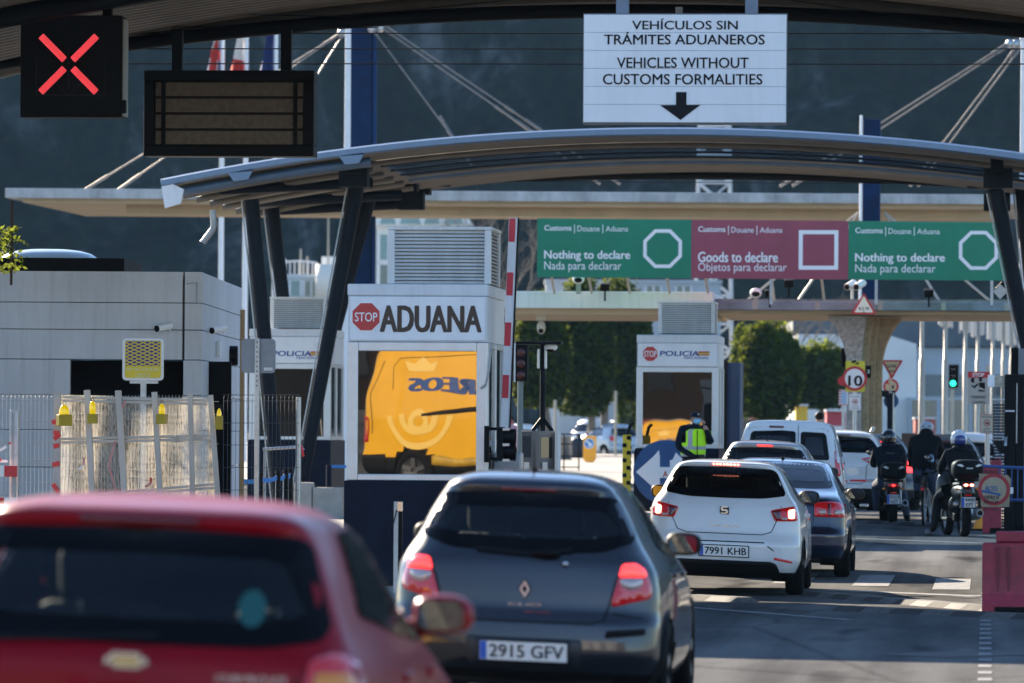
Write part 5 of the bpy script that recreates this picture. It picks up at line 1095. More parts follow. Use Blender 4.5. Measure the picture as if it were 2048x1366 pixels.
def car(name,label,loc,P,group=None,cat='car'):
    t=T(name,label,cat,loc,-RH+P.get('yaw',0),group); pm=P['paint']; L,H=P['L'],P['H']
    yr,yf,wz=pch(P['rear']),pch(P['front']),pch(P['wid']); z0=P.get('z0',.2); bow=P.get('bow',.08); tr=P.get('tr',.94)
    zs=[z0+(H-.14-z0)*i/46 for i in range(47)]+[H-.14*(1-i/12)**2 for i in range(1,13)]
    rcf=pch(P.get('rc',[(0,.2),(.5,.26),(1.,.24),(1.3,.18),(H,.16)]))
    rings=[]; m=MB()
    for z in zs:
        w=wz(z); a,b=yr(z),yf(z); wr=w*tr; rc=min(rcf(z),wr*.8,(b-a)*.3); half=[]
        for i in range(10): x=(wr-rc)*i/9; half.append((x,a+bow*(x/max(wr,.01))**2))
        yb=half[-1][1]; sl=2*bow*(wr-rc)/max(wr*wr,.001)
        for i in range(1,9): q=i/8*PI/2; half.append((wr-rc+rc*sin(q),yb+rc*(1-cos(q))*.9+sl*rc*sin(q)*.4))
        ys=half[-1][1]; fr_=min(.35,(b-a)*.15,w*.7); ye=b-fr_-.15*min(1,w/.5)
        for i in range(1,31):
            s=i/30; e=1-(1-min(1,s/.35))**2; k=wr+(w-wr)*e; k-= w*.06*max(0,(s-.7)/.3)**2; half.append((k,lerp(ys,ye,s)))
        xw=half[-1][0]
        for i in range(1,8): q=i/7*PI/2; half.append((xw-fr_*(1-cos(q)),ye+fr_*sin(q)*.9))
        x1,y1=half[-1]
        for i in range(1,7): half.append((x1*(1-i/6),lerp(y1,b,1-(1-i/6)**2)))
        rings.append([(x,y,z) for x,y in half]+[(-x,y,z) for x,y in half[-2:0:-1]])
    n=len(rings[0]); V=[v for r in rings for v in r]; FS=[]
    for i in range(len(rings)-1):
        for j in range(n): FS.append((i*n+j,i*n+(j+1)%n,i*n+n+(j+1)%n,i*n+n+j))
    FS.append(tuple(range(n-1,-1,-1))); FS.append(tuple((len(rings)-1)*n+j for j in range(n)))
    bv=BVHTree.FromPolygons([Vector(v) for v in V],FS)
    rw=rpoly(mir(P['rw']),.06) if P.get('rw') else None; ws=rpoly(mir(P['ws']),.08) if P.get('ws') else None; sws=[rpoly(p,.05) for p in P.get('sw',[])]
    rws=[rpoly(p,.05) for p in P.get('rws',[])] or ([rw] if rw else [])
    open_=P.get('open',True); ra,fa,r=P['axles'][0],P['axles'][1],P.get('r',.3); bot=P.get('bumper_black')
    F2=[];M2=[]
    hr=[inset(p,.035) for p in rws]; hw=inset(ws,.04) if ws else None; hs=[inset(p,.02) for p in sws]
    for f in FS:
        if len(f)==4:
            c=sum((Vector(V[i]) for i in f),Vector())/4; nn=(Vector(V[f[1]])-Vector(V[f[0]])).cross(Vector(V[f[3]])-Vector(V[f[0]]))
            w=wz(c.z)
            if min((c.y-ra)**2,(c.y-fa)**2)+(c.z-r)**2<(r*1.17)**2 and abs(c.x)>.5: continue
            if open_:
                nn.normalize()
                if c.y<L*.4 and nn.y<-.1 and abs(nn.x)<.75 and any(inpoly(p,c.x,c.z) for p in hr): continue
                if hw and c.y>L*.45 and nn.y>.1 and inpoly(hw,c.x,c.z): continue
                if abs(nn.x)>.5 and any(inpoly(p,c.y,c.z) for p in hs): continue
            F2.append(f); M2.append(1 if (bot and c.z<bot) else 0)
        else: F2.append(f); M2.append(1)
    b=MB(); b.v=V; b.f=[list(f) for f in F2]; b.m=M2; b.s=[True]*len(F2); body=b.build('body',[pm,TRIM],t)
    api=dict(t=t,bv=bv,P=P,pm=pm)
    for i,p in enumerate(rws):
        patch(bv,p,'rear',.007,FRIT,t,'rear_window_frame',holes=[inset(p,.085)] if open_ else [],skirt=0); patch(bv,inset(p,.075),'rear',.003,P.get('glass',CGLASS) if open_ else FRIT,t,'rear_window',skirt=0)
    if ws and open_: patch(bv,ws,'front',.007,FRIT,t,'windscreen_frame',holes=[inset(ws,.09)],skirt=0); patch(bv,inset(ws,.08),'front',.003,CGLASS,t,'windscreen',skirt=0)
    for p in sws:
        for sd in ('right','left'): patch(bv,p,sd,.007,FRIT,t,'side_window_frame',holes=[inset(p,.055)],skirt=0); patch(bv,inset(p,.048),sd,.003,CGLASS2,t,'side_window',skirt=0)
    for poly,mt in P.get('lamps',[]):
        for s in (1,-1): patch(bv,[(x*s,z) for x,z in rpoly(poly,.025)],'rear',.014,mt,t,'tail_lamp',skirt=.03,res=.04)
    for poly,mt in P.get('lamps2',[]):
        for s in (1,-1): patch(bv,[(x*s,z) for x,z in rpoly(poly,.02)],'rear',.019,mt,t,'lamp_insert',skirt=.008,res=.03)
    for poly,mt in P.get('side_lamps',[]): 
        for sd in ('right','left'): patch(bv,rpoly(poly,.02),sd,.01,mt,t,'tail_lamp_side',skirt=.02,res=.05)
    for nm,poly,mt,of in P.get('rearp',[]): patch(bv,poly,'rear',of,mt,t,nm,skirt=of)
    for pts,wd in P.get('gaps',[]): groove(bv,pts,'rear',wd,GAP,t)
    for pts,wd in P.get('sgaps',[]):
        for sd in ('right','left'): groove(bv,pts,sd,wd,GAP,t)
    if P.get('brake'):
        x0,x1,za,zb,mt=P['brake']; patch(bv,rrect(x0,x1,za,zb,.01),'rear',.016,mt,t,'high_brake_lamp',skirt=.02)
    if P.get('plate'): plate(t,bv,P['plate'][0],P['plate'][1],*P['plate'][2:])
    ww=max(q[1] for q in P['wid'])
    for y in (ra,fa):
        for s in (1,-1): wheel(t,s*(ww-.115),y,r,s,rim=P.get('rim'))
        for s in (1,-1):
            mm=MB(); a0=[(r*1.17*cos(q),r*1.17*sin(q)) for q in [(-.35+i*(PI+.7)/16) for i in range(17)]]
            for (cy,cz) in a0: mm.v+=[(s*.5,y+cy,r+cz),(s*(wz(max(.25,r+cz))*.985-.01),y+cy,r+cz)]
            for i in range(16): mm.f.append((2*i,2*i+1,2*i+3,2*i+2)); mm.m.append(0); mm.s.append(True)
            o=mm.build('wheel_arch',TRIM,t); o.modifiers.new('t','SOLIDIFY').thickness=.03
    MB().bx(-.52,.52,.15,L-.2,z0+.02,z0+.14).build('underbody',GAP,t)
    # interior
    if open_:
        sy=P.get('seat_y',1.75); sh=P.get('seat_z',1.28)
        for x in (-.36,.36):
            mm=MB(); mm.box((x,sy+.12,.78),(.46,.14,.6),0,Matrix.Rotation(R(14),3,'X')); o=mm.build('front_seat',INT,t,.05)
            h=MB().box((x,sy-.03,sh-.1),(.27,.1,.2),0,Matrix.Rotation(R(8),3,'X')).build('head_rest',INT,o,.045); MB().tube([(x-.06,sy,sh-.3),(x-.06,sy-.02,sh-.15)],.008,6).build('head_rest_stem',STEEL,o); 
        MB().box((0,P.get('bench_y',.85),.72),(1.2,.16,.5),0,Matrix.Rotation(R(16),3,'X')).build('rear_bench',INT,t,.05)
        for x in P.get('rear_heads',(-.36,.36)): MB().box((x,P.get('bench_y',.85)-.1,1.02),(.25,.1,.14),0).build('head_rest',INT,t,.04)
        MB().box((0,yf(1.0)-.45,.88),(1.25,.5,.22)).build('dashboard',INT,t,.06); MB().box((0.,yf(H-.2)-.05,H-.2),(.2,.03,.06)).build('cabin_mirror',INT,t,.02)
        mm=MB(); c=Vector((-.36,yf(1.0)-.8,.92)); mm.tube([c+Vector((.18*cos(q*PI/10),.08*sin(q*PI/10),.17*sin(q*PI/10))) for q in range(20)],.015,6,closed=True); mm.build('steering_wheel',INT,t)
        MB().bx(-.62,.62,.5,L-1.0,.3,.42).build('cabin_floor',GAP,t)
    # door mirrors
    my,mz=P.get('mirror',(2.55,1.0)); mw=wz(mz)
    for s in (1,-1):
        q=hit(bv,'right' if s>0 else 'left',my+.05,mz-.04); x=s*(abs(q.x)+.155); mm=MB(); mm.sph((x,my,mz+.02),(.115,.085,.075),18,12,e=.75); mm.tube([(s*abs(q.x)-s*.03,my+.05,mz-.06),(x-s*.05,my+.02,mz-.02)],[.045,.035],8)
        o=mm.build('door_mirror',P.get('mirror_mat',TRIM),t); MB().ext(rrect(x-.085,x+.085,mz-.035,mz+.075,.035),my-.092,my-.075).build('mirror_glass',MIRG,o)
    if P.get('antenna'): y,h=P['antenna']; z=H-.02; MB().tube([(0,y,z-.02),(0,y-.02,z+.03)],[.03,.018],10).build('antenna_base',BLACK,t); MB().tube([(0,y-.02,z+.02),(0,y-h*.45,z+h)],[.006,.003],6).build('antenna',BLACK,t)
    if P.get('handles'):
        for (y,z) in P['handles']:
            for s in ('right','left'):
                q=hit(bv,s,y,z); MB().bx(q.x-.012,q.x+.02*(1 if s=='right' else -1),y-.09,y+.09,z-.018,z+.018).build('door_handle',pm if P['handles'] else TRIM,t,.01)
    if P.get('extra'): P['extra'](api)
    k=math.tan(P.get('tilt',R(2.0)))
    def shear(o):
        if o.name.startswith('wheel') and not o.name.startswith('wheel_arch'): return
        if o.type=='MESH' and o.matrix_local.translation.length<1e-6:
            for v in o.data.vertices: v.co.z-=k*v.co.x
        for c in o.children: shear(c)
    for c in list(t.children): shear(c)
    return t
def emblem_at(api,x,z,dy=.012): 
    q=hit(api['bv'],'rear',x,z); return q.y-dy
# ---- windows shared by small hatchbacks
def hatch(paint_,L=4.0,H=1.48,W_=.86,over={}):
    P=dict(paint=paint_,L=L,H=H,rear=[(.2,.2),(.3,.07),(.42,0),(.6,.02),(.66,.07),(.8,.09),(.95,.12),(1.04,.18),(1.2,.27),(1.34,.36),(1.39,.34),(1.42,.36),(H-.02,.55),(H,.95)],
      front=[(.2,L-.25),(.3,L-.06),(.5,L),(.62,L-.04),(.74,L-.2),(.88,L-.75),(.95,L-.98),(1.0,L-1.08),(1.2,L-1.5),(1.35,L-1.86),(1.42,L-2.1),(H-.02,L-2.35),(H,L-2.7)],
      wid=[(.2,W_-.12),(.3,W_-.035),(.45,W_),(.7,W_),(.88,W_-.02),(.98,W_-.07),(1.06,W_-.125),(1.22,W_-.21),(1.36,W_-.3),(1.42,W_-.36),(H-.02,W_-.5),(H,.06)],
      rw=[(0,1.0),(.45,1.02),(.63,1.08),(.64,1.13),(.54,1.32),(.5,1.345),(0,1.36)], ws=[(0,1.02),(.58,1.0),(.63,1.04),(.5,1.34),(0,1.38)],
      sw=[[(1.72,.98),(2.62,.96),(2.0+.0,1.34),(1.74,1.36)],[(.95,1.04),(1.66,.98),(1.68,1.36),(1.15,1.35)]],
      axles=(.66,L-.85),r=.3,seat_y=1.72,handles=[(1.15,.88),(1.95,.87)],mirror=(L-1.42,.98),
      sgaps=[([(1.69,.3),(1.69,.98)],.008),([(2.78,.35),(2.78,.9)],.008)])
    P.update(over); return P
# ---------------- red hatchback, nearest
PR=paint('paint_red',(.25,.001,.008),.1,.05,.12,.15); 
def x_red(a):
    t,bv=a['t'],a['bv']
    y=emblem_at(a,0,.945); gold=mat('gold_emblem',(.75,.6,.3),.25,.8,var=0)
    m=MB().ext([(-.075,.932),(-.045,.932),(-.045,.918),(.05,.918),(.05,.932),(.075,.932),(.068,.958),(.045,.958),(.045,.972),(-.05,.972),(-.05,.958),(-.068,.958)],y-.012,y+.01); o=m.build('emblem',CHR,t,.004)
    MB().ext([(-.06,.938),(-.035,.938),(-.035,.926),(.04,.926),(.04,.938),(.06,.938),(.055,.952),(.035,.952),(.035,.964),(-.04,.964),(-.04,.952),(-.055,.952)],y-.015,y-.0125).build('emblem_fill',gold,o)
    for i in range(1): 
        yy=emblem_at(a,.45,.9,.006); txt('CHEVROLET',.3,.54,.888,.912,CHR,t,yy-.03,'badge_lettering',bold=.03)
    patch(bv,[(.4+.046*cos(q*PI/10),1.13+.062*sin(q*PI/10)) for q in range(20)],'rear',.008,mat('teal_sticker',(.01,.09,.085),.4,var=.2,sc=30),t,'window_sticker',skirt=0)
    groove(bv,[(-.5,1.0),(.1,1.03)],'rear',.02,TRIM,t,'wiper',.02)
P=hatch(PR,3.88,1.49,.84,dict(
  rear=[(.2,.2),(.3,.06),(.42,0),(.6,.0),(.68,.05),(.8,.07),(.95,.09),(1.03,.15),(1.2,.25),(1.37,.37),(1.41,.34),(1.44,.38),(1.47,.6),(1.49,1.0)],
  rw=[(0,1.0),(.45,1.0),(.635,1.03),(.66,1.08),(.57,1.345),(.52,1.37),(0,1.385)],
  wid=[(.2,.72),(.3,.8),(.45,.84),(.75,.84),(.9,.82),(1.0,.775),(1.06,.745),(1.22,.68),(1.38,.6),(1.43,.54),(1.47,.4),(1.49,.06)],
  lamps=[([(.6,.97),(.69,1.0),(.76,.95),(.79,.7),(.66,.68),(.58,.8)],LRED)],lamps2=[([(.62,.93),(.74,.93),(.755,.86),(.62,.86)],mat('amber_lens2',(.8,.25,.01),.1,var=.1,coat=1))],
  gaps=[([(-.64,.99),(-.56,.9),(-.6,.72),(-.55,.66),(.55,.66),(.6,.72),(.56,.9),(.64,.99)],.009)],
  brake=(-.2,.2,1.395,1.42,LDRK),bumper_black=.34,mirror_mat=PR,axles=(.68,3.15),seat_y=1.7,rear_heads=(-.38,.0,.38),mirror=(2.42,1.04),extra=x_red,sw=[[(1.58,.99),(2.6,.97),(2.05,1.37),(1.6,1.39)],[(.64,1.1),(1.52,1.0),(1.54,1.39),(.86,1.38)]],
  plate=('4827 DRH',.52)))
car('red_hatchback','blurred red hatchback with a round teal sticker in its rear window',Vector((-1.28,18.3,0)),P)
# ---------------- dark grey hatchback
PG=paint('paint_slate',(.026,.029,.038),.6)
def x_clio(a):
    t,bv=a['t'],a['bv']; y=emblem_at(a,0,.785,.02)
    m=MB(); A=[(0,.84),(.032,.785),(0,.73),(-.032,.785)]; B=[(0,.812),(.016,.785),(0,.758),(-.016,.785)]
    vs=[(x,y,z) for x,z in A]+[(x,y,z) for x,z in B]+[(x,y+.03,z) for x,z in A]; m.add(vs,[(i,(i+1)%4,(i+1)%4+4,i+4) for i in range(4)]+[(i,i+8,(i+1)%4+8,(i+1)%4) for i in range(4)]); m.build('diamond_emblem',CHR,t,fix=True)
    MB().ext([(0,.85),(.04,.785),(0,.72),(-.04,.785)],y+.012,y+.03).build('emblem_base',BLACK,t)
    txt('CLIO',-.1,.1,.687,.703,CHR,t,emblem_at(a,0,.69,.008),'badge_lettering',bold=.03); txt('RIP CURL',.0,.16,.645,.657,mat('badge_red',(.4,.03,.03),.4,var=0),t,emblem_at(a,0,.65,.008),'badge_lettering')
    txt('dCi',-.44,-.36,.69,.715,CHR,t,emblem_at(a,-.4,.7,.008),'badge_lettering',bold=.03)
    q=emblem_at(a,.24,.94,.02); MB().sph((.24,q,.945),(.022,.03,.016),10,8).build('wiper_nozzle',CHR,t); 
    groove(bv,[(-.3,1.02),(.0,1.0),(.28,1.03)],'rear',.022,TRIM,t,'wiper',.025)
    MB().sph((.12,emblem_at(a,.12,1.01,.03),1.0),(.09,.04,.03),14,8).build('wiper_base',BLACK,t)
P=hatch(PG,3.99,1.49,.853,dict(tr=.935,
  lamps=[([(.577,.962),(.653,.97),(.714,.93),(.75,.82),(.747,.755),(.52,.70),(.515,.735),(.553,.86)],LRED)],
  lamps2=[([(.575,.955),(.655,.962),(.708,.925),(.72,.885),(.555,.88)],LLIT),([(.56,.868),(.7,.874),(.69,.82),(.63,.80),(.575,.82)],LCLR)],
  gaps=[([(-.60,.95),(-.54,.86),(-.5,.7),(-.47,.615),(-.4,.595),(.4,.595),(.47,.615),(.5,.7),(.54,.86),(.60,.95)],.01),([(-.78,.62),(-.52,.66)],.008),([(.52,.66),(.78,.62)],.008)],
  rearp=[('bumper_strip',rpoly([(.48,.515),(.72,.54),(.72,.58),(.49,.56)],.015),TRIM,.014),('bumper_strip',rpoly([(-.48,.515),(-.72,.54),(-.72,.58),(-.49,.56)],.015),TRIM,.014),('plate_recess',rpoly([(-.33,.33),(.33,.33),(.35,.5),(-.35,.5)],.03),mat('paint_slate_dark',(.03,.034,.04),.4,.3),.004)],
  brake=(-.165,.165,1.362,1.388,LDRK),bumper_black=.3,antenna=(.75,.2),mirror=(2.6,1.02),axles=(.67,3.24),extra=x_clio,plate=('2915 GFV',.417)))
car('grey_hatchback','dark grey hatchback with lit brake lamps between the red car and the white hatchback',Vector((.075,32.9,0)),P)
# ---------------- white hatchback
PW=paint('paint_white',(.68,.68,.68),.0,.05)
def x_ibiza(a):
    t,bv=a['t'],a['bv']; y=emblem_at(a,0,.914,.012)
    MB().ext(rrect(-.048,.048,.87,.955,.012),y-.002,y+.02).build('emblem_plate',BLACK,t,.003)
    S=[(-.04,.905),(.012,.905),(.02,.9),(.02,.893),(.012,.888),(-.04,.888),(-.04,.875),(.02,.875),(.04,.888),(.04,.905),(.03,.915),(-.01,.918)]
    o=MB().ext(S,y-.008,y-.003).build('s_emblem',CHR,t); MB().ext([(-x,1.83-z) for x,z in S],y-.0085,y-.0035).build('s_emblem',CHR,t)
    txt('IBIZA',-.14,.16,.74,.757,CHR,t,emblem_at(a,0,.745,.008),'badge_lettering',bold=.03)
    for x in [-.13+i*.037 for i in range(8)]: q=hit(bv,'rear',x,1.4); MB().sph((x,q.y-.02,1.4),(.014,.01,.011),8,6).build('brake_led',LHOT,t)
    groove(bv,[(-.76,.985),(-.62,.96)],'rear',.006,GAP,t)
    MB().box((.22,.55,1.08),(.5,.4,.08)).build('blue_bag',mat('blue_cloth',(.06,.14,.2),.8,var=.4,sc=20),t,.04)
P=hatch(PW,4.05,1.455,.846,dict(tr=.955,
  rear=[(.2,.16),(.3,.05),(.42,0),(.56,.0),(.62,.03),(.68,.07),(.8,.09),(.95,.13),(1.05,.2),(1.2,.31),(1.36,.44),(1.40,.4),(1.425,.46),(1.44,.65),(1.455,1.0)],
  front=[(.2,3.8),(.3,3.99),(.5,4.05),(.62,4.01),(.74,3.85),(.88,3.3),(.95,3.07),(1.0,2.97),(1.2,2.5),(1.34,2.15),(1.40,1.95),(1.435,1.7),(1.455,1.35)],
  wid=[(.2,.72),(.3,.8),(.45,.846),(.75,.846),(.9,.83),(1.0,.795),(1.08,.735),(1.22,.66),(1.36,.57),(1.40,.52),(1.44,.36),(1.455,.06)],
  rw=[(0,1.045),(.4,1.05),(.63,1.085),(.64,1.12),(.545,1.33),(.49,1.365),(0,1.375)],
  lamps=[([(.489,.933),(.76,.99),(.785,.96),(.775,.826),(.537,.82)],LRED)],lamps2=[([(.675,.94),(.745,.955),(.745,.85),(.68,.85)],LHOT),([(.5,.925),(.6,.945),(.6,.835),(.55,.835)],LDRK),([(.605,.86),(.67,.86),(.67,.835),(.605,.835)],LCLR)],
  gaps=[([(-.60,.98),(-.56,.83),(-.5,.7),(-.4,.668),(.4,.668),(.5,.7),(.56,.83),(.60,.98)],.009),([(-.53,.5),(-.42,.585),(.42,.585),(.53,.5)],.012)],
  rearp=[('bumper_reflector',[(.53,.41),(.72,.375),(.73,.40),(.54,.435)],LRED,.008),('bumper_reflector',[(-.53,.41),(-.72,.375),(-.73,.40),(-.54,.435)],LRED,.008),('lower_valance',rpoly([(-.62,.2),(.62,.2),(.56,.36),(.5,.385),(-.5,.385),(-.56,.36)],.03),TRIM,.008)],
  brake=(-.15,.15,1.388,1.412,LLIT),bumper_black=.27,antenna=(1.0,.2),mirror=(2.62,1.04),axles=(.72,3.2),extra=x_ibiza,plate=('7991 KHB',.483)))
car('white_hatchback','white hatchback with square badge and glowing row of brake dots in the queue',Vector((2.26,59.0,0)),P)
# ---------------- dark blue saloon
PB=paint('paint_navy',(.009,.016,.045),.3)
P=hatch(PB,4.44,1.44,.872,dict(tr=.93,
  rear=[(.2,.22),(.3,.08),(.42,0),(.55,.0),(.62,.05),(.8,.08),(.95,.12),(1.0,.2),(1.035,.42),(1.07,.62),(1.2,.95),(1.36,1.4),(1.40,1.55),(1.425,1.75),(1.44,2.0)],
  front=[(.2,4.2),(.3,4.38),(.5,4.44),(.62,4.4),(.74,4.2),(.88,3.6),(.95,3.35),(1.0,3.27),(1.2,2.9),(1.34,2.6),(1.40,2.45),(1.43,2.3),(1.44,2.1)],
  wid=[(.2,.74),(.3,.83),(.45,.87),(.75,.872),(.9,.85),(1.0,.79),(1.06,.755),(1.22,.67),(1.34,.6),(1.39,.55),(1.425,.42),(1.44,.06)],
  rw=[(0,1.09),(.4,1.09),(.61,1.1),(.64,1.13),(.55,1.36),(.5,1.385),(0,1.4)],ws=[(0,1.02),(.58,1.0),(.63,1.04),(.5,1.34),(0,1.37)],
  sw=[[(2.05,.98),(3.0,.96),(2.6,1.3),(2.06,1.35)],[(1.2,1.06),(1.98,.99),(2.0,1.35),(1.65,1.33)]],
  lamps=[([(.44,.93),(.66,.95),(.8,.93),(.83,.76),(.44,.76)],LRED)],lamps2=[([(.6,.925),(.64,.925),(.64,.775),(.6,.775)],LDRK),([(.5,.85),(.58,.85),(.58,.79),(.5,.79)],LCLR),([(.68,.85),(.78,.84),(.79,.80),(.68,.79)],LCLR)],
  gaps=[([(-.6,.98),(-.43,.94),(-.43,.7),(-.4,.66),(.4,.66),(.43,.7),(.43,.94),(.6,.98)],.008),([(-.84,.56),(.84,.56)],.01)],
  brake=None,bumper_black=.28,antenna=(1.75,.12),mirror=(2.95,1.0),axles=(.9,3.41),seat_y=2.1,bench_y=1.45,plate=('3318 BTK',.72)))
car('navy_saloon','dark navy saloon with a sloping boot, half hidden by the white hatchback',Vector((3.18,66.4,g(66.4))),P)
# ---------------- silver hatchback, mostly hidden
PS=paint('paint_silver',(.36,.35,.34),.6)
P=hatch(PS,4.2,1.47,.86,dict(lamps=[([(.55,.95),(.72,1.0),(.77,.95),(.76,.75),(.56,.75)],LRED)],brake=(-.13,.1,1.375,1.4,LLIT),gaps=[([(-.6,.95),(-.5,.6),(.5,.6),(.6,.95)],.009)],antenna=(.8,.07),mirror=(2.75,1.0),axles=(.7,3.3)))
car('silver_hatchback','silver hatchback roof with lit high brake lamp behind the white hatchback',Vector((3.72,81.5,g(81.5)+.08)),P)
# ---------------- white panel van with two rear doors
def x_kan(a):
    t,bv=a['t'],a['bv']
    groove(bv,[(.16,.5),(.16,1.84)],'rear',.012,GAP,t); groove(bv,[(-.8,.55),(-.8,1.2),(-.71,1.8),(.71,1.8),(.8,1.2),(.8,.55)],'rear',.012,GAP,t)
    for s in (1,-1): MB().box((s*.83,.02,1.18),(.05,.06,.1)).build('door_hinge',WHITE,t,.01)
    q=hit(bv,'rear',.1,1.0); MB().box((.09,q.y-.02,1.0),(.1,.03,.04)).build('door_handle',BLACK,t,.008)
P=dict(paint=PW,L=4.21,H=1.82,tr=.975,bow=.03,rear=[(.2,.2),(.3,.05),(.42,0),(.6,.03),(.66,.06),(1.0,.08),(1.2,.1),(1.5,.17),(1.72,.25),(1.78,.3),(1.81,.45),(1.82,.8)],
  front=[(.2,4.),(.3,4.17),(.5,4.21),(.7,4.15),(.85,4.0),(1.0,3.4),(1.05,3.2),(1.3,2.9),(1.55,2.6),(1.68,2.4),(1.76,2.15),(1.80,1.9),(1.82,1.5)],
  wid=[(.2,.8),(.3,.88),(.45,.915),(.8,.915),(1.0,.9),(1.2,.86),(1.5,.79),(1.68,.73),(1.76,.67),(1.80,.5),(1.82,.06)],rc=[(0,.12),(1.2,.12),(1.82,.1)],
  rws=[[(-.68,1.17),(.12,1.17),(.12,1.63),(-.1,1.645),(-.58,1.62),(-.62,1.58)],[(.2,1.17),(.68,1.17),(.62,1.58),(.58,1.62),(.2,1.63)]],ws=[(0,1.08),(.65,1.07),(.58,1.62),(0,1.68)],sw=[[(2.0,1.1),(3.0,1.08),(2.5,1.6),(2.02,1.62)]],
  lamps=[([(.76,1.33),(.82,1.33),(.875,.95),(.84,.9),(.78,.95)],LRED)],lamps2=[([(.77,1.32),(.815,1.32),(.845,1.17),(.775,1.17)],LCLR)],
  brake=(-.32,-.08,1.685,1.715,LDRK),bumper_black=.4,axles=(.75,3.4),r=.32,seat_y=2.3,seat_z=1.35,bench_y=1.4,mirror=(3.0,1.15),tilt=R(1.2),extra=x_kan,antenna=(1.0,.1))
car('white_van','white panel van with two glazed rear doors taller than the cars around it',Vector((4.53,91.0,g(91))),P,cat='van')
# ---------------- white off-roader
def x_kia(a):
    t,bv=a['t'],a['bv']
    for s in (1,-1): MB().tube([(s*.56,.55,1.60),(s*.585,.7,1.67),(s*.585,2.2,1.68),(s*.54,2.4,1.62)],.025,8).build('roof_rail',STEEL,t)
    groove(bv,[(.0,.0+.55),(.0,.56)],'rear',.004,GAP,t)
    txt('AWD',.3,.42,.98,1.0,CHR,t,emblem_at(a,.35,.99,.008),'badge_lettering')
    for s in (1,-1): MB().box((s*.46,.1,.3),(.16,.1,.06)).build('exhaust_tip',CHR,t,.015)
P=hatch(PW,4.44,1.635,.925,dict(tr=.945,z0=.25,
  rear=[(.25,.2),(.35,.06),(.5,0),(.7,.02),(.8,.08),(1.0,.09),(1.15,.14),(1.3,.24),(1.5,.42),(1.54,.36),(1.575,.42),(1.62,.7),(1.635,1.1)],
  front=[(.25,4.2),(.35,4.4),(.6,4.44),(.8,4.36),(.92,4.2),(1.05,3.6),(1.12,3.35),(1.3,3.0),(1.48,2.65),(1.56,2.4),(1.6,2.1),(1.62,1.9),(1.635,1.6)],
  wid=[(.25,.82),(.35,.9),(.5,.925),(.85,.925),(1.02,.9),(1.12,.86),(1.3,.77),(1.48,.68),(1.56,.6),(1.6,.5),(1.62,.4),(1.635,.06)],
  rw=[(0,1.23),(.5,1.23),(.7,1.26),(.69,1.33),(.58,1.47),(.52,1.5),(0,1.52)],ws=[(0,1.15),(.62,1.14),(.6,1.2),(.52,1.5),(0,1.54)],sw=[[(1.95,1.12),(2.95,1.1),(2.5,1.46),(1.97,1.5)],[(1.0,1.2),(1.88,1.13),(1.9,1.5),(1.3,1.48)]],
  lamps=[([(.4,1.13),(.6,1.17),(.8,1.24),(.86,1.22),(.87,1.08),(.78,1.03),(.55,1.05)],LRED)],lamps2=[([(.66,1.16),(.8,1.19),(.82,1.07),(.68,1.06)],LLIT),([(.45,1.12),(.62,1.15),(.6,1.08),(.5,1.08)],LCLR)],
  gaps=[([(.62,1.18),(.5,1.0),(.48,.72),(.4,.68),(-.4,.68),(-.48,.72),(-.5,1.0),(-.62,1.18)],.01)],
  rearp=[('bumper_reflector',[(.2,.72),(.5,.72),(.5,.76),(.2,.75)],LRED,.01),('bumper_reflector',[(.5,.72),(.76,.74),(.76,.79),(.5,.76)],LCLR,.01),('bumper_reflector',[(-.2,.72),(-.76,.74),(-.76,.79),(-.2,.75)],LRED,.01)],
  brake=(-.2,.2,1.53,1.55,LDRK),bumper_black=.6,axles=(.9,3.54),r=.35,seat_y=2.0,seat_z=1.45,bench_y=1.2,mirror=(3.0,1.2),extra=x_kia,tilt=R(1.4),plate=('6042 HRD',.46)))
car('white_offroader','white off-roader with roof rails and a lit lamp ahead of the van',Vector((5.8,98.5,g(98.5))),P)
# ---------------- cars farther along
def far(label,px,d,pcol,name,H=1.5,brake=None,lit=False,yaw=0,W_=.87,cat='car'):
    P=hatch(pcol,4.1,H,W_,dict(lamps=[([(.58,1.0),(.72,1.02),(.78,.96),(.77,.78),(.6,.78)],LLIT if lit else LRED)],brake=brake,gaps=[([(-.6,.95),(-.5,.6),(.5,.6),(.6,.95)],.009)],tilt=R(1),plate=('1204 GZP',.52),yaw=yaw))
    f=Fr(d,px); return car(name,label,f.loc+Vector((0,0,0)),P,cat=cat)
far('dark grey car with one red lamp glowing beside the glossy black helmet',1752,112,paint('paint_graphite',(.06,.06,.062),.5),'graphite_car',1.56,(-.2,.2,1.375,1.4,LLIT),True)
far('bronze car between the cyclist and the rider with the white helmet',1893,116,paint('paint_bronze',(.11,.085,.06),.6),'bronze_car',1.55,(-.2,.2,1.375,1.4,LDRK))
far('white car ahead of the bronze car, behind the white helmet',1938,128,PW,'white_car',1.58)
far('pale car roof far up the queue above the cyclist helmet',1905,146,paint('paint_pale_blue',(.4,.45,.5),.2),'pale_car',1.5)
far('white car half hidden behind the no idling notice post',1992,150,PW,'white_car',1.6)
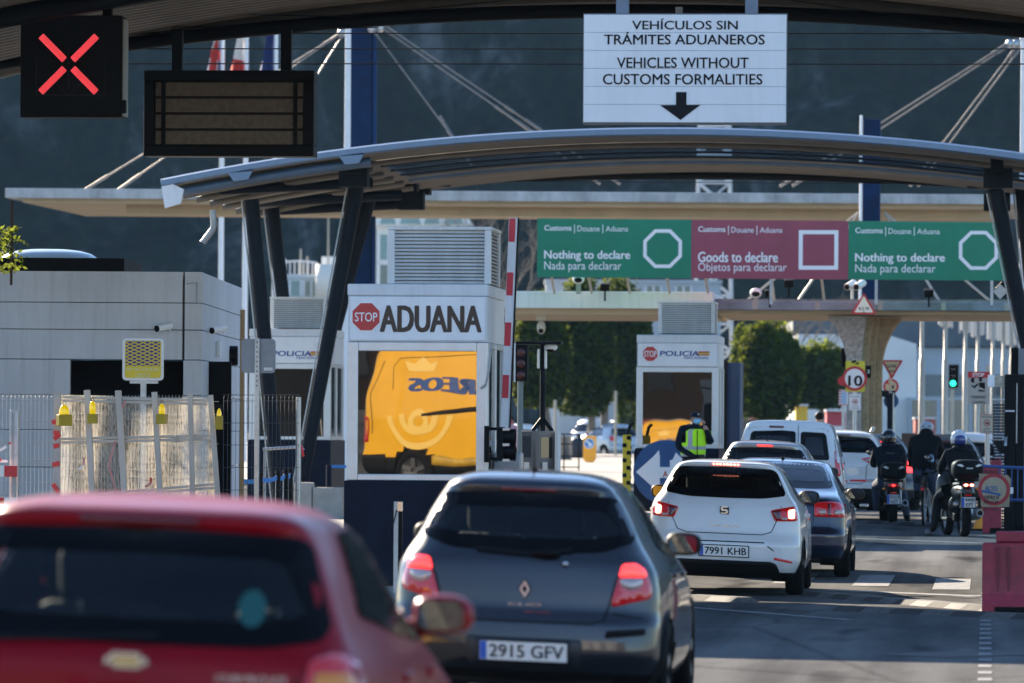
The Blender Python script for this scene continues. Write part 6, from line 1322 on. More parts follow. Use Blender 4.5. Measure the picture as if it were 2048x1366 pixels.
# ---------------- yellow post van, seen mirrored in the booth window
PY=paint('paint_yellow',(.74,.37,.008),.0,.06); PALE=mat('pale_yellow_mark',(.78,.5,.1),.4,var=0); POSTBLUE=mat('post_blue',(.02,.06,.2),.4,var=0)
def x_post(a):
    t,bv=a['t'],a['bv']
    for sd in ('left','right'):
        s=-1 if sd=='left' else 1
        groove(bv,[(.25,.95),(.25,1.6),(.42,2.1)],sd,.014,GAP,t); groove(bv,[(2.55,.5),(2.55,2.2)],sd,.014,GAP,t); groove(bv,[(.62,1.62),(.62,2.0),(.75,2.14),(2.4,2.2)],sd,.012,GAP,t)
        patch(bv,[(1.2,1.27),(3.4,1.33),(3.4,1.36),(1.9,1.37),(1.2,1.31)],sd,.012,TRIM,t,'slide_rail')
        cy,cz=1.15,1.3
        for r0,r1,q0,q1 in ((.5,.6,PI*1.02,PI*1.98),(.27,.37,PI*1.0,PI*2.0)):
            patch(bv,[(cy+r1*cos(lerp(q0,q1,i/20)),cz+r1*sin(lerp(q0,q1,i/20))) for i in range(21)]+[(cy+r0*cos(lerp(q1,q0,i/20)),cz+r0*sin(lerp(q1,q0,i/20))) for i in range(21)],sd,.006,PALE,t,'horn_emblem',skirt=0)
        patch(bv,[(cy+.2*cos(i*PI/10),cz-.12+.2*sin(i*PI/10)) for i in range(20)],sd,.007,PALE,t,'horn_emblem',holes=[[(cy+.1*cos(i*PI/10),cz-.12+.1*sin(i*PI/10)) for i in range(20)]],skirt=0)
        patch(bv,[(cy-.22,1.95),(cy+.22,1.95),(cy+.28,2.1),(cy+.13,2.05),(cy,2.16),(cy-.13,2.05),(cy-.28,2.1)],sd,.006,PALE,t,'crown_emblem',skirt=0)
        # lettering projected on the side
        cu=MB(); txt('CORREOS',0,1,0,1,None,None,0,bold=.02,mb=cu); m=MB(); x0,x1,zb,zt=.95,3.2,1.6,1.84
        for (u,_,v) in cu.v:
            y=lerp(x0,x1,u) if sd=='right' else lerp(x1,x0,u); q=hit(bv,sd,y,lerp(zb,zt,v)); m.v.append((q.x+s*(.008-_*.0),y,q.z))
        m.f=cu.f; m.m=cu.m; m.s=cu.s; m.build('lettering',POSTBLUE,t)
        patch(bv,[(.05,.3),(.5,.3),(.5,.62),(.05,.62)],sd,.01,TRIM,t,'bumper_corner'); patch(bv,[(1.4,.45),(4.2,.45),(4.2,.62),(1.4,.6)],sd,.008,mat('paint_yellow_dark',(.42,.25,.02),.5,var=.3),t,'sill_trim')  # sill trim in a darker, mottled yellow
P=dict(paint=PY,L=5.0,H=2.5,tr=.985,bow=.02,rear=[(.25,.1),(.4,0),(.6,.02),(.7,.06),(1.6,.12),(2.2,.25),(2.4,.35),(2.47,.5),(2.5,1.)],front=[(.25,4.8),(.4,4.98),(.7,5.0),(.9,4.9),(1.1,4.7),(1.25,4.5),(1.7,4.2),(2.1,3.9),(2.35,3.6),(2.46,3.2),(2.5,2.6)],
  wid=[(.25,.9),(.4,1.0),(.6,1.02),(1.2,1.02),(1.5,1.0),(2.1,.93),(2.3,.87),(2.42,.78),(2.48,.5),(2.5,.06)],rc=[(0,.1),(2.5,.1)],rws=[[(-.75,1.3),(-.08,1.3),(-.08,1.9),(-.7,1.9)],[(.75,1.3),(.08,1.3),(.08,1.9),(.7,1.9)]],ws=[(0,1.3),(.8,1.28),(.72,2.0),(0,2.1)],sw=[[(3.2,1.3),(4.3,1.25),(3.95,1.9),(3.25,1.95)]],
  lamps=[([(.82,1.25),(.96,1.25),(.97,.8),(.83,.8)],LRED)],side_lamps=[([(.05,1.25),(.2,1.22),(.2,.82),(.05,.82)],LRED)],axles=(1.05,4.2),r=.35,open=False,mirror=(4.3,1.35),tilt=0,z0=.25,bumper_black=.55,extra=x_post,rim=mat('rim_dark2',(.12,.12,.12),.4,.8),plate=('8350 LBM',.75))
vn=car('post_van','yellow post van mirrored in the customs booth window',Vector((-7.42,25.5,0)),P,cat='van')
vn.rotation_euler=(0,0,-PI/2+R(20))
# ================= PEOPLE AND TWO-WHEELERS =================
SKIN=mat('skin',(.42,.23,.16),.6,var=.06); JKT=mat('black_jacket',(.006,.0065,.009),.75,var=.25,sc=12,bump=.4,bsc=18); NVJ=mat('navy_uniform',(.006,.009,.018),.75,var=.25,sc=12,bump=.4,bsc=18); JEAN=mat('blue_denim',(.03,.05,.09),.85,var=.25,sc=15,bump=.3,bsc=30); DKTR=mat('dark_trousers',(.014,.015,.018),.8,var=.2,bump=.3); BOOT=mat('black_boot',(.012,.011,.01),.5,var=.2); HAIR=mat('dark_hair',(.015,.01,.008),.6,var=.3,sc=40)
def skin_body(J,E,root):
    nm=list(J); me=bpy.data.meshes.new('k'); me.from_pydata([J[n][0] for n in nm],[(nm.index(a),nm.index(b)) for a,b in E],[]); me.update()
    o=bpy.data.objects.new('k',me); COL.objects.link(o); sk=o.modifiers.new('s','SKIN'); sk.use_smooth_shade=True
    if not me.skin_vertices: 
        bpy.context.view_layer.objects.active=o; bpy.ops.mesh.customdata_skin_add()
    for i,n in enumerate(nm):
        r=J[n][1]; me.skin_vertices[0].data[i].radius=r if isinstance(r,tuple) else (r,r); me.skin_vertices[0].data[i].use_root=(n==root)
    sd=o.modifiers.new('d','SUBSURF'); sd.levels=2; sd.render_levels=2
    dg=bpy.context.evaluated_depsgraph_get(); m2=bpy.data.meshes.new_from_object(o.evaluated_get(dg)); bpy.data.objects.remove(o); bpy.data.meshes.remove(me); return m2
def person(label,loc,rz,J,E,mats,mf,group=None,fing=None):
    me=skin_body(J,E,'pelvis'); b=bmesh.new(); b.from_mesh(me)
    for ch in (fing or []):
        f=skin_body({str(i):(p,r) for i,(p,r) in enumerate(ch)},[(str(i),str(i+1)) for i in range(len(ch)-1)],'0'); b.from_mesh(f); bpy.data.meshes.remove(f)
    b.to_mesh(me); b.free(); me.materials.clear()
    for m in mats: me.materials.append(m)
    for p in me.polygons: p.material_index=mf(p.center); p.use_smooth=True
    me.name='person'; t=T('person',label,'person',loc,rz,group); o=bpy.data.objects.new('person_body',me); COL.objects.link(o); o.parent=t; return t
ED=[('pelvis','waist'),('waist','chest'),('chest','neck'),('neck','head'),('head','top')]
for s in 'LR': ED+=[('chest','sh'+s),('sh'+s,'el'+s),('el'+s,'wr'+s),('wr'+s,'ha'+s),('pelvis','hip'+s),('hip'+s,'kn'+s),('kn'+s,'an'+s),('an'+s,'to'+s)]
def rider_joints(hz=.80,lean=.08,kn=None,an=None,hands=(.23,.62,1.0),wide=1.):
    J={'pelvis':((0,0,hz),(.17,.15)),'waist':((0,.02,hz+.2),(.165,.13)),'chest':((0,.05+lean,hz+.42),(.2*wide,.15)),'neck':((0,.08+lean*1.6,hz+.6),.08),'head':((0,.12+lean*2,hz+.71),(.085,.1)),'top':((0,.13+lean*2,hz+.8),(.07,.08))}
    for s,k in (('L',-1),('R',1)):
        J['sh'+s]=((k*.2*wide,.06+lean,hz+.5),.085); J['el'+s]=((k*.27,.24+lean,hz+.28),.068); J['wr'+s]=((k*hands[0],hands[1]-.1,hands[2]+.02),.045); J['ha'+s]=((k*hands[0],hands[1],hands[2]),.04)
        J['hip'+s]=((k*.1,.05,hz-.02),.13); J['kn'+s]=(kn[0 if k<0 else 1] if kn else (k*.19,.45,hz-.06),.085); J['an'+s]=(an[0 if k<0 else 1] if an else (k*.19,.4,.36),.06)
        a=J['an'+s][0]; J['to'+s]=((a[0]+k*.02,a[1]+.15,a[2]-.05),.045)
    return J
def helmet(t,c,mt,visor=BLACK,r=(.135,.15,.15),vent=None):
    c=Vector(c); o=MB().sph(c,r,22,16).build('helmet',mt,t); MB().sph(c+Vector((0,.03,-.0)),(r[0]*1.02,r[1]*.96,r[2]*.5),20,10).build('visor',visor,o)
    MB().lathe([(r[0]*.92,-.1),(r[0]*.97,-.085),(r[0]*.93,-.07)],20,c=c).build('helmet_rim',BLACK,o)
    if vent: MB().sph(c+Vector((0,-r[1]*.62,-.015)),(.1,.075,.095),18,12).build('helmet_patch',vent,o)
    return o
def fingers(h,d,k,n=4):
    out=[]; h=Vector(h); d=Vector(d).normalized()
    for i in range(n):
        s=Vector((0,0,(i-1.5)*.019)); a=h+s+d*.02; out.append([(tuple(a),.010),(tuple(a+d*.045+Vector((-k*.008,0,0))),.009),(tuple(a+d*.065+Vector((-k*.035,0,-.012))),.008)])
    a=h+Vector((-k*.02,0,.03)); out.append([(tuple(a),.011),(tuple(a+d*.03+Vector((-k*.02,0,.012))),.009)]); return out
# ---- scooters
def scooter(label,loc,rz,text,boxz,lampc,rz_extra=0,wide=.5,logo=True,lampz=.82,platez=.55):
    t=T('motor_scooter',label,'scooter',loc,rz); pl=mat('scooter_black',(.007,.007,.008),.3,var=.15,coat=.4)
    for y,r,wd,nm in ((0,.285,.15,'wheel'),(1.42,.27,.13,'wheel')):
        o=MB().lathe([(r*.6,-wd*.4),(r*.88,-wd*.5),(r*.97,-wd*.3),(r,0),(r*.97,wd*.3),(r*.88,wd*.5),(r*.6,wd*.4)],26,axis='x',closed=True).build(nm,RUB,t,fix=True); o.location=(0,y,r)
        m=MB().lathe([(r*.62,-.04),(r*.62,.04),(r*.55,.03),(r*.55,-.03)],22,axis='x',closed=True); [m.bar((0,0,0),(0,r*.6*cos(a*PI*.4),r*.6*sin(a*PI*.4)),.05,.04,0,(1,0,0)) for a in range(5)]; m.build('rim',GREY,o)
    m=MB(); m.sph((0,.12,.7),(.16,.5,.15),18,12,e=.85); m.sph((0,.5,.5),(.14,.45,.16),14,10); o=m.build('tail_body',pl,t)
    MB().sph((0,.22,.82),(.15,.42,.06),16,8,e=.8).build('saddle',BLK2,t)
    m=MB(); m.sph((0,1.2,.72),(.24,.12,.34),16,10,e=.8); m.build('front_shield',pl,t); MB().bx(-.16,.16,.65,1.1,.24,.3).build('foot_board',BLK2,t,.02)
    m=MB(); m.tube([(-.34,1.0,1.0),(-.2,1.08,1.04),(.2,1.08,1.04),(.34,1.0,1.0)],.016,8); m.build('handlebar',BLACK,t)
    for s in (-1,1):
        m=MB().tube([(s*.28,1.02,1.03),(s*.36,1.05,1.2)],.009,6); m.sph((s*.38,1.05,1.24),(.07,.025,.045),14,8); o=m.build('rear_mirror',BLACK,t); MB().sph((s*.38,1.03,1.24),(.058,.008,.034),12,6).build('mirror_glass',MIRG,o)
    m=MB(); m.ext([(-.1,platez+.16),(.1,platez+.16),(.12,platez-.1),(-.12,platez-.1)],-.33,-.28); m.build('rear_mudguard',BLK2,t,.01)
    MB().bx(-.17,.17,-.33,-.1,boxz-.04,boxz-.005).build('luggage_rack',BLACK,t,.01); MB().bar((-.08,.0,.78),(-.1,-.25,boxz-.03),.03,.03).build('rack_arm',BLACK,t); MB().bar((.08,.0,.78),(.1,-.25,boxz-.03),.03,.03).build('rack_arm',BLACK,t)
    w2=wide/2; m=MB().sph((0,-.26,boxz+.15),(w2,.21,.155),26,14,e=.62); b=m.build('top_box',BLK2,t); m=MB().lathe([(1.0,-.006),(1.0,.006)],26,c=(0,0,0)); 
    m.v=[(x*w2*1.005,-.26+y*.212,boxz+.13+z) for x,y,z in m.v]; m.build('lid_gap',GAP,b)
    for s in (-1,1): MB().ext([(s*w2*.35,boxz+.2),(s*w2*.6,boxz+.235),(s*w2*.82,boxz+.215),(s*w2*.5,boxz+.185)],-.468,-.435).build('box_reflector',mat('white_reflector',(.6,.6,.6),.2,var=.05),b)
    if logo: txt('SHAD',-.05,.05,boxz+.155,boxz+.175,TXTWHT,b,-.474,bold=.06)
    m=MB().sph((0,-.36,lampz),(.1,.05,.035),16,10); m.build('tail_lamp',LRED,t)
    for x in lampc: MB().sph((x,-.40,lampz),(.035,.02,.022),12,8).build('lit_bulb',LLIT if len(lampc)<2 else LHOT,t)
    for s in (-1,1): MB().sph((s*.16,-.3,lampz-.06),(.035,.03,.02),10,6).build('indicator',mat('amber_lens2',(.8,.25,.01),.1,var=.1,coat=1),t)
    plate(t,None,text,platez,.22,.16,True,y=-.36); MB().bx(-.05,.05,-.37,-.34,platez+.1,platez+.125).build('reflector',LRED,t)
    m=MB(); m.tube([(.19,.35,.3),(.2,-.1,.34),(.2,-.3,.38)],[.05,.065,.06],14); m.build('exhaust',GREY,t); m=MB().tube([(.2,-.3,.38),(.2,-.31,.38)],.04,12); m.build('exhaust_mouth',BLACK,t)
    m=MB(); m.bar((-.12,.05,.3),(-.12,.6,.4),.06,.12); m.build('swing_arm',BLK2,t,.01); MB().tube([(.12,.02,.3),(.12,.15,.66)],.03,10).build('rear_spring',STEEL,t)
    return t
# right scooter and rider
loc=Fr(87.5,1929).loc; rz=R(6); scooter('big black scooter with red lamps lit and plate ending KPT',loc,rz,'4440 KPT',.92,(-.045,.045))
J=rider_joints(.80,.05,kn=((-.3,.42,.62),(.22,.45,.74)),an=((-.34,.5,.13),(.2,.42,.36)),wide=1.08)
t=person('rider in black with a white and blue helmet on the big scooter',loc+Vector((-.02,.32,.0)),rz,J,ED,[JKT,DKTR,BOOT],lambda c:0 if c.z>.86 else (1 if c.z>.2 and not(c.z<.42 and c.x>0) else 2))
helmet(t,(0,.23,1.545),mat('white_helmet',(.55,.55,.58),.2,var=.05,coat=.8),mat('blue_visor',(.015,.03,.16),.1,var=.1,coat=1),vent=mat('blue_visor',(.015,.03,.16),.1,var=.1,coat=1))
MB().lathe([(.09,1.34),(.13,1.36),(.12,1.43),(.08,1.44)],16,c=(0,.15,0)).build('collar',JKT,t)
MB().sph((-.4,.66,.05),(.055,.14,.05),12,8,e=.8).build('shoe',mat('grey_shoe',(.08,.08,.085),.6,var=.2),t)
# left scooter and rider
loc=Fr(96,1787).loc; rz=R(-3); scooter('small black scooter with one red lamp and a plate ending HZT',loc,rz,'9253 HZT',.78,(.0,),wide=.46,logo=False,lampz=.68,platez=.44)
J=rider_joints(.76,.03,kn=((-.22,.42,.66),(.27,.3,.5)),an=((-.2,.4,.32),(.33,.25,.11)),wide=1.12)
t=person('rider in navy with a glossy black helmet on the small scooter',loc+Vector((-.06,.32,0)),rz,J,ED,[NVJ,JEAN,BOOT],lambda c:0 if c.z>.8 else (1 if c.z>.15 else 2))
helmet(t,(0,.19,1.5),mat('black_helmet',(.01,.01,.011),.08,var=.1,coat=1),BLACK)
MB().lathe([(.09,1.3),(.13,1.32),(.12,1.39),(.08,1.4)],16,c=(0,.12,0)).build('collar',NVJ,t)
MB().sph((.35,.36,.05),(.05,.14,.05),12,8,e=.8).build('shoe',BOOT,t)
txt('moto',-.04,.1,1.22,1.245,mat('grey_print',(.2,.2,.22),.6,var=0),t,-.13)
# bicycle and cyclist
loc=Fr(95,1849).loc; rz=R(-9); t=T('bicycle','black city bicycle with a slim rear tyre between the two scooters','bicycle',loc,rz)
for y in (0,1.05):
    o=MB().lathe([(.318,-.022),(.335,-.02),(.345,0),(.335,.02),(.318,.022)],36,axis='x',closed=True).build('wheel',RUB,t,fix=True); o.location=(0,y,.345)
    m=MB().lathe([(.305,-.014),(.318,-.012),(.318,.012),(.305,.014)],36,axis='x',closed=True); [m.tube([(0,0,0),(0,.31*cos(a*PI/8),.31*sin(a*PI/8))],.0018,4) for a in range(16)]; m.tube([(-.05,0,0),(.05,0,0)],.022,10); m.build('rim',STEEL,o)
FRM=mat('bike_frame',(.012,.012,.014),.3,var=.1,coat=.5)
m=MB(); bb=(0,.42,.3); st=(0,.3,.82); hd=(0,.86,.86)
for a,b,r in ((bb,st,.018),(st,(0,.83,.78),.017),(bb,(0,.86,.66),.02),(hd,(0,.9,.62),.02)): m.tube([a,b],r,8)
for s in (-1,1): m.tube([(s*.05,0,.345),(s*.02,.42,.3)],.01,6); m.tube([(s*.05,0,.345),(s*.02,.31,.76)],.009,6); m.tube([(s*.05,1.05,.345),(s*.04,.92,.66),(0,.9,.68)],.012,6)
m.build('frame',FRM,t)
MB().sph((0,.27,.9),(.1,.14,.045),14,8).build('saddle',BLACK,t); MB().tube([(-.3,.7,1.02),(-.2,.84,1.04),(0,.87,1.02),(.2,.84,1.04),(.3,.7,1.02)],.013,8).build('handlebar',BLACK,t); MB().tube([(0,.87,1.02),hd],.014,8).build('stem',STEEL,t)
m=MB().lathe([(.09,-.004),(.095,0),(.09,.004)],24,axis='x',c=(.05,.42,.3)); m.tube([(-.06,.42,.3),(-.06,.36,.46)],.012,6); m.tube([(.06,.42,.3),(.06,.48,.14)],.012,6); m.build('crank',STEEL,t,fix=True)
m=MB(); m.box((-.12,.36,.46),(.09,.08,.02)); m.box((.12,.48,.14),(.09,.08,.02)); m.build('pedals',BLACK,t)
MB().lathe([(.36,-.03),(.37,0),(.36,.03)],36,axis='x',c=(0,0,.345)).build('mudguard',FRM,t); bpy.data.objects.remove([c for c in t.children if c.name.startswith('mudguard')][0])
MB().bx(-.03,.03,-.37,-.34,.62,.66).build('rear_reflector',LRED,t); MB().bx(-.06,.06,-.2,.2,.72,.735).build('luggage_rack',BLACK,t)
J=rider_joints(.96,.16,kn=((-.15,.42,.78),(.17,.34,.52)),an=((-.14,.3,.5),(.27,.2,.1)),hands=(.28,.62,1.05),wide=1.1)
J['pelvis']=((0,0,.98),(.18,.16)); J['waist']=((0,.04,1.12),(.2,.17))
p=person('cyclist in a dark hooded jacket and blue jeans with pale helmet astride the bicycle',loc+Vector((.02,.24,.0)),rz,J,ED,[JKT,JEAN,BOOT],lambda c:0 if c.z>.95 else (1 if c.z>.22 and not (c.x<-.02 and c.z<.6) else 2))
o=MB().sph((0,.45,1.69),(.12,.15,.11),20,12,a1=PI*.62).build('helmet',mat('bike_helmet',(.42,.45,.5),.35,var=.1),p)
for x in (-.06,0,.06): MB().box((x,.325,1.71),(.028,.03,.022)).build('helmet_vent',BLACK,o)
MB().sph((0,.33,1.56),(.13,.12,.12),18,12).build('hood',JKT,p)
txt('O',.09,.17,1.12,1.22,mat('pale_patch',(.35,.5,.7),.5,var=0),p,-.235,name='jacket_patch',bold=.1)
MB().sph((.115,-.21,1.15),(.075,.02,.045),14,8,M=Matrix.Rotation(.6,3,'Y')).build('tail_flap_patch',mat('pale_patch',(.35,.5,.7),.5,var=0),p)
# ---- police officer
VEST=mat('yellow_vest',(.42,.85,.01),.7,var=.12,sc=8,em=(.42,.85,.01),es=.06); BAND=mat('grey_band',(.45,.43,.42),.4,var=.1)  # vest cloth gets a small added glow to look brighter lit
loc=Fr(94.2,1386).loc; loc.z+=.2
J={'pelvis':((0,0,.95),(.17,.13)),'waist':((0,.0,1.1),(.17,.13)),'chest':((0,-.0,1.32),(.2,.14)),'neck':((.0,-.03,1.5),.075),'head':((.02,-.07,1.6),(.078,.09)),'top':((.02,-.08,1.68),(.07,.08)),
 'shL':((-.2,.02,1.42),.09),'elL':((-.255,.05,1.14),.07),'wrL':((-.1,-.22,.98),.045),'haL':((-.03,-.27,.96),.04),'shR':((.2,.02,1.42),.09),'elR':((.3,-.1,1.2),.07),'wrR':((.16,-.2,1.42),.045),'haR':((.12,-.2,1.5),(.03,.04)),
 'hipL':((-.1,0,.92),.12),'knL':((-.11,-.02,.5),.08),'anL':((-.12,.03,.1),.055),'toL':((-.13,-.12,.05),.045),'hipR':((.1,0,.92),.12),'knR':((.12,-.02,.5),.08),'anR':((.13,.03,.1),.055),'toR':((.15,-.12,.05),.045)}
def pm(c):
    if (c.z>1.47 and abs(c.x-.02)<.1 and c.y<.06 and c.z>1.5): return 1
    if c.z>1.43 and c.x>.08 and c.y<-.13: return 1
    return 2 if c.z<.12 else 0
off=T('x','x','x',(0,0,0)); bpy.data.objects.remove(off)
fg=fingers((.115,-.205,1.52),(-.1,.1,1),1)
fg=[[(( .085+i*.016,-.215,1.535),.0095),((.08+i*.013,-.212,1.565+.006*(1-abs(i-1.5))),.009),((.075+i*.011,-.195,1.585+.008*(1-abs(i-1.5))),.0075)] for i in range(4)]+[[((.09,-.19,1.49),.011),((.065,-.18,1.515),.009)]]
fg+=[[((-.03+i*.004,-.30,.985-i*.016),.0095),((-.0,-.325,.98-i*.016),.009),((.03,-.31,.975-i*.016),.008)] for i in range(4)]
t=person('police officer in black with a yellow vest, cap and face mask touching his face',loc,R(22),J,ED,[NVJ,SKIN,BOOT],pm,fing=fg)
b=MB(); b.sph((.02,-.068,1.655),(.098,.115,.075),20,12,a1=PI*.55); cap=b.build('cap',NAVY,t); m=MB(); m.sph((.02,-.17,1.655),(.085,.085,.012),18,8); m.build('cap_peak',NAVY,cap); MB().box((.02,-.178,1.69),(.028,.012,.022)).build('cap_badge',mat('gold_badge',(.5,.45,.3),.3,.6),cap,.004)
MB().sph((.02,-.125,1.575),(.07,.065,.055),18,12,e=.85).build('face_mask',mat('surgical_blue',(.28,.55,.72),.75,var=.08,sc=25),t)
m=MB(); m.sph((.02,-.165,1.615),(.012,.018,.02),8,6); m.build('nose',SKIN,t)
for s in (-1,1): MB().sph((.02+s*.032,-.15,1.632),(.012,.008,.006),10,6).build('eye',BLACK,t); MB().sph((.02+s*.082,-.06,1.6),(.012,.022,.032),10,8).build('ear',SKIN,t)
MB().lathe([(.1,1.44),(.125,1.46),(.105,1.53),(.085,1.53)],18,c=(.0,-.02,0)).build('jacket_collar',NVJ,t)
m=MB(); nz_=24; nu=30
for j in range(nz_+1):
    z=.97+.47*j/nz_; k=min(1,(1.44-z)/.1+.62); 
    for i in range(nu):
        a=2*PI*i/nu; rx_=.217*(k if z>1.36 else 1)*(1-.06*max(0,(1.1-z)/.13)); ry=.172; m.v.append((math.copysign(abs(cos(a))**.8,cos(a))*rx_,math.copysign(abs(sin(a))**.8,sin(a))*ry*(1 if z<1.36 else .96)-.005,z))
for j in range(nz_):
    z=.97+.47*(j+.5)/nz_
    for i in range(nu):
        a=2*PI*(i+.5)/nu
        if z>1.2 and abs(cos(a))>.86: continue
        mi=1 if (1.09<z<1.15 or .97<z<1.015 or (z>1.15 and .38<cos(a+.0)*-1<.62 and sin(a)<0)) else 0
        m.f.append((j*nu+i,j*nu+(i+1)%nu,(j+1)*nu+(i+1)%nu,(j+1)*nu+i)); m.m.append(mi); m.s.append(True)
o=m.build('high_visibility_vest',[VEST,BAND],t); o.modifiers.new('t','SOLIDIFY').thickness=.008
MB().bx(-.006,.006,-.185,-.176,.97,1.42).build('vest_zip',BLACK,t)
MB().bx(-.04,.07,-.335,-.325,.93,1.01).build('document',mat('dark_booklet',(.03,.02,.02),.6),t,.003)
MB().lathe([(.185,.955),(.195,.96),(.195,1.0),(.185,1.005)],24).build('belt',BLACK,t)
# ---- bystanders
def stander(label,loc,rz,jm,tm,h=1.,hairm=HAIR,mask=False):
    J={'pelvis':((0,0,.95),(.16,.12)),'waist':((0,0,1.1),(.155,.12)),'chest':((0,0,1.32),(.19,.13)),'neck':((0,.01,1.5),.07),'head':((0,0,1.6),(.078,.09)),'top':((0,0,1.68),(.07,.08))}
    for s,k in (('L',-1),('R',1)):
        J['sh'+s]=((k*.19,.0,1.42),.08); J['el'+s]=((k*.27,.02,1.14),.06); J['wr'+s]=((k*.27,-.1,.92),.04); J['ha'+s]=((k*.26,-.13,.84),.04); J['hip'+s]=((k*.1,0,.92),.12); J['kn'+s]=((k*.11,0,.5),.08); J['an'+s]=((k*.12,.03,.1),.055); J['to'+s]=((k*.13,-.12,.05),.045)
    t=person(label,loc,rz,J,ED,[jm,tm,SKIN],lambda c:2 if (c.z>1.53 or (c.z<.88 and abs(c.x)>.22)) else (0 if c.z>.93 else 1)); t.scale=(h,h,h)
    MB().sph((0,.02,1.665),(.088,.1,.085),16,12).build('hair',hairm,t)
    if mask: MB().sph((0,-.06,1.585),(.065,.055,.05),14,10).build('face_mask',mat('red_mask',(.5,.05,.06),.7,var=.05),t)
    return t
f=Fr(108,1639); stander('dark haired person whose head shows above the white van roof',f.loc+Vector((0,0,.22)),R(160),JKT,DKTR)
f=Fr(150,1021); stander('person in pink with a red face mask behind the barrier arm',f.loc+Vector((0,0,.1)),0,mat('pink_jacket',(.5,.25,.3),.8,var=.15),DKTR,1.05,mask=True)
# ================= TREES AND BACKGROUND =================
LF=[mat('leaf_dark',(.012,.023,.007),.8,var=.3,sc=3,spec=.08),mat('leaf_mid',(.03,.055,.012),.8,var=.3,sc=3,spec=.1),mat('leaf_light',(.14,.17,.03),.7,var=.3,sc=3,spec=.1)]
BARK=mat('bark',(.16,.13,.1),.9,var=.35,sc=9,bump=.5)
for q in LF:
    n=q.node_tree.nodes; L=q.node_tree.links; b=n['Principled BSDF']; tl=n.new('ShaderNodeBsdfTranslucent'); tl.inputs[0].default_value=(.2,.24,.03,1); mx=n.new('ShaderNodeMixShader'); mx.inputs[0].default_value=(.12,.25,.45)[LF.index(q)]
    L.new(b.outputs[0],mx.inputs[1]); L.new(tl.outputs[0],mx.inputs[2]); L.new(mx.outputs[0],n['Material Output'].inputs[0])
def crown(t,c,r,n,ls,seed,flat=.55,pal=(.45,.4,.15)):
    q=random.Random(seed); m=MB(); c=Vector(c); cl=[Vector((q.gauss(0,1),q.gauss(0,1),q.gauss(0,1))).normalized()*q.uniform(.55,1.) for _ in range(26)]; pc=[q.random() for _ in cl]
    for i in range(n):
        k=q.randrange(len(cl)); p=cl[k]+Vector((q.gauss(0,.2),q.gauss(0,.2),q.gauss(0,.2)))
        if q.random()<.35: p=Vector((q.gauss(0,1),q.gauss(0,1),q.gauss(0,1))).normalized()*(q.random()**.25)
        L=p.length
        if L>1.1: p*=1.08/L
        p.z=math.copysign(min(abs(p.z),1.)**flat if False else abs(p.z),p.z)
        if p.z<-.75: p.z=-.75+q.uniform(-.06,.03)
        P=c+Vector((p.x*r[0],p.y*r[1],p.z*r[2])); a=Vector((q.gauss(0,1),q.gauss(0,1),q.gauss(0,.7))).normalized(); b=a.cross(Vector((q.gauss(0,1),q.gauss(0,1),q.gauss(0,1)))).normalized(); s=ls*q.uniform(.6,1.3)
        u=(pc[k]*.5+q.random()*.4)+max(0,p.z-.45)*.45; mi=0 if u<pal[0] else (1 if u<pal[0]+pal[1] else 2)  # leaves turn lighter near the top, sunlit crown put into the colour
        m.add([P-a*s*.5,P+b*s*.28,P+a*s*.5,P-b*s*.28],[(0,1,2,3)],mi)
    return m.build('crown',LF,t)
def tree(name,label,px,d,ct,cb,wpx,trunkpx=None,n=5200,seed=1,ls=.3,bend=0,group=None,pal=(.45,.4,.15),tb=None):
    f=Fr(d,px); t=T(name,label,'tree',f.loc,0,group); zt,zb=f.z(ct,px),f.z(cb,px); w_=wpx/2/f.p; h=(zt-zb)
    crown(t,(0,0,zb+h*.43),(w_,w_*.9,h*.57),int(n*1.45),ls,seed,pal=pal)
    k=(zt-zb); m=MB(); x=0 if trunkpx is None else f.x(trunkpx)
    m.tube([(x,0,-.3),(x+bend*.3,0,zb*.45),(x*.6+bend,0,zb*.9),(x*.3+bend*.6,0,zb+h*.35)],[.24,.19,.16,.07],9)
    for i in range(4): a=i*1.7+seed; m.tube([(x*.6+bend,0,zb*.85),(x*.4+bend+cos(a)*w_*.3,sin(a)*w_*.3,zb+h*.25),(cos(a)*w_*.6,sin(a)*w_*.6,zb+h*.5)],[.11,.08,.03],7)
    m.build('trunk',BARK,t); return t
G='clipped trees beyond the booths'
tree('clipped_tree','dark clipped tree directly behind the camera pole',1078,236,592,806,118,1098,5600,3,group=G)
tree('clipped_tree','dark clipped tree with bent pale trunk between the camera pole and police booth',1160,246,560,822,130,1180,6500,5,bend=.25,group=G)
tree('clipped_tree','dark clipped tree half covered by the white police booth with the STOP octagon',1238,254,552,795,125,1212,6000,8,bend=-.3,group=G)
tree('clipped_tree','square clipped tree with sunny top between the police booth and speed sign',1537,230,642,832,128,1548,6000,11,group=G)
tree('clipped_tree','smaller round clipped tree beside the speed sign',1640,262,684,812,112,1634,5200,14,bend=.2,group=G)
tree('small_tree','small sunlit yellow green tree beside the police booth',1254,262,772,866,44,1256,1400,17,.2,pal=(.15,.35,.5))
tree('small_tree','dark shrub tree right behind the blue cabinet beside the police booth',1492,270,650,815,70,1490,2600,19,.24)
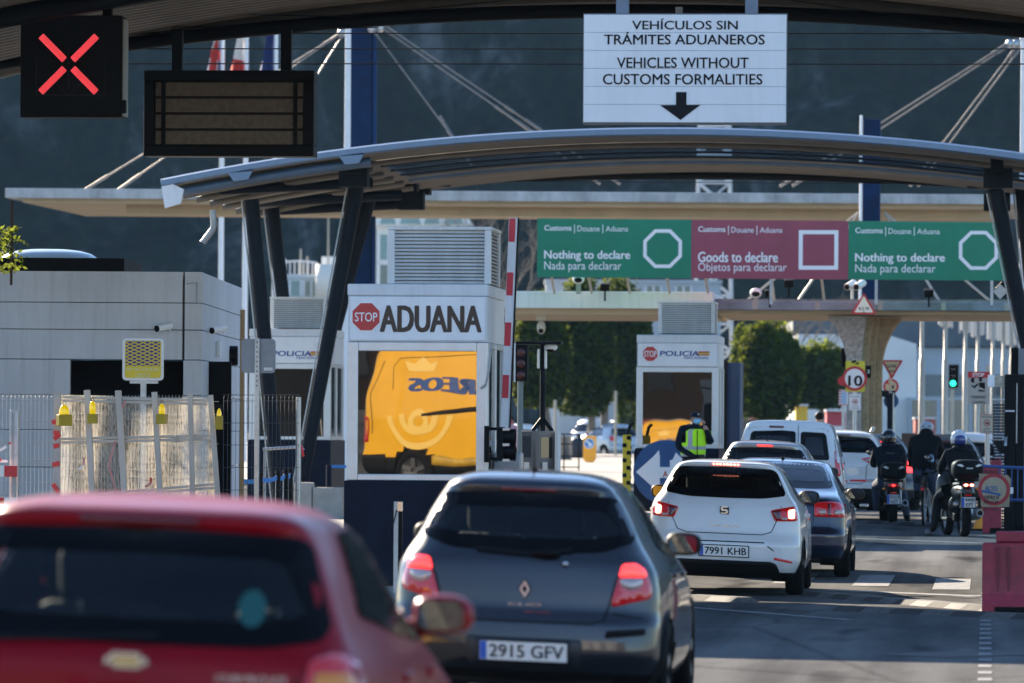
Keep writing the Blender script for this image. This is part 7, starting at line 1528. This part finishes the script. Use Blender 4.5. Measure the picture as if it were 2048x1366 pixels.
def bare(label,px,d,top,base,spread,seed,dep=5):
    q=random.Random(seed); f=Fr(d,px); t=T('bare_tree',label,'tree',f.loc,0); m=MB(); H=f.z(top,px); zb=max(0,f.z(base,px))
    def br(p,dr,l,r,k):
        e=p+dr*l; m.tube([p,p.lerp(e,.5)+Vector((q.gauss(0,l*.05),q.gauss(0,l*.05),0)),e],[r,r*.85,r*.65],5 if k<3 else 4,cap=False)
        if k==0: return
        for _ in range(q.choice((2,3,3))): br(e,(dr+Vector((q.gauss(0,.5),q.gauss(0,.5),q.uniform(-.1,.45)))).normalized(),l*q.uniform(.6,.85),r*.6,k-1)
    br(Vector((0,0,0)),Vector((.05,0,1)),zb*.4+(H-zb)*.19,.16*spread,dep); m.build('branches',BARK,t); return t
bare('leafless tree with fine twigs rising between the barrier arm and the green banner',1002,335,415,600,1.,4)
bare('leafless tree directly behind the louvred box of the customs booth',958,345,425,600,.9,9)
bare('leafless tree above the square clipped tree, behind the grey-blue roof edge',1588,300,585,740,.8,6,5)
# leafy vine with a dark chain at the far left
f=Fr(66,12); t=T('roof_plant','leafy green plant hanging on a dark chain above the building roof','plant',Vector((f.X,66,f.z(545,12)+f.z0)),0)
m=MB(); q=random.Random(5)
for i in range(170):
    P=Vector((q.gauss(0,.1),q.gauss(0,.08),q.uniform(0,.55))); P.x*=1.3-P.z; a=Vector((q.gauss(0,1),q.gauss(0,1),q.gauss(0,1))).normalized(); b=a.cross(Vector((q.gauss(0,1),q.gauss(0,1),q.gauss(0,1)))).normalized(); s=.075
    m.add([P-a*s*.5,P+b*s*.3,P+a*s*.5,P-b*s*.3],[(0,1,2,3)],q.choice((1,2,2)))
m.build('leaves',LF,t); MB().tube([(.05,0,-.15),(.055,0,.85)],.018,6).build('chain',mat('rust_brown',(.05,.025,.015),.8),t)
# strelitzia plants
for i,(px,lab) in enumerate(((1862,'orange flowering plant behind the cyclist helmet'),(1905,'orange flowering plant below the green traffic light'))):
    f=Fr(150,px); t=T('flowering_plant',lab,'plant',f.loc,0); q=random.Random(i+3); m=MB(); fl=MB()
    for k in range(26):
        a=q.uniform(0,6.28); r=q.uniform(.1,.75); h=q.uniform(.3,.75); m.tube([(cos(a)*r*.3,sin(a)*.2,0),(cos(a)*r,sin(a)*.4,h)],.02,4); 
        tip=Vector((cos(a)*r,sin(a)*.4,h)); m.add([tip,tip+Vector((.06,0,.15)),tip+Vector((0,0,.3)),tip+Vector((-.06,0,.15))],[(0,1,2,3)],1)
        if k%3==0: 
            for e in range(3): b=q.uniform(-.5,.5); fl.add([tip+Vector((0,-.02,.3)),tip+Vector((b*.6+.05,-.03,.42)),tip+Vector((b*.6,-.02,.56)),tip+Vector((b*.6-.07,-.02,.42))],[(0,1,2,3)])
    m.build('foliage',[LF[0],LF[1]],t); fl.build('flowers',mat('orange_petal',(.75,.25,.04),.6,var=.1),t)
f=Fr(128,1808); t=T('agave_plant','spiky green plant behind the glossy black helmet','plant',f.loc,0); m=MB(); q=random.Random(9)
for k in range(34):
    a=q.uniform(0,6.28); l=q.uniform(.6,1.2); e=q.uniform(.4,1.3); d=Vector((cos(a)*cos(e),sin(a)*cos(e),sin(e))); s=Vector((-sin(a),cos(a),0))*.05; m.add([s,d*l*.5+s*1.3,d*l,d*l*.5-s*1.3,-s],[(0,1,2,3,4)],k%2)
m.build('leaves',[LF[0],LF[1]],t); t.location.z+=.6; MB().bx(-.6,.6,-.4,.4,-.6,.05).build('planter',CONC,t,.02)
f=Fr(126,1818); o=MB().bx(-.16,.16,0,.2,0,1.55).build('litter_bin',mat('dark_brown_bin',(.05,.03,.022),.6,var=.2),None,.02); o.location=f.loc; tag(o,'dark brown square post bin between the scooter rider and cyclist','bin')
# ---- lamp posts with hanging glass strips
ICE=mat('hanging_glass',(.6,.62,.64),.3,var=.25,sc=20,alpha=.5); BEI=mat('beige_pole',(.42,.37,.3),.45,.4,var=.1)
for i,(px,d,yb,wpx,lab) in enumerate(((1843,165,None,0,'plain beige pole without glass strips next to the flared column'),(1890,170,656,26,'pole with hanging glass strips above the green traffic light'),(1930,190,667,22,'pole with hanging glass strips between traffic light and passport sign'),(1955,200,676,24,'pole with the widest bundle of glass strips near passport sign'),(1985,215,682,22,'pole with narrow glass strips between the passport sign and the black gate'),(2006,228,688,22,'pole with narrow glass strips directly above the black gate'),(2022,240,694,20,'pole with glass strips half behind the leaning column over the gate'))):
    f=Fr(d,px); t=T('street_lamp',lab,'street lamp',f.loc,0,'lamp posts in a row beyond the low roof'); top=f.z(600,px)
    MB().tube([(0,0,0),(0,0,f.z(720,px)),(0,0,f.z(719,px)),(0,0,top)],[.1,.09,.065,.06],10).build('pole',BEI,t)
    if yb:
        m=MB(); z0=f.z(yb,px); w_=wpx/2/f.p; q=random.Random(i)
        for k in range(9): x=lerp(-w_,w_,k/8); m.bx(x-.02,x+.02,q.uniform(-.2,.2),q.uniform(.21,.25),z0+q.uniform(0,.15),top-.1)
        m.build('glass_strips',ICE,t); MB().bx(-w_,w_,-.15,.15,top-.1,top).build('lamp_head',GREY,t)
for px,d,top,lab in ((1231,235,782,'thin grey pole between clipped tree trunks'),(1110,228,800,'thin pole behind the camera pole foot')):
    f=Fr(d,px); t=T('street_pole',lab,'pole',f.loc,0); MB().tube([(0,0,0),(0,0,f.z(top,px))],.06,8).build('pole_shaft',BEI,t)
# ---- parked vehicles far away
far('white parked car behind the thin traffic signal pole',1062,232,PW,'parked_car',1.6,yaw=R(30))
far('white parked car under the clipped tree between the bent trunks',1152,262,PW,'parked_car',1.6,yaw=R(-50))
far('pale blue parked car beside the small sunlit tree',1256,242,paint('paint_pale_blue',(.4,.45,.5),.2),'parked_car',1.55,yaw=R(35))
far('dark parked car under the trees between the orange bollard and the hazard post',1213,275,paint('paint_graphite',(.06,.06,.062),.5),'parked_car',1.5,yaw=R(-60))
# bins, railings, stalls
f=Fr(222,1158); o=MB().lathe([(.0,0),(.34,0),(.36,1.0),(.3,1.12),(0,1.15)],18).build('litter_bin',mat('dark_blue_bin',(.012,.018,.03),.5)); o.location=f.loc; tag(o,'dark round litter bin under the clipped tree','bin')
f=Fr(214,1130); o=MB().lathe([(.0,0),(.26,0),(.26,1.25),(.3,1.25),(.3,1.32),(0,1.32)],18).build('steel_bin',STEEL); o.location=f.loc; tag(o,'grey cylindrical bin with pale rim between ticket cabinet and orange bollard','bin')
f=Fr(178,1100); t=T('railing','dark three bar railing behind the ticket cabinet','railing',f.loc,0)
for py in (868,888,912,934): MB().tube([(0,0,f.z(py,1100)),(f.x(1160),0,f.z(py,1100))],.018,6).build('rail',BLACK,t)
for px in (1100,1128,1158): MB().tube([(f.x(px),0,0),(f.x(px),0,f.z(868,1100))],.025,6).build('rail_post',BLACK,t)
for i,(px,py0,py1,w_,c,lab,d) in enumerate(((1603,812,848,24,(.65,.42,.03),'yellow box stall under the smaller clipped tree',255),(1672,823,875,38,(.45,.05,.07),'red and white kiosk between the round clipped tree and the flared column',245),(1500,815,866,30,(.35,.1,.1),'reddish stall beneath the square clipped tree',275),(1850,838,868,40,(.4,.08,.06),'red low stall between the flared column and the plain beige pole',285))):
    f=Fr(d,px); t=T('market_stall',lab,'stall',f.loc,0); w2=w_/2/f.p; MB().bx(-w2,w2,0,1.2,0,f.z(py0,px)).build('stall_body',mat('stall%d'%i,c,.6,var=.2),t,.02); MB().bx(-w2*.7,w2*.7,-.02,-.001,.3,f.z(py0,px)*.7).build('stall_panel',WHITE2 if i in(1,3) else mat('stall_dark',(.05,.05,.05),.6),t); MB().bx(-w2*1.1,w2*1.1,-.3,1.3,f.z(py0,px)+.003,f.z(py0,px)+.08).build('stall_roof',WHITE2,t)
# ---- far buildings
def block(name,label,d,px0,px1,ytop,depth,mtl,wins=(),roof=None,ybot=None,extra=None):
    f=Fr(d,(px0+px1)/2); t=T(name,label,'building',f.loc,0); pc=(px0+px1)/2; zt=f.z(ytop,pc)
    MB().bx(f.x(px0),f.x(px1),0,depth,-1,zt).build('wall',mtl,t)
    for (a,b,ya,yb,mt) in wins:
        w=MB().bx(f.x(a),f.x(b),-.06,-.004,f.z(yb,pc),f.z(ya,pc)).build('window',mt,t)
        m=MB(); k=max(2,int((b-a)/18))
        for i in range(k+1): x=lerp(f.x(a),f.x(b),i/k); m.bx(x-.05,x+.05,-.1,-.061,f.z(yb,pc),f.z(ya,pc))
        m.build('window_frame',WHITE,w)
    MB().bx(f.x(px0)-.1,f.x(px1)+.1,-.15,depth+.1,zt+.004,zt+.25).build('parapet',roof or mtl,t)
    if extra: extra(t,f,pc)
    return t
GB=glass('far_glass',refl=.03,dark=(.06,.1,.12)); CLAD=mat('white_cladding',(.66,.66,.65),.6,var=.1,sc=.3); RIB=mat('ribbed_cladding',(.36,.4,.44),.6,var=.15,sc=.4,streak=.2); DROOF=mat('slate_roof',(.08,.1,.12),.7,var=.2,sc=.4); TEAL=mat('teal_glass',(.12,.22,.24),.15,var=.25,sc=.5)
def xt(t,f,pc):
    m=MB(); m.ext([f.xz(x,y) for x,y in ((742,452),(756,420),(925,420),(948,452))],-.6,4); m.build('bridge_deck',CLAD,t)
    for a,b in ((760,792),(800,842),(848,880),(888,926)): MB().ext([f.xz(x,y) for x,y in ((a,449),(a+4,436),(b-4,436),(b,449))],-.66,-.605).build('window',TEAL,t)
    MB().bx(f.x(752),f.x(930),-.4,3.5,f.z(426,pc),f.z(419,pc)).build('roof_slab',CLAD,t)
    for px in (860,884): MB().tube([(f.x(px),0,f.z(419,pc)),(f.x(px+8),0,f.z(395,pc))],.12,6).build('roof_antenna',BARK,t)
block('control_building','white glass fronted building with a wide upper deck behind the customs booth',400,750,936,452,10,CLAD,((756,830,470,520,TEAL),(840,930,470,520,TEAL),(756,930,530,580,GB)),extra=xt)
def xw(t,f,pc):
    m=MB(); m.lathe([(0,0),(1.2,0),(1.2,f.z(530,pc)-f.z(600,pc)),(0,f.z(530,pc)-f.z(600,pc))],20,c=(f.x(664),-1,f.z(600,pc)+.0)); m.build('round_tower',mat('sunny_white',(.75,.7,.62),.7,var=.05),t)
    for px,y in ((598,497),(611,512),(653,430)): MB().tube([(f.x(px),1,f.z(600,pc)),(f.x(px),1,f.z(y,pc))],.07,6).build('mast_pole',BEI,t)
    MB().bx(f.x(640),f.x(690),1,3,f.z(530,pc),f.z(512,pc)).build('roof_plant',CLAD,t)
    m=MB()
    for i in range(9): m.tube([(f.x(560+i*9),0,f.z(552,pc)),(f.x(560+i*9),0,f.z(552,pc)+.9+.12*sin(i*.4))],.04,5)
    m.tube([(f.x(560+i*9),0,f.z(552,pc)+.9+.12*sin(i*.4)) for i in range(9)],.05,5); m.build('roof_rail',WHITE,t)
    MB().sph((f.x(562),1,f.z(523,pc)),.28,12,8).build('radar_dome',CLAD,t); MB().tube([(f.x(562),1,f.z(552,pc)),(f.x(562),1,f.z(523,pc))],.06,6).build('mast_pole',CLAD,t)
block('white_villa','sunlit white building with rounded tower seen between the leaning columns',380,548,692,556,8,mat('pale_blue_wall',(.5,.56,.6),.6,var=.08,sc=.5),((556,600,562,592,TEAL),(606,636,562,592,GB)),extra=xw)
f=Fr(330,1830); t=T('warehouse','large pale warehouse with grey roof and gabled white end wall','building',f.loc,0); P=lambda *a:[f.xz(x,y) for x,y in a]
MB().ext(P((1596,668),(1770,668),(1833,688),(1833,905),(1596,905)),0,14).build('gable_wall',CLAD,t)
MB().ext(P((1836,694),(2120,694),(2120,905),(1836,905)),3,20).build('ribbed_wall',RIB,t)
MB().ext(P((1590,640),(2130,640),(2130,692),(1836,692),(1770,664),(1590,664)),2.5,26).build('roof',DROOF,t)
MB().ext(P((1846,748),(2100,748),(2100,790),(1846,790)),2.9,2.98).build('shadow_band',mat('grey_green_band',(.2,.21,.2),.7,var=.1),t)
w=MB().ext(P((1815,795),(2040,795),(2040,868),(1815,868)),-1.,2.9).build('shop_front',RIB,t)
for a,b in ((1822,1840),(1845,1870),(1880,1898),(1905,1935),(1942,1975)): MB().ext(P((a,800),(b,800),(b,862),(a,862)),-1.05,-1.005).build('window',GB,t)
f=Fr(420,1215); t=block('long_shed','long pale shed under the green banner behind the trees',420,1090,1440,566,8,RIB,((1290,1320,572,590,GB),(1350,1380,572,590,GB)))
# lattice tower
f=Fr(430,1426); t=T('lattice_tower','pale steel lattice tower behind the middle canopy','tower',f.loc,0); m=MB(); LT=mat('lattice_grey',(.45,.47,.5),.5,.3,var=.1); H=f.z(-10,1426)
hw=lambda z: lerp(1.55,1.0,z/H)
for sx in (-1,1):
    for sy in (0,2): m.bar((sx*hw(0),sy,0),(sx*hw(H),sy,H),.22,.22)
z=0
while z<H-2.2:
    z2=z+2.2
    for sy in (0,2): m.bar((-hw(z),sy,z),(hw(z2),sy,z2),.13,.13); m.bar((hw(z),sy,z),(-hw(z2),sy,z2),.13,.13); m.bar((-hw(z2),sy,z2),(hw(z2),sy,z2),.16,.16)
    z=z2
m.build('lattice_mast',LT,t); MB().bx(-1.3,1.3,-.2,2.2,H-2.6,H-2.3).build('platform',LT,t); MB().bx(-.9,-.1,-.3,.2,H-2,H-1).build('warning_light',RED,t)
# ---- houses behind the photographer: only met in reflections
HW=[mat('house_cream',(.2,.17,.13),.8,var=.12,sc=.5),mat('house_brick',(.012,.008,.006),.8,var=.12,sc=.5),mat('house_white',(.6,.58,.54),.8,var=.1,sc=.5)]; HWIN=glass('house_glass',refl=.2,dark=(.02,.022,.025))
for i,(x,w_,h,y,lab) in enumerate(((-34,20,15,-44,'cream apartment house mirrored in the booth windows'),(-13.5,19,11,-40,'dark brick apartment house mirrored beside the yellow van'),(6,18,14,-48,'white apartment house behind the photographer'),(26,20,12,-46,'second cream apartment house behind the photographer beside the white one'))):
    t=T('apartment_house',lab,'building',(x,y,0),0); MB().bx(-w_/2,w_/2,-8,0,0,h).build('wall',HW[i%3],t); MB().bx(-w_/2-.2,w_/2+.2,-8.2,.2,h+.003,h+.4).build('roof',HW[1],t)
    nwin=0
    for r in range(int(h/3.2)):
        for c in range(int(w_/3)):
            xx=-w_/2+1.5+c*3; z=.9+r*3.2; win=MB().bx(xx-.6,xx+.6,.004,.06,z,z+1.5).build('window',HWIN,t); 
            if r and c%2: MB().bx(xx-1,xx+1,.065,1.0,z-.25,z-.1).build('balcony',WHITE2,t)
    MB().bx(-w_/2,w_/2,.1,2.,2.75,2.9).build('awning',mat('awning_red',(.3,.05,.04),.7) if i%2 else WHITE2,t)
# second small sign mirrored beside the van
f=None
t=T('mirrored_sign','round blue arrow sign mirrored beside the van rear in the booth window','sign',Vector((-9.0,28.2,0)),PI+R(12)); MB().tube([(0,0,0),(0,0,3.)],.04,8).build('sign_post',STEEL,t); MB().disc((0,2.75),.32,-.03,28,0,.02).build('sign_disc',BLUESIGN,t); MB().ring((0,2.75),.29,.33,-.035,28).build('sign_rim',TXTWHT,t); MB().ext([(-.18,2.75),(.0,2.9),(.0,2.8),(.18,2.8),(.18,2.7),(.0,2.7),(.0,2.6)],-.04,-.031).build('white_arrow',TXTWHT,t)
# cones at the van
for i,x in enumerate((-4.9,-4.2)):
    t=T('traffic_cone',['red and white cone mirrored low under the front of the yellow van','second red and white cone beside it in the booth window reflection'][i],'cone',Vector((x,28.0,0)),0); MB().lathe([(.15,.03),(.11,.22)],16).build('cone_body',ORNG,t); MB().lathe([(.11,.22),(.07,.45)],16).build('cone_sleeve',WHITE,t); MB().lathe([(.07,.45),(.03,.7),(0,.7)],16).build('cone_tip',ORNG,t); MB().bx(-.2,.2,-.2,.2,0,.03).build('cone_base',BLACK,t)

# ---- air between the camera and the mountain
HZE=bpy.data.materials.new('haze_air'); HZE.use_nodes=True; n=HZE.node_tree.nodes; n.remove(n['Principled BSDF']); v=n.new('ShaderNodeVolumePrincipled'); v.inputs['Color'].default_value=(.34,.64,1,1); v.inputs['Density'].default_value=.00005; v.inputs['Anisotropy'].default_value=0
HZE.node_tree.links.new(v.outputs[0],n['Material Output'].inputs['Volume'])
tag(MB().bx(-430,430,-75,860,-2,195).build('haze',HZE),kind='stuff')
